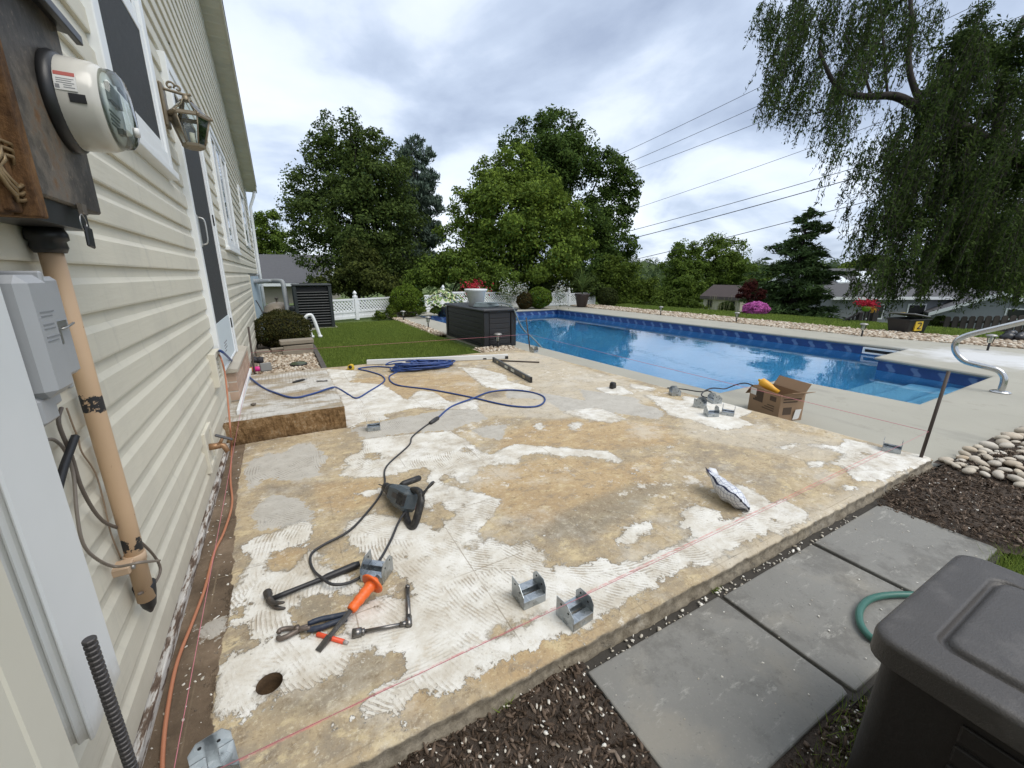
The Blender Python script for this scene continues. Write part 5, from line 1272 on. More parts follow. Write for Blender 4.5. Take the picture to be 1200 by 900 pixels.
tree('red_maple', 'dark red leaved small maple beside the pale cottage', 880, 15.6, [(880,335,10),(872,343,9),(890,345,8),(882,352,8)], 4500, 0.07, L_RED, 22, trunk_r=0.04, per=9)
tree('hill_tree', 'bright green tree on the slope behind the grey house roof', 1010, 46, [(1000,318,16),(1022,312,18),(985,325,14),(1035,322,14),(960,325,14)], 6000, 0.3, L_BRIGHT, 23, trunk_r=0.15, per=9)
tree('hill_tree', 'mid green tree on the far slope right of the round topped tree', 905, 60, [(895,330,14),(912,325,16),(930,332,12),(885,340,12)], 5000, 0.4, L_MID, 24, trunk_r=0.2, per=9)
tree('hill_tree', 'dark tree behind the grey gabled building at the right', 1165, 34, [(1150,300,34),(1185,290,36),(1120,315,26),(1205,320,34),(1170,330,30),(1090,330,22)], 12000, 0.24, L_DARK, 25, trunk_r=0.2, per=10)

# conifers
def conifer(name, label, px, dist, top_py, width_px, n, sz, m, seed, lift=0.0, power=0.8, wob=0.3, base_py=340, cat='conifer'):
    r = np.random.default_rng(seed); s = dist / F_PX
    tp = D(px, top_py, dist); b0 = D(px, base_py, dist); base = Vector((tp.x, tp.y, tz(tp.x, tp.y) - 0.05)); H_ = tp.z - b0.z
    R_ = width_px * s / 2
    t_ = thing(name, label, cat, base)
    mb = MB(); mb.tube([base, base.lerp(tp, 0.5), tp], [0.16, 0.09, 0.012], 8)
    CS = []; DR = []
    nb = 110
    for i in range(nb):
        f = (i + 0.5) / nb; zc = tp.z - H_ * f ** 0.92
        L = R_ * (f ** power) * r.uniform(1 - wob, 1.1) + 0.08; a = r.uniform(0, 2 * pi) if i % 3 else i * 2.4
        d_ = Vector((cos(a), sin(a), 0)); st = Vector((tp.x, tp.y, zc)); en = st + d_ * L + Vector((0, 0, L * (lift - 0.12)))
        mb.tube([st, st.lerp(en, 0.5) + Vector((0, 0, L * 0.06)), en], [0.03 * (0.3 + f), 0.018, 0.004], 4, caps=False)
        k = int(n / nb * (0.25 + 1.5 * f)); u = r.uniform(0.12, 1.0, k) ** 0.75
        side = np.array([-d_.y, d_.x, 0]); sp = r.normal(0, 0.20, k) * L * (1.1 - u * 0.7)
        P = np.array(st)[None] * (1 - u)[:, None] + np.array(en)[None] * u[:, None] + side[None] * sp[:, None]
        P[:, 2] += -np.abs(sp) * 0.25 + r.normal(0, 0.05, k) + 0.06 * L * np.sin(u * pi)
        CS.append(P); DR.append(np.tile(np.array([d_.x, d_.y, lift * 2 - 0.25])[None], (k, 1)) + side[None] * (np.sign(sp) * 0.6)[:, None])
    V, F = leafquads(np.concatenate(CS), sz, r, up=0.6, asp=0.22, droop=np.concatenate(DR))
    link('crown', np_mesh('crown', V, F, m, org=base), t_); part('trunk', mb, M_TRUNK, t_); return t_
tree('spruce_tree', 'grey green spruce with upswept tips between the dark open tree and the maple', 488, 22, [(486,168,11),(476,182,13),(498,182,13),(485,200,18),(470,212,16),(503,210,14),(485,230,22),(466,245,18),(506,242,15),(488,262,24),(468,280,20),(508,275,17),(488,298,24),(470,315,22),(505,312,20)], 20000, 0.30, L_SPRUCE, 31, trunk_r=0.14, cl=0.30, per=14, cat='conifer', asp=0.24, shell=0.35, rise=0.9)
conifer('hemlock_tree', 'dark layered conifer standing on the slope beyond the pool in front of the grey house', 948, 17, 246, 150, 22000, 0.25, L_PINE, 32, lift=0.25, power=0.55, wob=0.70, base_py=392)

# the willow: limbs, then hanging strands of leaves
def willow():
    dist = 15.0; s = dist / F_PX; r = np.random.default_rng(41); rr = random.Random(41)
    bp = D(1330, 330, dist); base = Vector((bp.x, bp.y, tz(bp.x, bp.y) - 0.1))
    t_ = thing('willow_tree', 'large weeping willow with hanging leafy strands at the right of the pool', 'tree', base)
    mb = MB()
    fork = D(1082, 130, dist)
    def limb(pts, r0, r1, n=7):
        P = smooth_path(pts, 5); mb.tube(P, [r0 + (r1 - r0) * i / (len(P) - 1) for i in range(len(P))], n); return P
    limb([base, D(1260, 250, dist), D(1170, 175, dist), fork], 0.34, 0.20, 10)
    limb([fork, D(1050, 113, dist), D(1010, 113, dist - .2), D(980, 100, dist - .3), D(960, 60, dist - .4)], 0.17, 0.05)
    limb([fork, D(1065, 80, dist), D(1068, 20, dist), D(1060, -60, dist)], 0.12, 0.05)
    limb([D(1040, 112, dist), D(1036, 60, dist), D(1030, -10, dist)], 0.05, 0.02)
    limb([D(980, 118, dist - .2), D(965, 130, dist - .3), D(952, 133, dist - .3)], 0.05, 0.02)
    limb([D(1170, 175, dist), D(1175, 90, dist + .5), D(1200, 20, dist + .6)], 0.2, 0.08)
    limb([D(1020, 110, dist), D(1010, 80, dist), D(990, 40, dist)], 0.05, 0.02)
    part('trunk', mb, M_TRUNK, t_)
    C, DR, tw = [], [], MB()
    def strand(p, L, k):
        sway = Vector((r.normal(-.22, .16), r.normal(0.05, .14), -1)); q = [p + sway * (L * u) + Vector((0.05 * sin(u * 5 + p.x * 9), 0.05 * cos(u * 4 + p.y * 7), 0)) for u in (0, .33, .66, 1)]
        u = r.uniform(0, 1, k)
        P = np.array([[np.interp(x, (0, .33, .66, 1), [v[i] for v in q]) for i in range(3)] for x in u]) + r.normal(0, 0.055, (k, 3))
        C.append(P); dd = r.normal(0, 0.5, (k, 3)); dd[:, 2] -= 1.2; DR.append(dd)
        if k > 10: tw.tube(q, 0.006, 3, caps=False)
    # (px, py, spread px, count, length px)
    regs = [(930,15,30,60,45,8),(960,10,35,80,60,8),(1000,0,40,80,80,10),(1045,5,40,75,80,10),(1085,20,35,50,70,10),(930,60,28,55,55,8),(915,85,14,32,55,8),(935,110,22,40,42,6),(965,85,30,60,60,8),(1005,60,35,60,60,8),
            (1040,50,30,45,60,8),(985,130,16,26,45,6),(1000,150,22,20,60,6),(1050,130,22,24,70,8),(1095,70,22,30,60,10),(1020,185,26,42,45,6),(1060,170,40,75,60,8),(1100,150,40,100,70,10),(1150,60,55,150,100,14),(1190,110,50,150,100,14),(1120,110,30,70,70,12),
            (1150,170,50,150,95,14),(1100,210,45,120,80,10),(1190,220,45,130,95,14),(1055,230,38,95,55,8),(1020,245,26,46,35,6),(1100,265,45,105,60,10),(1150,265,50,110,52,12),(1050,285,34,75,40,8),(1200,285,40,90,45,12),(1085,300,36,90,36,8),(1130,305,34,70,28,8),(1025,300,16,22,30,6),(1040,322,22,40,35,6),(1012,330,9,12,26,5)]
    for px, py, sp, cnt, ln, kk in regs:
        for i in range(cnt):
            if i % 10 == 0: ctr = (px + r.normal(0, sp * 0.55), py + r.normal(0, sp * 0.45), dist + r.normal(0, 1.0))
            p = D(ctr[0] + r.normal(0, 5.5), ctr[1] + r.normal(0, 8), ctr[2] + r.normal(0, .25))
            strand(p, ln * s * r.uniform(0.45, 1.15), int(kk * 3.6))
    wb = []
    for px, py, rp in ((1045,10,20),(1075,50,20),(1105,110,28),(1090,170,34),(1130,60,40),(1160,120,48),(1195,60,48),(1130,190,42),(1170,210,48),(1205,180,44),(1095,235,36),(1145,260,42),(1195,270,44),(1060,215,24),(1060,265,26),(1110,290,32),(1160,295,34),(1200,300,34),(1070,290,22)):
        p = D(px, py, dist + rr.uniform(-.6, .9)); wb.append((p.x, p.y, p.z, rp * s, rp * s, rp * s))
    (V1, F1), _ = cloud(wb, 34000, 0.16, 43, cl=0.22, per=12, asp=0.34, fill=0.08, shell=0.2)
    V, F = leafquads(np.concatenate(C), 0.145, r, up=0.0, asp=0.30, droop=np.concatenate(DR))
    V = np.concatenate([V, V1]); F = np.concatenate([F, F1 + len(V) - len(V1)])
    link('crown', np_mesh('crown', V, F, L_WILLOW, org=base), t_)
    part('twigs', tw, M_TRUNK, t_, kind='stuff')
willow()

# clipped and potted plants
def ball(name, label, px, py, rx, ry, dist, n, sz, m, seed, cat='bush', group=None):
    s = dist / F_PX; c = D(px, py, dist); base = Vector((c.x, c.y, min(c.z - ry * s, tz(c.x, c.y))))
    r = np.random.default_rng(seed); t_ = thing(name, label, cat, base, group)
    d = r.normal(0, 1, (n, 3)); d /= np.linalg.norm(d, axis=1)[:, None]
    R_ = np.array([rx * s, rx * s, ry * s]); lump = 1 + 0.04 * np.sin(d[:, 0] * 7 + seed) + 0.04 * np.sin(d[:, 2] * 8 + d[:, 1] * 6)
    C = np.array(c)[None] + d * R_[None] * (r.uniform(0.86, 1.02, n) * lump)[:, None]
    V, F = leafquads(C, sz, r, dirs=d * 0.8, asp=0.65)
    link('foliage', np_mesh('foliage', V, F, m, org=base), t_)
    mb = MB(); mb.ico(c, tuple(R_ * 0.80)); 
    o = part('inner_mass', mb, mat('inner_mass_dark', (0.020, 0.020, 0.012), 0.95, 0.4, 12), t_)  # solid dark ball filling the inside of the leaf shell
    md = o.modifiers.new('round', 'SUBSURF'); md.levels = 2; md.render_levels = 2
    mb = MB(); mb.tube([base, c], [0.05, 0.03], 6); part('trunk', mb, M_TRUNK, t_)
    return t_
ball('topiary_bush', 'bright green clipped ball bush in front of the lattice fence at the lawn corner', 477, 353, 19.5, 18.5, 13.2, 9000, 0.055, L_BOX, 51, group=None)
ball('boxwood_bush', 'dark green rounded boxwood with reddish tips beside the house gravel bed', 331, 387, 30, 23, 7.5, 12000, 0.032, leaf_mat('leaf_boxwood', (0.050, 0.062, 0.022), 0.55, (1.5, 1.0, 0.8)), 52)
ball('topiary_bush', 'mid green wide bush in front of the fence behind the pool', 632, 349, 14.5, 12, 16.2, 6000, 0.06, L_BOX, 53)
ball('topiary_bush', 'reddish green rounded bush left of the wide green bush behind the pool', 615, 352, 10, 10, 16.0, 4000, 0.06, leaf_mat('leaf_bronze', (0.060, 0.055, 0.022), 0.5, (1.3, 0.9, 0.8)), 54)
ball('topiary_bush', 'dull green round bush just right of the fence end at the pool corner', 712, 349, 12, 11.5, 18.2, 4500, 0.065, leaf_mat('leaf_dull', (0.048, 0.065, 0.024), 0.5), 55)
ball('topiary_bush', 'small dark clipped ball bush in front of the pale cottage', 851, 362, 9, 8.5, 21, 3000, 0.07, L_DARK, 56)
ball('rhododendron', 'rhododendron in full pink bloom beyond the pool', 886, 362, 14, 8, 14.5, 3000, 0.065, leaf_mat('petal_pink', (0.55, 0.14, 0.42), 0.35, (1.2, 1.3, 1.2)), 57, cat='flowering bush')
tree('low_shrub', 'low leafy shrub under the pink rhododendron', 905, 19.5, [(880,372,9),(905,368,11),(925,370,10),(945,373,8)], 4500, 0.09, L_MID, 58, trunk_r=0.02, cat='shrub', per=8)
tree('low_shrub', 'pale green ground plants at the foot of the clipped ball bush', 455, 12.6, [(447,369,7),(458,366,8),(440,372,5),(495,364,6),(510,362,7)], 4000, 0.05, L_BRIGHT, 59, trunk_r=0.01, cat='shrub', per=9)
tree('low_shrub', 'dark low shrub in front of the grey gabled building', 1103, 17, [(1090,380,7),(1103,378,9),(1118,381,7)], 3000, 0.08, L_DARK, 60, trunk_r=0.02, cat='shrub', per=8)
def flowers(name, label, px, py, rx, ry, dist, n, sz, m, seed, cat='flowers', leafm=None):
    s = dist / F_PX; c = D(px, py, dist); r = np.random.default_rng(seed)
    t_ = thing(name, label, cat, (c.x, c.y, c.z - ry * s))
    C = np.array(c)[None] + r.normal(0, 0.5, (n, 3)) * np.array([rx * s, rx * s, ry * s])
    V, F = leafquads(C, sz, r, asp=0.8); link('blooms', np_mesh('blooms', V, F, m, org=t_.location), t_)
    C = np.array(c)[None] + r.normal(0, 0.45, (n, 3)) * np.array([rx * s, rx * s, ry * s]) - np.array([0, 0, ry * s * 0.5])
    V, F = leafquads(C, sz * 1.2, r, asp=0.5); link('leaves', np_mesh('leaves', V, F, leafm or L_MID, org=t_.location), t_)
    return t_
P_RED = leaf_mat('petal_red', (0.50, 0.03, 0.06), 0.3, (1.2, 1.4, 1.2)); P_WHITE = leaf_mat('petal_white', (0.62, 0.60, 0.55), 0.2, (1.1, 1.1, 1.1))
flowers('red_geranium', 'red flowering plant rising behind the white tub on the charcoal deck box', 556, 339, 13, 10, 13.4, 500, 0.06, P_RED, 61)
for k, (px, py, rx, ry, lb) in enumerate(((594, 341, 9, 13, 'pale flowering shrub at the left of the two round bushes behind the pool'), (611, 340, 8, 8, 'white blossoms rising just behind the reddish round bush'), (656, 342, 10, 13, 'white flowering shrub between the wide green bush and the potted spiky plant'))):
    flowers('white_shrub', lb, px, py, rx, ry, 15.6 + k * 0.3, 260, 0.05, P_WHITE, 62 + k, 'shrub', L_DARK)
def hosta():
    c = D(519, 352, 13.0); t_ = thing('hosta_plant', 'large hosta with cream edged leaves beside the charcoal deck box', 'plant', (c.x, c.y, -0.1))
    r = random.Random(3); leaf, rim = MB(), MB()
    for i in range(120):
        a = r.uniform(0, 6.28); R_ = r.uniform(0.1, 0.66); zz_ = 0.74 - R_ * 0.55 + r.uniform(-.16, .12); q = Vector((c.x + R_ * cos(a), c.y + R_ * sin(a), zz_))
        d = Vector((cos(a), sin(a), -0.35)).normalized(); sd_ = Vector((-sin(a), cos(a), 0)); L = r.uniform(.16, .25); w = L * .36
        for m_, k_, u_ in ((rim, 1.0, 0.0), (leaf, 0.66, 0.004)):
            v_ = [q - d * L * .5 * k_, q + sd_ * w * k_ + Vector((0, 0, .02)), q + d * L * .35 * k_ + sd_ * w * .6 * k_, q + d * L * .55 * k_ - Vector((0, 0, .02)), q + d * L * .35 * k_ - sd_ * w * .6 * k_, q - sd_ * w * k_ + Vector((0, 0, .02))]
            m_.add([x + Vector((0, 0, u_)) for x in v_], [(0, 1, 2, 3), (0, 3, 4, 5)])
    part('leaf_edges', rim, mat('hosta_cream', (0.50, 0.52, 0.26), 0.5, 0.12), t_); part('leaf_centres', leaf, mat('hosta_green', (0.10, 0.19, 0.05), 0.5, 0.2), t_)
    mb = MB(); mb.lathe([(0.16, -0.10), (0.22, 0.15), (0.23, 0.22), (0.20, 0.22)], 20, Matrix.Translation((c.x, c.y, 0))); part('pot', mb, mat('pot_dark', (0.018, 0.016, 0.016), 0.5), t_)
hosta()
def spiky():
    g = D(682, 350, 17.0); b = Vector((g.x, g.y, -0.1)); t_ = thing('potted_dracaena', 'spiky green dracaena in a tapered dark pot at the pool corner', 'potted plant', b)
    mb = MB(); mb.lathe([(0.17, 0.0), (0.20, 0.05), (0.28, 0.42), (0.31, 0.50), (0.31, 0.55), (0.27, 0.55), (0.26, 0.5)], 24, Matrix.Translation(b)); part('pot', mb, mat('pot_brown', (0.035, 0.024, 0.022), 0.45, 0.2), t_)
    r = random.Random(5); mb = MB(); c = b + Vector((0, 0, 0.6))
    mb.tube([b + Vector((0, 0, .5)), c + Vector((0, 0, .35))], [0.03, 0.02], 8)
    for i in range(70):
        a = r.uniform(0, 6.28); e = r.uniform(0.1, 1.35); L = r.uniform(0.55, 0.95); d = Vector((cos(a) * cos(e), sin(a) * cos(e), sin(e))); sd_ = Vector((-sin(a), cos(a), 0)) * 0.017
        st = c + Vector((0, 0, r.uniform(0, .35))); m1 = st + d * L * .55; e_ = st + d * L + Vector((0, 0, -0.22 * cos(e) * L))
        mb.add([st - sd_ * .6, st + sd_ * .6, m1 + sd_, e_, m1 - sd_], [(0, 1, 2, 4), (4, 2, 3)])
    part('leaves', mb, leaf_mat('leaf_spiky', (0.10, 0.15, 0.055), 0.35), t_)
spiky()
def reeds():
    c = D(838, 362, 20.5); b = Vector((c.x, c.y, tz(c.x, c.y))); t_ = thing('reed_clump', 'clump of straw coloured reeds above a plank edge beside the pale cottage', 'reeds', b)
    r = random.Random(8); mb = MB()
    for i in range(34):
        p = b + Vector((r.uniform(-.9, .9), r.uniform(-.9, .6), 0)); h = r.uniform(.7, 1.25)
        mb.tube([p, p + Vector((r.uniform(-.1, .1), r.uniform(-.1, .1), h))], [0.013, 0.005], 4)
    part('stems', mb, mat('straw', (0.26, 0.27, 0.12), 0.8, 0.3, 3), t_)
    q = D(840, 369, 19.5); mb = MB(); mb.obox((q.x, q.y, q.z), 1.8, 0.12, 0.14, rz=-YAW + 0.1); part('plank', mb, mat('grey_plank', (0.16, 0.13, 0.10), 0.85, 0.2), t_)
reeds()
# distant wooded hills: one mass
def farwood():
    r = np.random.default_rng(77); B = []
    for i in range(1500):
        px = r.uniform(690, 1290) if i % 4 else r.uniform(200, 700); dist = r.uniform(80, 820)
        p = D(px, 322, dist); zt = float(terrain(p.x, p.y)); R_ = r.uniform(3.5, 6.0) * (1 + dist / 900)
        B.append((p.x, p.y, zt + R_ * 0.55, R_, R_, R_ * 1.05))
    (V, F), _ = cloud(B, 130000, 2.0, 78, cl=0.42, per=4.0, low=-0.2)
    o = link('far_wood', np_mesh('far_wood', V, F, leaf_mat('leaf_far', (0.060, 0.090, 0.045), 0.35))); o['kind'] = 'stuff'
farwood()

# ---- lattice fence in white vinyl
M_FENCE = mat('fence_white', (0.76, 0.78, 0.79), 0.45, 0.04, 5)
def fence_run(name, label, a, b, zt, zb, nposts, solid, drop=0.0, capz=True):
    a, b = Vector(a), Vector(b); t_ = thing(name, label, 'fence', (a.x, a.y, zb))
    L = (b - a).length; d = (b - a).normalized(); rz = math.atan2(d.y, d.x); nrm = Vector((-d.y, d.x))
    def bx(name_, m_, s0, s1, z0, z1, th, off=0.0, **k):
        c = a + d * ((s0 + s1) / 2) + nrm * off
        m_.obox((c.x, c.y, (z0 + z1) / 2), s1 - s0, th, z1 - z0, rz=rz, **k)
    for i in range(nposts):
        s = L * i / (nposts - 1); top = zt - drop * min(1, i / (nposts - 1)) + 0.06
        mb = MB(); bx('', mb, s - .055, s + .055, zb, top, .11, bev=0.006); c = a + d * s
        po = part('post', mb, M_FENCE, t_)
        mb = MB(); mb.lathe([(0.075, 0.0), (0.07, 0.02), (0.035, 0.03), (0.03, 0.05), (0.055, 0.075), (0.06, 0.10), (0.045, 0.13), (0.012, 0.17), (0.0, 0.18)], 10, Matrix.Translation((c.x, c.y, top)), caps=False); part('post_cap', mb, M_FENCE, po)
    for i in range(nposts - 1):
        s0, s1 = L * i / (nposts - 1) + .058, L * (i + 1) / (nposts - 1) - .058; top = zt - drop * (i + .5) / (nposts - 1); zl = top - 0.36
        mb = MB(); bx('', mb, s0, s1, top - .05, top, .05); bx('', mb, s0, s1, zl - .05, zl, .05); bx('', mb, s0, s0 + .05, zl, top - .05, .042); bx('', mb, s1 - .05, s1, zl, top - .05, .042); bx('', mb, s0, s1, zb + .05, zb + .13, .05); part('rails', mb, M_FENCE, t_)
        mb = MB(); hh = top - .05 - zl; u = s0 + .05
        x_ = s0 + 0.05 - hh
        cm = (zl + top - .05) / 2
        while x_ < s1 - .05:
            for sg in (1, -1):
                lo, hi = max(x_, s0 + .05), min(x_ + hh, s1 - .05)
                if hi - lo > 0.03:
                    f0, f1 = (lo - x_) / hh, (hi - x_) / hh
                    za, zb2 = (zl + hh * f0, zl + hh * f1) if sg > 0 else (top - .05 - hh * f0, top - .05 - hh * f1)
                    p, q = a + d * lo + nrm * (0.006 * sg), a + d * hi + nrm * (0.006 * sg)
                    w = 0.026; up = Vector((0, 0, w))
                    P, Q = Vector((p.x, p.y, za)), Vector((q.x, q.y, zb2)); n3 = Vector((nrm.x, nrm.y, 0)) * 0.004
                    mb.add([P - up - n3, Q - up - n3, Q + up - n3, P + up - n3, P - up + n3, Q - up + n3, Q + up + n3, P + up + n3], [(0, 1, 2, 3), (7, 6, 5, 4), (0, 4, 5, 1), (3, 2, 6, 7)])
            x_ += 0.105
        part('lattice', mb, M_FENCE, t_, kind='stuff')
        if solid:
            ns = 8; w = (s1 - s0) / ns
            for k in range(ns):
                mb = MB(); bx('', mb, s0 + k * w + .002, s0 + (k + 1) * w - .002, zb + .13, zl - .05, .022, off=0.002 * (k % 2)); part('board', mb, M_FENCE, t_)
fence_run('lattice_fence', 'white vinyl fence with lattice top behind the lawn and round bush', (0.35, 12.75), (5.2, 13.95 + 0.9), 0.50, -0.14, 4, True)
fence_run('lattice_fence', 'white lattice fence stepping down behind the far end of the pool', (5.32, 14.95), (12.75, 15.2), 0.60, -0.16, 6, True, drop=0.22)
M_NBR = mat('neighbour_grey', (0.21, 0.225, 0.24), 0.7, 0.08, 4, world=True)
M_NROOF = mat('neighbour_roof', (0.085, 0.085, 0.09), 0.9, 0.25, 8, 0.4, 12, world=True)

def nhouse(name, label, c0, dist, rz, L, Wd, hw, hr, mw, mr, zb, over=0.35, chim=False, lap=0.0, trim=None):
    """gabled house: ridge along local x; local frame turned by rz about its corner point"""
    b = Vector((c0.x, c0.y, zb)); t_ = thing(name, label, 'house', b)
    Mt = Matrix.Translation(b) @ Matrix.Rotation(rz, 4, 'Z')
    mb = MB(); pf = [(0, 0), (Wd, 0), (Wd, hw), (Wd / 2, hr), (0, hw)]
    mb.add([(x, p[0], p[1]) for x in (0, L) for p in pf], [(4, 3, 2, 1, 0), (5, 6, 7, 8, 9)] + [(i, (i+1) % 5, (i+1) % 5 + 5, i + 5) for i in (0, 1, 4)], M=Mt); part('wall', mb, mw, t_)
    sl = (hr - hw) / (Wd / 2); mb = MB()
    for sg in (0, 1):
        y0, y1 = (-over, Wd / 2) if sg == 0 else (Wd + over, Wd / 2)
        z0_ = hw - sl * over
        mb.add([(-over, y0, z0_ + .03), (L + over, y0, z0_ + .03), (L + over, y1, hr + .03), (-over, y1, hr + .03), (-over, y0, z0_ + .15), (L + over, y0, z0_ + .15), (L + over, y1, hr + .15), (-over, y1, hr + .15)],
               [(0, 3, 2, 1), (4, 5, 6, 7), (0, 1, 5, 4), (1, 2, 6, 5), (3, 0, 4, 7)], M=Mt)
    ro = part('roof', mb, mr, t_)
    mb = MB()
    for x in (-over - 0.03, L + over + 0.003):
        for sg in (0, 1):
            y0, y1 = (-over, Wd / 2) if sg == 0 else (Wd + over, Wd / 2); z0_ = hw - sl * over
            mb.add([(x, y0, z0_ - .04), (x + .028, y0, z0_ - .04), (x + .028, y1, hr - .04), (x, y1, hr - .04), (x, y0, z0_ + .16), (x + .028, y0, z0_ + .16), (x + .028, y1, hr + .16), (x, y1, hr + .16)], [(0, 3, 2, 1), (4, 5, 6, 7), (0, 1, 5, 4), (1, 2, 6, 5), (2, 3, 7, 6), (3, 0, 4, 7)], M=Mt)
    mb.add([(-over, -over - .03, hw - sl*over - .05), (L + over, -over - .03, hw - sl*over - .05), (L + over, -over, hw - sl*over - .05), (-over, -over, hw - sl*over - .05), (-over, -over - .03, hw - sl*over + .12), (L + over, -over - .03, hw - sl*over + .12), (L + over, -over, hw - sl*over + .12), (-over, -over, hw - sl*over + .12)], [(0, 3, 2, 1), (4, 5, 6, 7), (0, 1, 5, 4), (1, 2, 6, 5), (3, 0, 4, 7)], M=Mt)
    part('trim', mb, trim or M_FENCE, t_)
    return t_, Mt
# house beyond the lawn at the left
c = D(283, 330, 25); t_, Mt = nhouse('neighbour_house', 'low beige house with grey shingle roof behind the air conditioner', c, 25, -0.25, 4.6, 7.0, 1.35, 2.95, mat('beige_siding', (0.30, 0.27, 0.215), 0.8, 0.1), M_NROOF, c.z - 1.35, over=0.5)
# cottage
c = D(825, 347, 28.3); t_, Mt = nhouse('cottage', 'small pale cottage with a dark brown roof on the slope beyond the pool', c, 27, -1.02 - YAW, 2.6, 2.5, 1.30, 1.95, mat('cottage_cream', (0.50, 0.47, 0.38), 0.8, 0.06), mat('cottage_roof', (0.060, 0.045, 0.042), 0.9, 0.2, 6), c.z - 1.35, over=0.16, trim=mat('cottage_trim', (0.10, 0.085, 0.08), 0.7))
for x0_, w_, z0_, h_ in ((0.30, 0.38, 0.62, 0.5), (1.75, 0.5, 0.0, 1.1)):
    mb = MB(); mb.box((x0_, -0.03, z0_), (x0_ + w_, 0.02, z0_ + h_), M=Mt); part('window' if z0_ else 'door', mb, mat('dark_pane', (0.02, 0.022, 0.024), 0.2), t_)
# grey house right of the conifer
c = D(975, 352, 24); t_, Mt = nhouse('neighbour_house', 'grey sided house with skylights in its roof behind the black stair railing', c, 24, 0.02 - YAW, 8.5, 7.0, 1.9, 3.35, M_NBR, M_NROOF, c.z - 1.65)
sl = (3.35 - 1.9) / 3.5
for x0_, y0_ in ((1.2, 1.3), (2.9, 1.2), (3.4, 2.0)):
    mb = MB(); z0_ = 1.9 + sl * y0_ + .16; mb.add([(x0_, y0_, z0_), (x0_ + .8, y0_, z0_), (x0_ + .8, y0_ + .9, z0_ + sl * .9), (x0_, y0_ + .9, z0_ + sl * .9), (x0_, y0_, z0_ + .07), (x0_ + .8, y0_, z0_ + .07), (x0_ + .8, y0_ + .9, z0_ + sl * .9 + .07), (x0_, y0_ + .9, z0_ + sl * .9 + .07)], [(4, 5, 6, 7), (0, 1, 5, 4), (1, 2, 6, 5), (3, 0, 4, 7)], M=Mt); part('skylight', mb, mat('skylight_pale', (0.72, 0.76, 0.78), 0.2), t_)
for x0_ in (2.1, 4.6, 6.6):
    mb = MB(); mb.box((x0_, -0.04, 0.55), (x0_ + 1.1, 0.01, 1.45), M=Mt); w_ = part('window', mb, M_FENCE, t_); mb = MB(); mb.box((x0_ + .08, -0.055, 0.63), (x0_ + 1.02, -0.041, 1.37), M=Mt); part('pane', mb, MATS['dark_pane'], w_)
# gabled grey building further right
c = D(1246, 385, 21); t_, Mt = nhouse('garage_building', 'grey gabled building with a white sloping roof edge at the far right', c, 21, pi / 2 - YAW - 0.55, 6.5, 5.0, 0.72, 1.85, M_NBR, M_NROOF, c.z - 0.2, over=0.2)
for k in range(7):
    mb = MB(); mb.box((-0.018, 0.02, 0.02 + k * 0.1), (0.0, 4.98, 0.10 + k * 0.1), M=Mt); part('siding_course', mb, M_NBR, t_)
mb = MB(); mb.box((-0.05, 1.3, 0.55), (-0.02, 2.2, 1.15), M=Mt); w_ = part('window', mb, M_FENCE, t_); mb = MB(); mb.box((-0.065, 1.38, 0.62), (-0.051, 2.12, 1.08), M=Mt); part('pane', mb, MATS['dark_pane'], w_)
# ---- power lines
M_LINE = mat('line_black', (0.018, 0.018, 0.02), 0.6)
for k, (a, b, da, db, r_, lb) in enumerate(((( 700,193),(1230,-70),34,20,0.016,'topmost thin power line crossing the clouds'), ((705,204),(1230,-35),34,20,0.016,'second thin power line just under the topmost one'), ((700,215),(1230,5),34,20,0.016,'third power line from the top passing behind the willow'),
      ((690,262),(1230,70),34,20,0.014,'thin single line midway between the upper and lower wires'), ((690,283),(1230,128),34,20,0.020,'upper of the two heavy lower power lines'), ((690,292),(1230,142),34,20,0.026,'lower of the two heavy power lines'), ((700,314),(1230,178),34,20,0.022,'lowest power line passing over the round topped tree'))):
    A, Bp = D(*a, da), D(*b, db); P = [A.lerp(Bp, u / 14) - Vector((0, 0, 0.55 * 4 * (u / 14) * (1 - u / 14) * 0.35)) for u in range(15)]
    mb = MB(); mb.tube(P, r_, 5); single('power_line', mb, M_LINE, lb, 'power line', tuple(A))
# ================================================================== YARD OBJECTS
# air conditioner
ac = thing('air_conditioner', 'dark green grey outdoor air conditioner with louvred sides at the lawn edge', 'air conditioner', (0.60, 11.9, -0.12))
pa, pb = PY(345, 360, 11.5), PY(391, 360, 11.5)
x0, x1, y0, y1, z0, z1 = pa.x + .05, pb.x - .05, 11.5, 12.3, -0.10, 0.93
M_AC = mat('ac_green', (0.026, 0.032, 0.032), 0.5, 0.1, 6); M_ACD = mat('ac_core', (0.012, 0.013, 0.014), 0.7)
mb = MB(); mb.box((x0 + .03, y0 + .03, z0), (x1 - .03, y1 - .03, z1 - .02)); part('coil_core', mb, M_ACD, ac)
for cx_, cy_ in ((x0, y0), (x1, y0), (x0, y1), (x1, y1)):
    mb = MB(); mb.box((cx_ - .04, cy_ - .04, z0), (cx_ + .04, cy_ + .04, z1), bev=.012); part('corner_post', mb, M_AC, ac)
for i in range(13):
    z_ = z0 + .09 + i * .065; mb = MB(); mb.obox(((x0+x1)/2, y0, z_), x1 - x0 - .08, .05, .016, rx=-.6); mb.obox((x0, (y0+y1)/2, z_), .05, y1 - y0 - .08, .016, ry=-.6); mb.obox((x1, (y0+y1)/2, z_), .05, y1 - y0 - .08, .016, ry=.6); part('louvre', mb, M_AC, ac)
mb = MB(); mb.box((x0 - .05, y0 - .05, z1), (x1 + .05, y1 + .05, z1 + .05), bev=.015); part('top', mb, M_AC, ac)
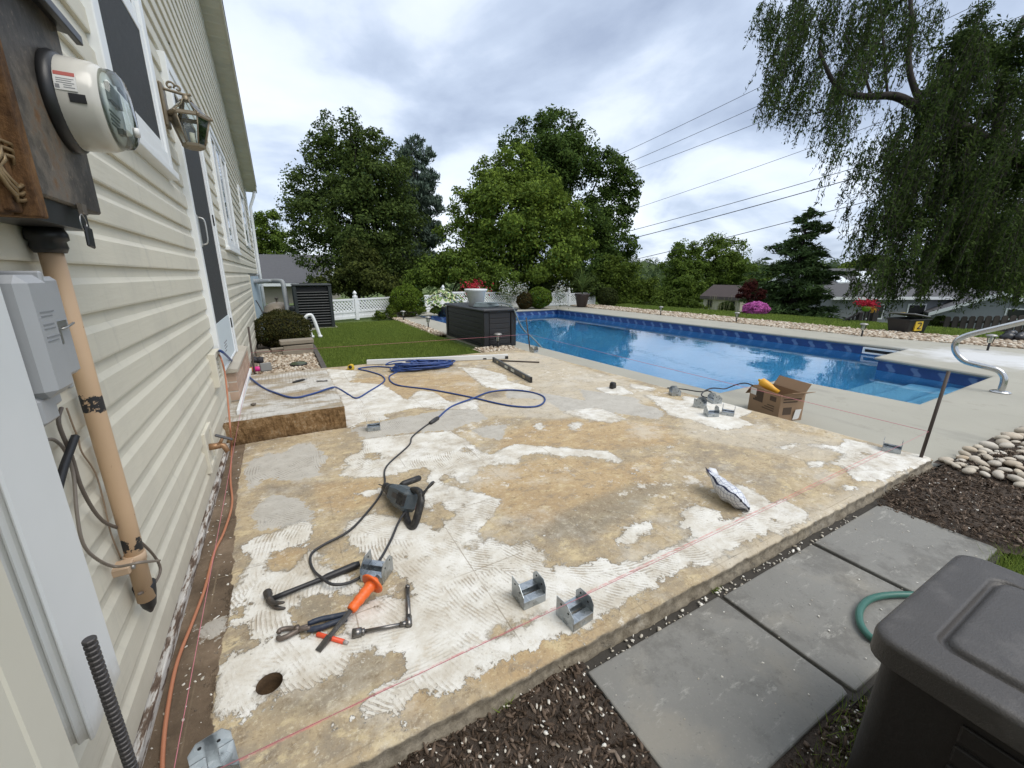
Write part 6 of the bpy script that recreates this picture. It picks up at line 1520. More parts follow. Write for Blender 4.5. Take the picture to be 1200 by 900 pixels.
mb = MB(); mb.lathe([(0.26, 0), (0.26, 0.012), (0.24, 0.012)], 24, Matrix.Translation(((x0+x1)/2, (y0+y1)/2, z1 + .05))); part('fan_guard', mb, M_ACD, ac)
mb = MB(); mb.box((x0 - .1, y0 - .1, -0.14), (x1 + .1, y1 + .1, z0)); part('base_pad', mb, mat('pad_concrete', (0.36, 0.34, 0.29), 0.9, 0.15), ac)
# pool filter, pump, pipes
tk = D(326, 365, 10.6); pk_ = D(346, 365, 10.2)
pf = thing('pool_filter', 'round tan pool filter tank beside the wall with a grey pipe from the house', 'pool filter', (tk.x, tk.y, -0.1))
TF = Matrix.Translation((tk.x, tk.y, 0)); M_TAN = mat('filter_tan', (0.27, 0.225, 0.17), 0.45, 0.08)
mb = MB(); mb.lathe([(0.29, -0.1), (0.33, -0.02), (0.335, 0.25), (0.345, 0.26), (0.345, 0.29), (0.33, 0.30), (0.30, 0.41), (0.21, 0.48), (0.09, 0.52), (0.04, 0.53), (0.0, 0.535)], 28, TF, caps=False); part('tank', mb, M_TAN, pf)
mb = MB(); mb.lathe([(0.347, 0.255), (0.36, 0.262), (0.36, 0.285), (0.347, 0.292)], 28, TF); part('clamp_band', mb, mat('band_dark', (0.05, 0.045, 0.04), 0.5), pf)
mb = MB(); mb.tube([(tk.x, tk.y, 0.53), (tk.x, tk.y, 0.59)], 0.02, 8); mb.lathe([(0.04, .59), (0.045, .62), (0.03, .64)], 10, TF); part('gauge', mb, M_STEEL, pf)
M_PVCG = mat('pipe_grey', (0.26, 0.28, 0.29), 0.45, 0.1)
mb = MB(); w0_ = WX(297, 330, WALL + .02); mb.tube(smooth_path([w0_, D(313, 329.5, 10.2), D(328, 329.5, 10.2), D(331.5, 332, 10.2), D(334, 345, 10.2), D(338, 367, 10.2)], 4), 0.055, 10); part('pipe', mb, M_PVCG, pf)
pu = thing('pool_pump', 'tan pool pump basket with black lid between the filter tank and air conditioner', 'pump', (pk_.x, pk_.y, -0.1))
TP = Matrix.Translation((pk_.x, pk_.y, 0)); mb = MB(); mb.lathe([(0.09, -0.1), (0.10, 0.05), (0.11, 0.32), (0.095, 0.34)], 18, TP); mb.tube([(pk_.x, pk_.y, 0.02), (pk_.x, pk_.y + .4, 0.02)], 0.09, 12); part('housing', mb, M_TAN, pu)
mb = MB(); mb.lathe([(0.125, 0.34), (0.128, 0.355), (0.128, 0.42), (0.11, 0.435), (0.04, 0.44)], 18, TP); part('lid', mb, M_BLK, pu)
wc = thing('wall_conduit', 'grey conduit and black cable on the pale blue wall panel', 'conduit', (WALL + .04, 9.5, -0.1))
mb = MB(); mb.tube([(WALL + .05, 9.35, -0.1), (WALL + .05, 9.35, 0.30)], 0.04, 8); part('pipe', mb, M_PVCG, wc)
mb = MB(); mb.tube(smooth_path([(WALL + .03, 9.9, 0.7), (WALL + .09, 9.8, 0.55), (WALL + .12, 9.7, 0.40), (WALL + .05, 9.5, 0.30)], 5), 0.012, 6); part('cable', mb, M_BLK, wc)
# white PVC loop
p0, p1 = G(366, 396, -0.1), G(375.5, 395.5, -0.1); pv = thing('pvc_loop', 'upside down U of white plastic pipe standing at the lawn edge', 'pipe', tuple(p0))
hgt = 0.44; mb = MB(); tp0 = p0 + Vector((-.09, .0, hgt)); tp1 = tp0 + Vector((0.16, 0.02, 0.01))
P = smooth_path([p0, p0.lerp(tp0, .5), tp0 - Vector((-.0, 0, .05)), tp0 + Vector((.04, 0, .03)), tp1 + Vector((-.04, 0, .03)), tp1 - Vector((0, 0, .05)), p1.lerp(tp1, .5), p1], 5); mb.tube(P, 0.033, 10); pp = part('pipe', mb, M_WHITE, pv)
mb = MB(); [mb.tube([q, q + Vector((0, 0, .05))], 0.043, 10) for q in (p0, p1)]; part('coupling', mb, M_WHITE, pv)
# stacked edging stones and timber edging
M_BLOCK = mat('edging_stone', (0.26, 0.225, 0.175), 0.85, 0.2, 8, 0.5, 50)
ss = thing('stone_stack', 'stack of three rough brown stone blocks in front of the boxwood', 'stone stack', tuple(G(350, 416, -0.1)))
q = G(350, 417, -0.1)
for i, (dx_, w_, h_, rz_) in enumerate(((0.0, .46, .10, .05), (0.02, .44, .075, -.03), (0.0, .50, .07, .08))):
    mb = MB(); mb.obox((q.x + dx_, q.y + .12, -0.1 + .05 + i * .088), w_, .22, h_, rz=rz_); part('stone', mb, M_BLOCK, ss, bev=.012)
ss = thing('edging_blocks', 'low row of worn stone edging beside the house wall by the boxwood', 'edging', tuple(G(312, 418, -0.1)))
q = G(313, 416, -0.1)
for i in range(3): mb = MB(); mb.obox((q.x - .28 + i * .22, q.y + .03 * i, -0.07 + .01 * i), .20, .14, .09, rz=.1 * i); part('stone', mb, M_BLOCK, ss, bev=.012)
ed = thing('lawn_edging', 'dark timber edging strip between the gravel bed and the lawn', 'edging', (0.41, 5.95, -0.12))
for i, (a, b) in enumerate((((0.40, 5.92), (0.405, 7.0)), ((0.405, 7.01), (0.40, 8.2)), ((0.40, 8.21), (0.33, 9.3)))):
    a, b = Vector(a), Vector(b); m_ = (a + b) / 2; mb = MB(); mb.obox((m_.x, m_.y, -0.08), (b - a).length, .07, .08, rz=math.atan2(b.y - a.y, b.x - a.x)); part('timber', mb, mat('timber_dark', (0.085, 0.075, 0.065), 0.85, 0.3, 12, 0.5, 60), ed, bev=.008)
q = G(350, 428, -0.08); gl_ = thing('well_light', 'dark green domed garden light lying on the gravel', 'garden light', tuple(q))
mb = MB(); mb.lathe([(0.07, -0.02), (0.12, 0.015), (0.115, 0.03), (0.10, 0.03)], 20, Matrix.Translation(q)); part('body', mb, M_BLK, gl_)
mb = MB(); mb.lathe([(0.11, 0.03), (0.09, 0.045), (0.0, 0.052)], 20, Matrix.Translation(q), caps=False); part('lens', mb, mat('lens_green', (0.05, 0.065, 0.03), 0.3), gl_)

# deck box
M_BOX = mat('deck_box_charcoal', (0.014, 0.015, 0.017), 0.5, 0.15, 10, 0.15, 60); M_BOXP = mat('deck_box_panel', (0.017, 0.017, 0.019), 0.55, 0.15, 14, 0.2, 80)
bx0, bx1, by0, by1, bz0, bz1 = 3.13, 3.80, 6.72, 8.70, -0.095, 0.55
db = thing('deck_box', 'long charcoal plastic deck storage box standing between lawn and pool', 'storage box', (3.13, 6.72, -0.1))
mb = MB(); mb.box((bx0 + .03, by0 + .03, bz0 + .02), (bx1 - .03, by1 - .03, bz1)); part('body', mb, M_BOX, db)
for cx_, cy_ in ((bx0, by0), (bx1, by0), (bx0, by1), (bx1, by1)):
    sx_, sy_ = (1 if cx_ == bx0 else -1), (1 if cy_ == by0 else -1); mb = MB(); mb.box((cx_, cy_, bz0), (cx_ + .11 * sx_, cy_ + .11 * sy_, bz1 - .01), bev=.01); part('corner', mb, M_BOX, db)
for i in range(6):
    za, zb_ = bz0 + .05 + i * .095, bz0 + .05 + i * .095 + .088
    mb = MB(); mb.box((bx0 + .12, by0 + .014, za), (bx1 - .12, by0 + .04, zb_)); part('board', mb, M_BOXP, db, bev=.006)
    mb = MB(); mb.box((bx0 + .014, by0 + .12, za), (bx0 + .04, by1 - .12, zb_)); part('board', mb, M_BOXP, db, bev=.006)
mb = MB(); mb.box((bx0 + .02, by0 + .008, bz0), (bx1 - .02, by0 + .035, bz0 + .045)); mb.box((bx0 + .008, by0 + .02, bz0), (bx0 + .035, by1 - .02, bz0 + .045)); part('plinth', mb, M_BOX, db)
mb = MB(); mb.box((bx0 - .025, by0 - .03, bz1), (bx1 + .025, by1 + .02, bz1 + .055), bev=.018); lid = part('lid', mb, mat('deck_box_lid', (0.022, 0.024, 0.029), 0.4, 0.12, 10), db)
q = Vector((3.38, 7.60, bz1 + .055)); ub_ = thing('planter_tub', 'white plastic planter tub wrapped in clear film on the deck box lid', 'tub', tuple(q))
mb = MB(); mb.lathe([(0.13, 0.0), (0.145, 0.01), (0.185, 0.25), (0.215, 0.28), (0.225, 0.30), (0.225, 0.325), (0.20, 0.325), (0.17, 0.26)], 26, Matrix.Translation(q)); part('tub', mb, mat('tub_white', (0.66, 0.69, 0.70), 0.35, 0.08, 12, 0.3, 30), ub_)
hs = MB(); P = []
for i in range(60):
    a = i * .5; P.append((3.40 + .26 * cos(a) * (1 - i * .004), 7.18 + .16 * sin(a), bz1 + .068 + .0012 * i))
P += [(3.6, 6.9, bz1 + .14), (3.72, 6.72, bz1 + .07), (3.80, 6.66, .40), (3.90, 6.60, .20), (4.05, 6.45, .02), (4.2, 6.3, -.2), (4.4, 6.2, -.45)]
hs.tube(smooth_path(P, 3), 0.013, 6); single('pool_hose', hs, mat('hose_grey', (0.16, 0.20, 0.21), 0.5), 'thin grey hose coiled on the deck box lid and trailing into the pool', 'hose', tuple(P[0]))
# near storage bin
M_BIN = mat('bin_brown', (0.060, 0.055, 0.051), 0.46, 0.14, 12, 0.35, 240, dirt=(0.17, 0.16, 0.15), dirt_amt=0.32, dscale=9); M_BIND = mat('bin_dark', (0.018, 0.016, 0.015), 0.5, 0.2, 10, 0.25, 90)
bn = thing('storage_bin', 'brown grey plastic storage bin with raised lid panel in the near right corner', 'storage bin', (1.3, -0.1, -0.12))
lx0, lx1, ly0, ly1, lz = 1.035, 1.60, -0.62, 0.262, 0.45
def rrect(x0, y0, x1, y1, r, n=5):
    o = []
    for cx_, cy_, a0 in ((x1 - r, y1 - r, 0), (x0 + r, y1 - r, pi/2), (x0 + r, y0 + r, pi), (x1 - r, y0 + r, 1.5*pi)):
        for i in range(n + 1): a = a0 + pi / 2 * i / n; o.append((cx_ + r * cos(a), cy_ + r * sin(a)))
    return o
mb = MB(); L_ = []
for ins, zz_ in ((0.012, lz - .065), (0.0, lz - .061), (0.0, lz - .059), (0.0, lz - .014), (0.0, lz - .012), (0.003, lz - .005), (0.009, lz - .001), (0.014, lz), (0.018, lz), (0.074, lz), (0.078, lz), (0.082, lz - .004), (0.085, lz - .011), (0.092, lz - .011), (0.095, lz - .004), (0.099, lz + .004), (0.104, lz + .006), (0.110, lz + .006)):
    L_.append([(p[0], p[1], zz_) for p in rrect(lx0 + ins, ly0 + ins, lx1 - ins, ly1 - ins, max(.02, .05 - ins * .2))])
loft(mb, L_, True); n_l = len(L_[0]); mb.add(L_[-1], [tuple(range(n_l))]); mb.add(L_[0], [tuple(range(n_l - 1, -1, -1))]); part('lid', mb, M_BIN, bn)
mb = MB(); L_ = []
for ins, zz_ in ((0.016, -0.12), (0.014, -0.09), (0.022, lz - .10), (0.022, lz - .062)): L_.append([(p[0], p[1], zz_) for p in rrect(lx0 + ins, ly0 + ins, lx1 - ins, ly1 - ins, .04)])
loft(mb, L_, True); part('body', mb, M_BIND, bn)
for i in range(8):
    zz_ = -0.05 + i * .052; k_ = 0.014 + 0.008 * (zz_ + .09) / (lz - .01)
    mb = MB(); mb.box((lx0 + k_ - .006, ly0 + .16, zz_), (lx0 + k_ + .02, ly1 - .16, zz_ + .044)); part('side_board', mb, M_BIND, bn, bev=.004)
    mb = MB(); mb.box((lx0 + .14, ly1 - k_ - .02, zz_), (lx1 - .14, ly1 - k_ + .006, zz_ + .044)); part('side_board', mb, M_BIND, bn, bev=.004)
# green garden hose
P = [G(p[0], p[1], -0.047) for p in ((1120,706),(1085,698),(1045,697),(1020,702),(1008,714),(1008,730),(1018,745),(1030,752),(1060,775),(1100,800))]
mb = MB(); mb.tube(smooth_path(P, 7), 0.0125, 12); single('garden_hose', mb, mat('hose_green', (0.035, 0.13, 0.10), 0.35, 0.12, 20), 'loop of dark green garden hose on the pavers beside the storage bin', 'hose', tuple(P[0]))
# pool hand rail
hr_ = thing('pool_handrail', 'curved stainless steel pool handrail on the deck by the pool steps', 'handrail', tuple(G(1172, 460, -0.1)))
hx = G(1172, 460, -0.1).x
P = [Vector((hx, G(1172, 460, -0.1).y, -0.1))] + [WX(a, b, hx) for a, b in ((1176,449),(1176,441),(1168,433.5),(1147,428),(1129,422.5),(1119.5,411),(1121,400),(1135,392.5),(1168,384.5),(1200,377))]
d_ = (P[-1] - P[-2]).normalized(); e_ = P[-1]; P += [e_ + d_ * .35, e_ + d_ * .6 + Vector((0, -.05, -.08)), e_ + d_ * .65 + Vector((0, -.12, -.35)), Vector((hx, (e_ + d_ * .65).y - .12, -0.1))]
M_SS = mat('stainless', (0.55, 0.55, 0.54), 0.22, 0.05, 10, metal=1.0)
mb = MB(); mb.tube(smooth_path(P, 6), 0.031, 14); part('rail', mb, M_SS, hr_)
for q in (P[0], P[-1]): mb = MB(); mb.lathe([(0.085, 0.001), (0.085, 0.012), (0.06, 0.022), (0.036, 0.026)], 20, Matrix.Translation(q)); part('flange', mb, M_SS, hr_)
# skimmer
mb = MB(); sx_ = 9.86; frame_ring(mb, 3.05, 3.62, -0.285, -0.165, .03, sx_ - .02, sx_ + .08); sk = thing('pool_skimmer', 'white skimmer frame at the waterline of the far pool wall', 'skimmer', (9.9, 3.3, -0.28)); part('frame', mb, M_WHITE, sk)
mb = MB(); mb.box((sx_ + .01, 3.08, -.255), (sx_ + .03, 3.59, -.195)); part('throat', mb, M_ACD, sk)

# solar path lights
def solar(label, p):
    t_ = thing('solar_light', label, 'path light', p, 'solar path lights around the pool'); T = Matrix.Identity(4)
    mb = MB(); mb.tube([(0, 0, 0), (0, 0, .14)], .016, 8); part('stake', mb, M_BLK, t_, local=True)
    mb = MB(); mb.lathe([(.035, .14), (.055, .26)], 14, T, caps=False); part('lens', mb, M_CLEAR, t_, local=True)
    mb = MB(); mb.lathe([(.075, .26), (.078, .265), (.065, .285), (.03, .295), (.0, .297)], 16, T, caps=False); mb.lathe([(.0, .262), (.075, .26)], 16, T, caps=False); part('cap', mb, mat('cap_steel', (0.33, 0.32, 0.30), 0.4, 0.1, metal=0.6), t_, local=True)
    mb = MB(); mb.tube([(0, 0, .15), (0, 0, .255)], .02, 8); part('led', mb, mat('led_pale', (0.5, 0.48, 0.42), 0.4), t_, local=True)
    return t_
g = lambda a, b: tuple(G(a, b, -0.105))
sl0 = solar('solar path light in the gravel nearest the clipped ball bush', g(473, 376))
for (a, b), lb in (((502, 384.5), 'solar path light in the gravel strip beside the deck box'), ((583.5, 409), 'solar path light in front of the near end of the charcoal deck box'), ((774, 369.5), 'solar path light across the pool nearest the fence end'), ((862.5, 378), 'solar path light across the pool below the small dark ball bush'), ((1009.5, 394.5), 'solar path light across the pool in front of the black stair railing'), ((1157, 411), 'solar path light at far right beside the steel handrail')):
    dup(sl0, g(a, b), 0.4, lb)
# tote, black bundle, stair rail, picket fence, flower pot
q = G(1061, 390, -0.13); qz = -0.13; tt_ = thing('storage_tote', 'black plastic tote with a yellow label and its lid askew on the far grass', 'tote', (q.x, q.y, qz))
Mt = Matrix.Translation((q.x, q.y, qz)) @ Matrix.Rotation(-YAW + .25, 4, 'Z') @ Matrix.Scale(0.64, 4)
mb = MB(); loft(mb, [[(p[0], p[1], z_) for p in rrect(-w_, -d2, w_, d2, .06, 3)] for w_, d2, z_ in ((.45, .30, .0), (.54, .37, .50), (.57, .40, .50), (.57, .40, .54), (.53, .36, .54))]); mb = MB().add([Mt @ Vector(v_) for v_ in mb.v], mb.f); part('tub', mb, M_BLK, tt_)
mb = MB(); mb.obox((.05, .05, .66), 1.15, .82, .05, ry=.13, rz=.15, bev=.02); mb = MB().add([Mt @ Vector(v_) for v_ in mb.v], mb.f); part('lid', mb, mat('lid_grey', (0.10, 0.10, 0.095), 0.45), tt_)
M_YEL = mat('yellow_plastic', (0.62, 0.42, 0.03), 0.4, 0.08)
mb = MB(); mb.box((-.20, -.375, .12), (.16, -.335, .46), M=Mt); part('label_panel', mb, M_YEL, tt_)
mb = MB()
for a, b in (((-.10, .40), (.06, .40)), ((.06, .40), (.06, .31)), ((.06, .31), (-.08, .20)), ((-.08, .20), (.08, .20))):
    p_, r_ = Mt @ Vector((a[0], -.377, a[1])), Mt @ Vector((b[0], -.377, b[1])); mb.tube([p_, r_], .013, 4)
part('label_mark', mb, M_BLK, tt_)
mb = MB(); mb.obox((-.05, .05, .70), .75, .10, .03, ry=.13, rz=.15); mb = MB().add([Mt @ Vector(v_) for v_ in mb.v], mb.f); part('lid_strap', mb, M_YEL, tt_)
q = G(1180, 400, -0.13); qz = -0.13; mb = MB(); r = random.Random(4)
for i in range(6): mb.ico((q.x + r.uniform(-.2, .3), q.y + r.uniform(-.2, .2), qz + .08 + r.uniform(0, .07)), (r.uniform(.12, .2), r.uniform(.1, .16), r.uniform(.08, .14)), jit=.15, rnd=r)
o = single('rubbish_bag', mb, mat('bag_black', (0.012, 0.012, 0.014), 0.3, 0.2, 8, 0.6, 12), 'heap of black plastic bag on the grass before the picket fence', 'bag', (q.x, q.y, qz)); md = o.modifiers.new('s', 'SUBSURF'); md.levels = 1; md.render_levels = 1
M_DKW = mat('wood_black', (0.018, 0.014, 0.013), 0.7, 0.3, 8)
sr = thing('stair_railing', 'black wooden stair railing with balusters and a tall end post beyond the pool', 'railing', tuple(D(1005, 386, 12.2)))
dd = 12.2; a0, a1 = D(978, 381, dd), D(1022, 360, dd); mb = MB(); mb.tube([a0, a1], .034, 4); part('handrail', mb, M_DKW, sr)
for i in range(9):
    f = (i + .6) / 9; t_p = a0.lerp(a1, f); mb = MB(); mb.obox((t_p.x, t_p.y, t_p.z - .30), .04, .04, .60, rz=-YAW); part('baluster', mb, M_DKW, sr)
for px_, t_py, w_ in ((1008, 366, .12), (1027, 354, .16)):
    p_ = D(px_, t_py, dd); mb = MB(); mb.obox((p_.x, p_.y, p_.z - .45), w_, w_, .90, rz=-YAW); part('post', mb, M_DKW, sr, bev=.01)
q = D(1015, 361, 11.9); fp = thing('flower_pot', 'lime green pot of red flowers fixed on the black stair railing', 'flower pot', tuple(q))
mb = MB(); mb.lathe([(.075, -.09), (.11, .015), (.118, .045), (.10, .045)], 16, Matrix.Translation(q)); part('pot', mb, mat('pot_lime', (0.22, 0.42, 0.05), 0.4), fp)
r_ = np.random.default_rng(5); C = np.array(q)[None] + np.array([0, 0, .13])[None] + r_.normal(0, 1, (420, 3)) * np.array([.12, .12, .06]); V, F = leafquads(C, .052, r_, asp=.8); link('blooms', np_mesh('blooms', V, F, P_RED, org=q), fp)
q2 = D(1024, 363, 11.8); r_ = np.random.default_rng(6); C = np.array(q2)[None] + r_.normal(0, 1, (60, 3)) * np.array([.04, .04, .035]); V, F = leafquads(C, .045, r_, asp=.8); o = link('yellow_blooms', np_mesh('yellow_blooms', V, F, leaf_mat('petal_yellow', (0.65, 0.38, 0.08), 0.2), org=q), fp); o['kind'] = 'stuff'
pk = thing('picket_fence', 'dark brown picket fence with dog eared tops at the far right', 'fence', tuple(D(1150, 390, 16)))
M_PK = mat('picket_brown', (0.050, 0.040, 0.034), 0.8, 0.25, 8)
for i in range(13):
    px_ = 1112 + i * 9.6; p_ = D(px_, 371 - i * .18, 16.0 - i * .07); mb = MB(); w_, h_ = .105, .78
    mb.add([Vector((p_.x, p_.y, p_.z)) + Matrix.Rotation(-YAW - .1, 3, 'Z') @ Vector((x_, y_, z_)) for y_ in (0, .025) for x_, z_ in ((-w_, -h_), (w_, -h_), (w_, -.06), (w_ * .5, 0), (-w_ * .5, 0), (-w_, -.06))], [(0, 1, 2, 3, 4, 5), (11, 10, 9, 8, 7, 6)] + [(k, k + 6, (k + 1) % 6 + 6, (k + 1) % 6) for k in range(6)]); part('picket', mb, M_PK, pk)
for dz_ in (-.22, -.60):
    a0, a1 = D(1104, 371, 16.1), D(1232, 369, 15.2); mb = MB(); mb.tube([a0 + Vector((0, 0, dz_)), a1 + Vector((0, 0, dz_))], .05, 4); part('rail', mb, M_PK, pk)

# ================================================================== TOOLS AND LITTER ON THE SLAB
# stakes and string lines
t = NT('rebar_steel'); v = t.obj(); zz = t.n('ShaderNodeSeparateXYZ', {0: v}).outputs[2]
t.set(color=t.mix(t.noise(30, 4, .6, v), (0.055, 0.055, 0.06), (0.10, 0.09, 0.085)), rough=0.5, metal=0.5); M_REBAR = t.m
rx_, ry_ = -0.342, 0.80; rb = MB(); ztop = 0.63; P, R_ = [], []
z_ = -0.15
while z_ < ztop: P += [(rx_, ry_, z_), (rx_, ry_, z_ + .0030), (rx_, ry_, z_ + .0045), (rx_, ry_, z_ + .0085)]; R_ += [.0076, .0076, .0092, .0092]; z_ += .010
P.append((rx_, ry_, ztop)); R_.append(.0078); rb.tube(P, R_, 14, smooth=False); single('rebar_stake', rb, M_REBAR, 'ribbed steel rebar stake standing upright in the near left corner', 'stake', (rx_, ry_, -0.15))
M_ROD = mat('rod_rust', (0.075, 0.058, 0.048), 0.6, 0.25, 30, metal=0.3)
def rod(a, b, r_, label): mb = MB(); mb.tube([a, Vector(a).lerp(Vector(b), .5), b], r_, 8); return single('stake', mb, M_ROD, label, 'stake', tuple(a), 'steel stakes for the string lines')
FRb, FRt = PY(1080, 531, .9), PY(1112, 435, .9); rod(FRb - Vector((0, 0, .1)), FRt, .010, 'leaning steel stake at the near right corner of the slab')
BRb, BRt = PY(622, 411, 5.7), PY(616.5, 372, 5.7); rod(BRb - Vector((0, 0, .08)), BRt, .010, 'thin steel stake at the pool side end of the slab near the deck box')
BLb, BLt = WX(297, 432, -.40), WX(291, 383, -.40); rod(BLb - Vector((0, 0, .2)), BLt, .011, 'thin steel stake beside the house near the gravel bed')
t = NT('string_pink'); t.set(color=(0.55, 0.19, 0.23), rough=0.8); M_STR = t.m
def string(a, b, label, r_=0.0009): mb = MB(); mb.tube([a, Vector(a).lerp(Vector(b), .5) - Vector((0, 0, .003)), b], r_, 5); return single('string_line', mb, M_STR, label, 'string', tuple(a), 'string lines')
sF = FRb.lerp(FRt, .27); sB = BRb.lerp(BRt, .50); sL = BLb.lerp(BLt, .38)
string((rx_ + .006, ry_ + .010, 0.235), sF, 'pink string line stretched along the front edge of the slab')
string((rx_ - .006, ry_ + .010, 0.10), sL, 'pink string line running close along the house wall')
string(sB, sL, 'string line crossing above the lawn edge', .0015); string(sF, sB, 'string line along the pool side of the slab', .0018)

# post base brackets
t = NT('galvanised'); v = t.obj(); vo = t.n('ShaderNodeTexVoronoi', {'Vector': v, 'Scale': 60.0}).outputs['Color']
sc_ = t.n('ShaderNodeSeparateColor', {0: vo}).outputs[0]
t.set(color=t.mix(sc_, (0.30, 0.33, 0.35), (0.46, 0.49, 0.51)), rough=t.math('ADD', 0.26, t.math('MULTIPLY', sc_, 0.14)), metal=0.85); M_GALV = t.m
def bracket(label, loc, rz):
    t_ = thing('post_base', label, 'post base', loc, 'galvanised post base brackets'); w, d2, h = .047, .045, .085; th = .0016
    for s_ in (-1, 1):
        mb = MB(); pr = [(-d2, .0), (d2, .0), (d2, h * .72), (d2 * .55, h), (-d2 * .55 - .004, h), (-d2, h * .72)] if s_ > 0 else [(-d2, .0), (d2, .0), (d2, h), (-d2 * .2, h), (-d2, h * .62)]
        mb.extr(pr, s_ * w, s_ * (w + th), 'x'); sd_ = part('side_plate', mb, M_GALV, t_, local=True)
        mb = MB()
        for y_, z_ in ((-.018, .055), (.02, .066)): mb.tube([(s_ * w - .0008 * s_ - (.0002 if s_ > 0 else -.0002), y_, z_), (s_ * (w + th) + .0006 * s_, y_, z_)], .0042, 10)
        part('nail_hole', mb, mat('hole_black', (0.02, 0.02, 0.02), 0.8), sd_, local=True)
    for s_ in (-1, 1):
        mb = MB(); mb.box((-w, s_ * d2, 0), (w - .0005, s_ * (d2 + th), .031)); mb.box((-w + .001, s_ * d2 - s_ * .030, .0305), (w - .001, s_ * d2, .0305 + th)); mb.box((-w + .001, s_ * d2 - s_ * .030, .008), (w - .001, s_ * d2 - s_ * (.030 + th), .0305)); part('standoff', mb, M_GALV, t_, local=True)
    mb = MB(); mb.box((-w, -d2 + .032, .0015), (w, d2 - .032, .0035)); part('base_plate', mb, M_GALV, t_, local=True)
    return t_
b0 = bracket('upright galvanised post base on the slab left of the pink string', (0.688, 1.115, .003), radians(-58))
q = lambda a, b: G(a, b, .003)
for lb, loc, rz in (('galvanised post base straddled by the pink string near the slab front edge', (0.785, 0.955, .003), radians(6)),
                    ('galvanised post base cut by the bottom edge of the photo beside the rebar', (-.285, .985, .003), radians(104)),
                    ('galvanised post base under the orange handled chisel', (0.205, 1.52, .003), radians(-40)),
                    ('lone galvanised post base in front of the concrete step', (0.52, 3.24, .003), radians(-8)),
                    ('galvanised post base at the near right corner of the slab by the leaning stake', (3.63, 1.045, .003), radians(-72)),
                    ('galvanised post base standing alone left of the heap near the pool', (3.43, 2.74, .003), radians(60)),
                    ('galvanised post base at the foot of the thin stake near the deck box', (3.44, 5.50, .003), radians(15))): dup(b0, loc, rz, lb)
for lb, a, b, rz, z_, tp in (('leftmost post base of the heap near the cardboard box', 820, 477, 20, .003, 0), ('rearmost post base of the heap near the cardboard box', 837, 472, 70, .003, 0), ('front middle post base of the heap near the cardboard box', 833, 487, -30, .003, 0), ('rightmost post base of the heap near the cardboard box', 853, 486, -62, .003, 0)):
    g_ = G(a, b); dup(b0, (g_.x, g_.y, z_), radians(rz), lb)

def fr_axes(o, x, up):
    x = Vector(x).normalized(); y = Vector(up).cross(x).normalized(); z = x.cross(y)
    m = Matrix((x, y, z)).transposed().to_4x4(); m.translation = Vector(o); return m
def xf(mb, M): return MB_from(mb, M)
def MB_from(mb, M):
    n = MB(); n.v = [tuple(M @ Vector(v_)) for v_ in mb.v]; n.f = mb.f; n.sm = mb.sm; return n
# hammer
h0, h1 = G(316, 703, .022), G(421, 660, .018); L = (h1 - h0).length; Mh = fr_axes(h0, h1 - h0, (0, 0, 1))
hm = thing('claw_hammer', 'black steel claw hammer with worn handle lying on the slab', 'hammer', tuple(G(316, 703)))
M_HAM = mat('hammer_steel', (0.075, 0.068, 0.062), 0.5, 0.3, 40, 0.3, 120, metal=0.5, dirt=(0.20, 0.15, 0.11), dirt_amt=.5, dscale=45)
t = NT('worn_black'); v = t.pos(); t.set(color=t.mix(t.sstep(t.noise(30, 5, .65, t.n('ShaderNodeMapping', {'Vector': v, 'Scale': (1, .5, 1)})), .62, .66), (0.016, 0.016, 0.018), (0.40, 0.38, 0.35)), rough=0.45); M_WORN = t.m
mb = MB(); mb.tube([(0.0, 0, 0), (.05, 0, 0), (.10, 0, 0), (L * .55, 0, -.002), (L * .62, 0, -.002), (L - .02, 0, -.003), (L, 0, -.003)], [.010, .010, .009, .010, .0135, .0155, .0125], 12); part('handle', MB_from(mb, Mh), M_WORN, hm)
mb = MB(); mb.tube([(.0, .052, 0), (.0, .050, 0), (.0, .030, 0), (.0, .012, 0), (0, 0, 0), (.004, -.02, 0)], [.012, .0155, .0155, .010, .014, .011], 14)
for s_ in (-1, 1): mb.tube(smooth_path([(.002, -.012, s_ * .004), (.008, -.034, s_ * .007), (.022, -.052, s_ * .011), (.040, -.064, s_ * .013)], 3), [.010, .0095, .009, .0085, .008, .0075, .007, .006, .005, .003], 8)
part('head', MB_from(mb, Mh), M_HAM, hm)
# cold chisel with hand guard
c0, c1 = G(372.5, 763, .007), G(437, 683, .072); cd_ = (c1 - c0); L = cd_.length; Mc = fr_axes(c0, cd_, (0, 0, 1))
ch = thing('cold_chisel', 'steel cold chisel with a ribbed orange grip and round hand guard', 'chisel', tuple(c0))
M_ORG = mat('orange_rubber', (0.80, 0.14, 0.02), 0.45, 0.08, 12, 0.15, 90, dirt=(0.50, 0.20, 0.10), dirt_amt=.5, dscale=40); M_CST = mat('chisel_steel', (0.11, 0.105, 0.10), 0.42, 0.2, 30, metal=0.7, dirt=(0.30, 0.27, 0.24), dirt_amt=.5, dscale=50)
mb = MB(); mb.add([(0, -.012, -.001), (0, .012, -.001), (0, .012, .001), (0, -.012, .001)] + [(.05, a, b) for a, b in ((-.0095, -.007), (.0095, -.007), (.0095, .007), (-.0095, .007))], [(3, 2, 1, 0), (0, 1, 5, 4), (1, 2, 6, 5), (2, 3, 7, 6), (3, 0, 4, 7)]); mb.tube([(.045, 0, 0), (L * .62, 0, 0)], .0092, 6, smooth=False); part('blade', MB_from(mb, Mc), M_CST, ch); mb = MB(); mb.tube([(L, 0, 0), (L + .03, 0, 0)], .009, 8); part('striking_end', MB_from(mb, Mc), M_CST, ch)
Rz = Matrix.Rotation(pi / 2, 4, 'Y'); g0, g1 = L * .56, L * .985
pr = []
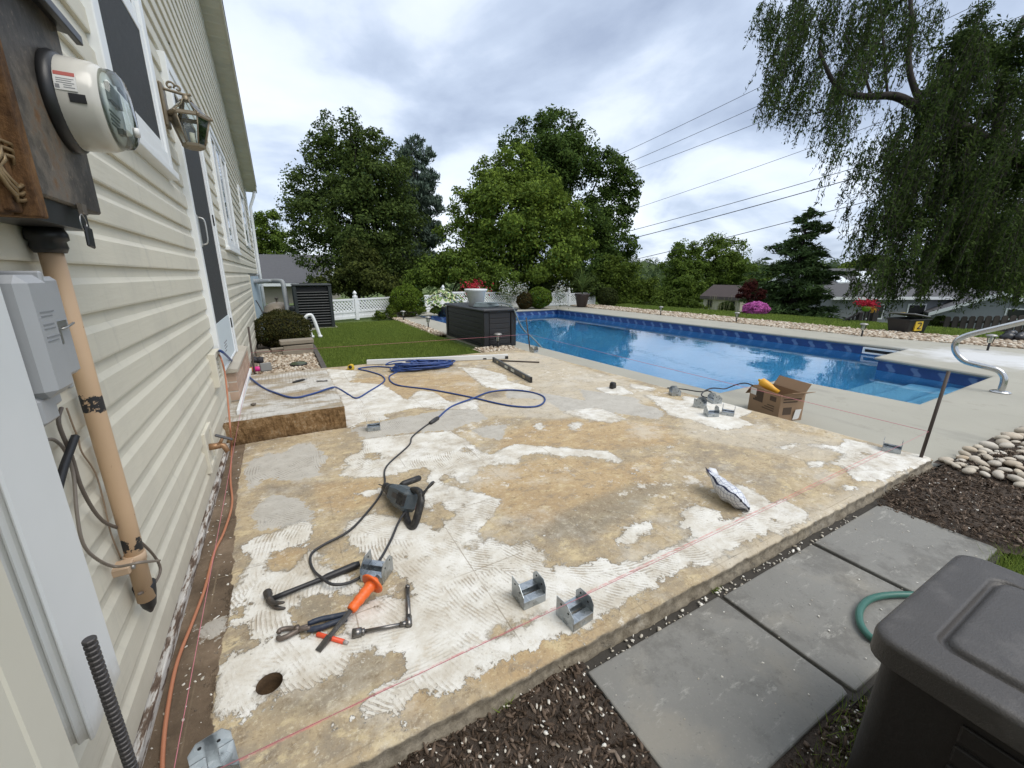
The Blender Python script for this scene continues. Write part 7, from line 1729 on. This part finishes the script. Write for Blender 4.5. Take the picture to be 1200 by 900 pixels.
for i in range(22):
    f = i / 21; pr.append((.0155 + .003 * abs(sin(f * 4 * pi)) + .004 * f, g0 + (g1 - g0) * f))
mb = MB(); mb.lathe([(.008, g0)] + pr + [(.02, g1), (.044, g1 - .004), (.047, g1), (.044, g1 + .005), (.018, g1 + .008), (.012, g1 + .022), (.004, g1 + .024)], 24, Rz); part('grip', MB_from(mb, Mc), M_ORG, ch)
# pincers
p0, p1 = G(326, 744, .018), G(407, 722, .014); L = (p1 - p0).length; Mp = fr_axes(p0, p1 - p0, (0, 0, 1))
pn = thing('pincer_pliers', 'long steel pincers with dark blue handles under the chisel', 'pliers', tuple(p0))
M_PLS = mat('plier_steel', (0.16, 0.13, 0.11), 0.5, 0.25, 40, metal=0.6); M_PLB = mat('plier_blue', (0.022, 0.032, 0.055), 0.5, 0.2, 20, dirt=(0.14, 0.14, 0.15), dirt_amt=.45, dscale=50)
mb = MB()
for s_ in (-1, 1): mb.tube(smooth_path([(0, s_ * .003, s_ * .003), (.006, s_ * .016, s_ * .003), (.03, s_ * .017, 0), (.055, s_ * .005, 0), (.075, -s_ * .007, s_ * .004), (.10, -s_ * .012, s_ * .004)], 3), [.005] + [.0085] * 12 + [.0075, .0075, .007], 8)
mb.tube([(.058, 0, -.010), (.058, 0, .014)], .009, 12); part('jaws', MB_from(mb, Mp), M_PLS, pn)
for s_ in (-1, 1): mb = MB(); mb.tube(smooth_path([(.09, s_ * .011, s_ * .003), (.13, s_ * .017, s_ * .002), (.17, s_ * .015, 0), (L, s_ * .011, 0)], 4), [.008] * 2 + [.010] * 10 + [.009], 10); part('handle', MB_from(mb, Mp), M_PLB, pn)
# marker
m0, m1 = G(371.5, 743, .009), G(407.5, 753.5, .009); mk = thing('marker_pen', 'short orange red marker with a silver tip under the chisel blade', 'marker', tuple(m0))
mb = MB(); d_ = m1 - m0; mb.tube([m0, m0 + d_ * .03, m0 + d_ * .88], [.006, .0078, .0078], 12); part('barrel', mb, mat('marker_red', (0.72, 0.085, 0.03), 0.4, 0.05), mk); mb = MB(); mb.tube([m0 + d_ * .88, m1], [.0072, .005], 12); part('tip', mb, mat('tip_grey', (0.35, 0.32, 0.30), 0.4), mk)
# folding socket wrench
w0, w1, w2 = G(413, 742.5, .016), G(479, 730, .012), G(477.5, 687, .012); wr = thing('socket_wrench', 'hinged steel breaker bar with a socket lying bent at a right angle', 'wrench', tuple(w0))
M_CHR = mat('chrome_dull', (0.20, 0.19, 0.18), 0.3, 0.2, 40, metal=0.9)
d1_, d2_ = (w1 - w0).normalized(), (w2 - w1).normalized(); mb = MB(); mb.tube([w0 + d1_ * .02, w1], .0065, 10); mb.tube([w1 - d1_ * .03, w1 - d1_ * .005], .009, 8); part('shaft', mb, M_CHR, wr)
mb = MB(); mb.tube([w0, w0 + d1_ * .03], .0155, 12); mb.tube([w0 + d1_ * .028, w0 + d1_ * .04], .011, 12); part('socket', mb, M_CHR, wr)
mb = MB(); mb.tube([w1 - d2_ * .012, w1 + d2_ * .03], .012, 8); mb.tube([w1 + d2_ * .03, w2], .0085, 8); mb.tube([w2 - d2_ * .012, w2], .0098, 8); part('hinged_handle', mb, M_CHR, wr)
# rotary hammer drill
rr_, cc_ = Vector((.452, 1.845, .098)), Vector((.378, 2.175, .045)); ax = (cc_ - rr_); L = ax.length; Md = fr_axes(rr_, ax, (.42, .05, .9))
dr_ = thing('hammer_drill', 'black and blue grey rotary hammer drill with side handle on the slab', 'power drill', (.43, 1.95, 0))
M_DRB = mat('drill_blue', (0.060, 0.080, 0.095), 0.45, 0.1, 30, 0.1, 150, dirt=(0.20, 0.19, 0.17), dirt_amt=.25, dscale=30); M_DRK = mat('drill_black', (0.014, 0.014, 0.015), 0.5, 0.2, 30, 0.15, 150, dirt=(0.16, 0.15, 0.13), dirt_amt=.35, dscale=35)
RX = Matrix.Rotation(pi / 2, 4, 'Y')
mb = MB(); mb.box((.01, -.046, -.058), (.17, .046, .052), bev=.020); mb.box((.12, -.040, -.046), (.228, .040, .042), bev=.016); part('housing', MB_from(mb, Md), M_DRB, dr_)
mb = MB(); mb.lathe([(.034, .215), (.036, .235), (.034, .262), (.030, .275)], 20, RX); mb.lathe([(.024, .275), (.027, .29), (.026, .325), (.018, .340), (.010, .342)], 20, RX); part('gear_nose', MB_from(mb, Md), M_DRK, dr_)
mb = MB(); mb.tube([(.335, 0, 0), (L + .075, 0, -.005)], .0035, 8); part('bit', MB_from(mb, Md), M_CST, dr_)
mb = MB(); mb.tube(smooth_path([(.04, 0, .050), (.0, 0, .060), (-.045, 0, .055), (-.068, 0, .025), (-.072, 0, -.03), (-.066, 0, -.085), (-.045, 0, -.108), (.0, 0, -.098), (.04, 0, -.070), (.05, 0, -.04)], 4), [.017] * 12 + [.019] * 14 + [.017] * 11, 10); hd = part('rear_handle', MB_from(mb, Md), M_DRK, dr_)
mb = MB(); mb.box((-.056, -.009, -.03), (-.045, .009, .022), bev=.004); part('trigger', MB_from(mb, Md), mat('trigger_red', (0.30, 0.03, 0.025), 0.45), hd)
for i in range(6): mb = MB(); mb.box((.018 + i * .012, -.0485, -.03), (.024 + i * .012, .0485, .026)); part('vent_rib', MB_from(mb, Md), M_DRK, dr_)
mb = MB(); mb.tube([(.248, 0, 0), (.248, -.045, .03)], .012, 10); mb.tube([(.248, -.045, .03), (.250, -.06, .042), (.252, -.15, .085), (.252, -.158, .089)], [.013, .0175, .0175, .012], 12); part('side_handle', MB_from(mb, Md), M_DRK, dr_)
mb = MB(); mb.box((.09, -.0485, -.012), (.145, -.046, .014)); mb.box((.09, .046, -.012), (.145, .0485, .014)); part('badge', MB_from(mb, Md), mat('badge_dark', (0.03, 0.03, 0.035), 0.4), dr_)
mb = MB()
for i in range(4): mb.box((.096 + i * .012, -.0492, -.006), (.103 + i * .012, -.0484, .008))
part('badge_lettering', MB_from(mb, Md), mat('letter_red', (0.40, 0.05, 0.05), 0.5), dr_)
# cords
M_BLUE = mat('cord_blue', (0.020, 0.055, 0.20), 0.45, 0.15, 20); M_CORD = mat('cord_black', (0.030, 0.030, 0.032), 0.5, 0.2, 20); M_OCORD = mat('cord_orange', (0.42, 0.165, 0.085), 0.5, 0.1, 20, dirt=(0.40, 0.22, 0.13), dirt_amt=.4)
def cord(name, pts, r_, m, label, cat='cord', k=6, group=None, n=8): P = smooth_path(pts, k); mb = MB(); mb.tube(P, r_, n); return single(name, mb, m, label, cat, tuple(P[0]), group)
bc = thing('extension_cord', 'blue extension cord in a tangled coil with loops crossing the slab', 'extension cord', (1.6, 5.3, 0))
zs_ = .182 + .010
g0 = lambda a, b, z_=.009: G(a, b, z_)
P = [WX(256.5, 412, WALL + .03), WX(262, 413.5, -.40), g0(280, 431, .25), g0(305, 452, zs_), g0(325, 461, zs_), g0(345, 466, zs_), g0(368, 461, zs_), g0(390, 454, zs_), g0(398, 456, .10), g0(408, 462), g0(418, 466.5), g0(432, 459), g0(450, 447), g0(447, 440), g0(432, 435), g0(420, 432), g0(440, 429.5), g0(470, 431), g0(490, 428)]
mb = MB(); mb.tube(smooth_path(P, 6), .0085, 8)
P = [g0(480, 430, .03), g0(465, 436), g0(456, 442), g0(465, 451), g0(505, 456.5), g0(550, 465), g0(595, 475), g0(626, 476.5), g0(638, 470.5), g0(635, 463.5), g0(617, 458.5), g0(595, 457), g0(573, 459.5), g0(556, 466, .02), g0(530, 476), g0(514, 489)]
mb.tube(smooth_path(P, 6), .0085, 8); part('cable', mb, M_BLUE, bc)
cc = G(493, 432); r = random.Random(12); mb = MB(); P = []
for i in range(190):
    a = i * .62; rad_ = .10 + .30 * abs(sin(i * .37)) * (.6 + .4 * r.random()); zz_ = .012 + .00035 * i * (.4 + .6 * r.random()) + (0.06 * max(0, sin(i * .21)) ** 6)
    P.append((cc.x + .03 * sin(i * .11) + rad_ * 1.18 * cos(a) + .05, cc.y + rad_ * .50 * sin(a), zz_))
mb.tube(smooth_path(P, 3), .0085, 6); part('coil', mb, M_BLUE, bc)
pe, pf_ = G(513, 490, .014), G(504, 496, .014); mb = MB(); mb.tube([pe, pe.lerp(pf_, .45), pf_], [.017, .019, .015], 12); part('connector', mb, M_CORD, bc)
P = [g0(505, 495), g0(496, 501), g0(483, 512), g0(479, 522), g0(453, 546.5), g0(451, 565), g0(446, 579), g0(434.7, 595), g0(410.5, 621), g0(379, 638.5), g0(366, 648), g0(363.5, 658), g0(368, 669), g0(377, 677, .03), g0(391, 685, .03), g0(415, 680.5, .012), g0(441, 661), g0(457, 635), g0(471, 605, .04)]
hp = [Md @ Vector(q_) for q_ in ((.05, -.065, .03), (-.04, -.06, .11), (-.085, -.02, .115), (-.082, 0, .07), (-.072, 0, .045))]
mb = MB(); mb.tube(smooth_path(P + hp, 6), .0058, 8); part('power_cord', mb, M_CORD, dr_)
cord('extension_cord', [WX(255, 414, WALL + .03), WX(259, 420, -.415), WX(264, 440, -.405), WX(268, 480, -.395), WX(270, 505, -.39), g0(271.5, 525), g0(270, 560), g0(272, 590), g0(263, 622), g0(251, 648), g0(240, 690), g0(226, 728), g0(208, 775), g0(197, 828), g0(191, 880), g0(190, 940)], .0055, M_OCORD, 'orange extension cord lying along the house wall', 'extension cord', 6)
P = [g0(782, 454.5), g0(800, 456), g0(820, 459), g0(830, 458, .02), g0(835, 462, .03), g0(829, 466, .02), g0(822, 463, .02), g0(826, 458, .04), g0(834, 455, .05), g0(842, 455, .05), g0(850, 455.5, .03), g0(862, 451, .08), g0(873, 449, .13)]
cord('lamp_cord', P + [PY(882, 451.5, 2.25)], .0065, M_CORD, 'black cord with a knotted loop running to the work lamp in the cardboard box', 'cord', 6)
# cardboard box with lamp
bxm = Vector((3.83, 1.92)); rz = radians(-18); bt = thing('cardboard_box', 'open brown cardboard box with printed sides on the deck beside the slab', 'box', (3.83, 1.92, -0.098))
Mb = Matrix.Translation((3.83, 1.92, -0.098)) @ Matrix.Rotation(rz, 4, 'Z'); bw, bd, bh, th = .255, .37, .25, .005
M_CARD = mat('cardboard', (0.30, 0.195, 0.115), 0.8, 0.08, 14, 0.1, 60); M_CARDP = mat('card_print', (0.085, 0.055, 0.035), 0.8)
mb = MB(); mb.box((0, 0, 0), (bw, th, bh), M=Mb); mb.box((0, bd - th, 0), (bw, bd, bh), M=Mb); mb.box((0, th, 0), (th, bd - th, bh), M=Mb); mb.box((bw - th, th, 0), (bw, bd - th, bh), M=Mb); mb.box((th, th, 0), (bw - th, bd - th, th), M=Mb); part('carton', mb, M_CARD, bt)
def flap(o, dx, dy, dz, wx, wy):
    m_ = MB(); o = Vector(o); e = Vector((dx, dy, dz)); w_ = Vector((wx, wy, 0)); n_v = e.cross(w_).normalized() * .004
    v_ = [o, o + w_, o + w_ + e, o + e]; return m_.add([Mb @ q_ for q_ in v_ + [q_ + n_v for q_ in v_]], [(0, 1, 2, 3), (7, 6, 5, 4), (0, 4, 5, 1), (1, 5, 6, 2), (2, 6, 7, 3), (3, 7, 4, 0)])
part('flap', flap((bw, 0.005, bh), .05, 0, .085, 0, bd - .01), M_CARD, bt); part('flap', flap((0.01, 0, bh), 0, -.10, .045, bw - .02, 0), M_CARD, bt); part('flap', flap((0.01, bd, bh), 0, .07, -.10, bw - .02, 0), M_CARD, bt)
mb = MB()
for i, (a, b, z_, h_) in enumerate(((.05, .12, .17, .045),)): mb.box((-.0012, a, z_), (0, b, z_ + h_), M=Mb)
for i in range(3): mb.box((-.0012, .06, .075 + i * .022), (0, .20 - .03 * i, .083 + i * .022), M=Mb)
for i in range(6): mb.box((-.0012, .20, .12 + i * .017), (0, .32 - .02 * (i % 3), .138 + i * .018), M=Mb)
mb.box((.03, -.0012, .20), (.22, 0, .212), M=Mb); mb.box((.03, -.0012, .175), (.18, 0, .187), M=Mb); mb.box((.04, -.0012, .06), (.13, 0, .13), M=Mb); part('print', mb, M_CARDP, bt, kind='stuff')
mb = MB(); mb.box((-.0014, .29, .17), (-.0002, .36, .235), M=Mb); mb.obox(Mb @ Vector((.19, -.008, .06)), .07, .003, .10, rz=rz + .1, rx=.15); part('paper_label', mb, mat('label_white', None), bt)
wl = thing('work_lamp', 'yellow plastic work lamp sticking out of the cardboard box', 'lamp', tuple(Mb @ Vector((.08, .27, .2))))
mb = MB(); a, b = Mb @ Vector((.03, .30, .31)), Mb @ Vector((.13, .17, .22)); d_ = b - a; mb.tube([a, a + d_ * .06, a + d_ * .3, a + d_ * .55, a + d_ * .7, b], [.022, .038, .040, .034, .026, .024], 16); part('body', mb, mat('lamp_yellow', (0.72, 0.37, 0.03), 0.4, 0.05), wl)
mb = MB(); mb.tube([a - d_ * .10, a + d_ * .02], [.010, .016], 10); part('strain_relief', mb, M_YEL, wl)
# spirit level, straightedge, bar
l0, l1 = G(578.5, 424, 0), G(622, 448.5, 0); d_ = (l1 - l0); L = d_.length; rz = math.atan2(d_.y, d_.x); c = (l0 + l1) / 2
lv = thing('spirit_level', 'long dark grey spirit level standing on edge on the slab', 'level', tuple(l0)); M_LEV = mat('level_grey', (0.10, 0.11, 0.12), 0.4, 0.1, 10, metal=.4)
Ml = Matrix.Translation((c.x, c.y, .001)) @ Matrix.Rotation(rz, 4, 'Z')
mb = MB(); mb.box((-L/2, -.012, 0), (L/2, .012, .008), M=Ml); mb.box((-L/2, -.012, .056), (L/2, .012, .064), M=Ml); mb.box((-L/2, -.007, .008), (L/2, .007, .056), M=Ml); part('beam', mb, M_LEV, lv)
for s_ in (-1, 1): mb = MB(); mb.box((s_ * L/2, -.014, -.0), (s_ * (L/2 + .012), .014, .066), M=Ml); part('end_cap', mb, M_BLK, lv)
for x_, w_ in ((-.12, .05), (.10, .05), (-.45, .03), (.45, .03)): mb = MB(); mb.box((x_ - w_, -.0125, .016), (x_ + w_, .0125, .048), M=Ml); vi = part('vial_window', mb, mat('vial_pale', (0.62, 0.66, 0.64), 0.25) if w_ > .04 else mat('vial_sand', (0.38, 0.33, 0.22), 0.35), lv)
a, b = G(430, 425, .03), G(595, 418, .03); d_ = b - a; rz = math.atan2(d_.y, d_.x); c = (a + b) / 2; L = d_.length; sb_ = thing('straightedge_board', 'long white aluminium straightedge lying along the back edge of the slab', 'straightedge', tuple(a)); Ml = Matrix.Translation((c.x, c.y, .004)) @ Matrix.Rotation(rz, 4, 'Z')
mb = MB(); mb.box((-L/2, -.02, 0), (L/2, .02, .065), M=Ml, bev=.003); part('beam', mb, mat('alu_white', (0.72, 0.73, 0.72), 0.35, 0.05), sb_)
for x_ in (-.3, .62): mb = MB(); mb.box((x_, -.0215, .006), (x_ + .05, .0, .024), M=Ml); part('slot', mb, M_BLK, sb_)
mb = MB(); mb.box((L/2 - .045, -.0212, .0), (L/2 + .004, .0, .040), M=Ml); part('end_cap', mb, M_BLK, sb_)
a, b = G(584, 422.5, .010), G(632, 424.5, .010); mb = MB(); mb.tube([a, a.lerp(b, .5), b], .011, 6); single('steel_bar', mb, M_ROD, 'short dark steel bar lying behind the spirit level', 'bar', tuple(a))
# tape measures
def tape(label, p, rz, main):
    t_ = thing('tape_measure', label, 'tape measure', tuple(p)); Mt = Matrix.Translation(p) @ Matrix.Rotation(rz, 4, 'Z')
    mb = MB(); mb.prism([(-.038, 0), (.040, 0), (.042, .02), (.030, .060), (.0, .074), (-.028, .066), (-.040, .035)], -.022, .022, M=Mt @ Matrix.Rotation(pi / 2, 4, 'X')); part('case', mb, main, t_, bev=.006)
    mb = MB(); mb.tube([Mt @ Vector((0, -.0235, .036)), Mt @ Vector((0, .0235, .036))], .024, 18); part('disc', mb, M_BLK, t_)
    mb = MB(); mb.box((.040, -.010, .004), (.060, .010, .007), M=Mt); mb.box((.058, -.011, -.0), (.060, .011, .008), M=Mt); part('blade_tip', mb, M_YEL, t_)
    return t_
tape('black and yellow tape measure on the slab near the pool', G(718, 455, .002), .3, M_BLK); tape('yellow tape measure by the lawn edge beside the blue coil', G(411.5, 433, .002), 2.6, M_YEL)
# litter bag
b0_, b1_ = G(833, 574, .0), G(868, 600, .0); bg_ = thing('grout_bag', 'crumpled white plastic bag with blue grid print and dark blue header on the slab', 'bag', tuple(b0_))
t = NT('bag_print'); v = t.n('ShaderNodeAttribute', attribute_name='bu').outputs['Fac']; w_ = t.n('ShaderNodeAttribute', attribute_name='bv').outputs['Fac']
ln = lambda x, k, th_: t.sstep(t.math('ABSOLUTE', t.math('SUBTRACT', t.math('FRACT', t.math('MULTIPLY', x, k)), .5)), .5 - th_, .5 - th_ * .5)
g_ = t.math('MAXIMUM', ln(v, 13.0, .085), ln(w_, 7.0, .07)); c = t.mix(t.math('MULTIPLY', g_, .75), (0.66, 0.68, 0.72), (0.09, 0.11, 0.22))
c = t.mix(t.sstep(v, .86, .87), c, (0.015, 0.02, 0.11))
tx = t.math('MULTIPLY', t.math('MULTIPLY', t.sstep(t.math('ABSOLUTE', t.math('SUBTRACT', v, .90)), .025, .015), t.sstep(t.math('ABSOLUTE', t.math('SUBTRACT', w_, .5)), .2, .18)), t.sstep(t.noise(70, 2, .5, t.pos()), .46, .52))
c = t.mix(tx, c, (0.7, 0.7, 0.75)); c = t.mix(t.sstep(t.math('ABSOLUTE', t.math('SUBTRACT', w_, .985)), .03, .02), c, (0.012, 0.016, 0.05))
t.set(color=c, rough=0.25, spec=0.6, normal=t.bump(t.noise(26, 4, .6, t.pos()), .5, .01)); 
ax_ = (b1_ - b0_); Lb = ax_.length + .03; Mg = fr_axes(b1_ + ax_.normalized() * .02, -ax_, (0, 0, 1)); nu, nv = 26, 20; vs, fs, au, av = [], [], [], []
for i in range(nu + 1):
    f = i / nu; th_ = .046 * (sin(pi * min(1, f * 1.15)) ** .6 if f < .87 else .13) + .004; wd = .080 * (.82 + .22 * sin(f * pi)) * (1.0 if f > .06 else .7 + f * 5)
    lift_ = .040 * max(0, f - .55) / .45
    for j in range(nv):
        a = 2 * pi * j / nv; y_ = wd * cos(a); z_ = th_ * sin(a); crk = .005 * sin(f * 21 + a * 3) + .004 * sin(a * 5 + f * 9)
        ta = .75
        vs.append(Mg @ Vector((f * Lb, y_ * cos(ta) - z_ * sin(ta), .055 + lift_ + z_ * cos(ta) + y_ * sin(ta) + crk))); au.append(f); av.append(abs(a / pi - 1) if True else 0)
for i in range(nu):
    for j in range(nv): k_ = (j + 1) % nv; fs.append((i*nv+j, i*nv+k_, (i+1)*nv+k_, (i+1)*nv+j))
link('pouch', np_mesh('pouch', [tuple(v_) for v_ in vs], fs, t.m, org=b0_, attr={'bu': au, 'bv': av}, smooth=True), bg_)
mb = MB(); e_ = [vs[nu * nv + j] for j in range(nv)]; cen = sum(e_, Vector()) / nv; up_ = Vector((0, 0, .03)); mb.ico(cen + up_ * .3, (.03, .03, .025), jit=.3); part('torn_top', mb, mat('film_white', (0.75, 0.76, 0.78), 0.3, 0.05), bg_)
# knife and bits on the step; small things by the wall
zt_ = .184; a, b = G(343, 448, zt_ + .009), G(357, 444.5, zt_ + .009); d_ = b - a; kn = thing('utility_knife', 'dark utility knife lying on the concrete step', 'knife', tuple(a)); mb = MB(); mb.tube([a, a + d_ * .3, a + d_ * .8, b], [.007, .012, .011, .006], 8); part('handle', mb, M_BLK, kn); mb = MB(); mb.obox(b + d_ * .10, d_.length * .25, .012, .002, rz=math.atan2(d_.y, d_.x)); part('blade', mb, M_CHR, kn)
a, b = G(372, 446.8, zt_ + .006), G(383, 446, zt_ + .006); mb = MB(); mb.tube([a, b], .007, 8); mb.ico(a, .011); mb.ico(b, .010); single('eye_bolt', mb, M_CHR, 'small metal bolt lying on the step right of the knife', 'bolt', tuple(a))
q = G(297, 475.5, zt_ + .0); mb = MB(); mb.ico(q + Vector((0, 0, .012)), (.022, .015, .012), jit=.25); single('rubble_piece', mb, M_STEEL, 'dark chip of rubble near the front edge of the step', 'rubble', tuple(q))
q = WX(303, 434, -.22); yy_ = 5.22
q = G(302, 434, .02); bt_ = thing('spray_can', 'bright pink spray can lying beside the house wall', 'spray can', (q.x, q.y, 0)); a, b = Vector((q.x - .055, q.y - .02, .04)), Vector((q.x + .10, q.y + .01, .04))
mb = MB(); mb.tube([a, b], .034, 16); part('can', mb, mat('can_pink', (0.75, 0.05, 0.30), 0.35, 0.05), bt_); mb = MB(); mb.tube([a - (b - a) * .38, a - (b - a) * .02], [.026, .031], 14); part('cap', mb, M_YEL, bt_)
q = G(312, 435, 0); mb = MB(); mb.obox((q.x, q.y, .055), .13, .06, .11, rz=.2, rx=-.2, bev=.01); single('putty_knife_plate', mb, mat('plate_grey', (0.22, 0.22, 0.21), 0.5), 'small grey metal plate standing right of the pink can', 'plate', (q.x, q.y, 0))
q = G(299, 428, .0); mb = MB(); mb.ico((q.x, q.y + .12, .05), (.085, .06, .05), jit=.2); mb.ico((q.x + .06, q.y + .1, .05), (.05, .05, .06), jit=.2); single('work_gloves', mb, mat('glove_dark', (0.025, 0.024, 0.03), 0.7, 0.3, 30), 'bunched dark work gloves behind the pink can', 'gloves', (q.x, q.y + .1, 0))
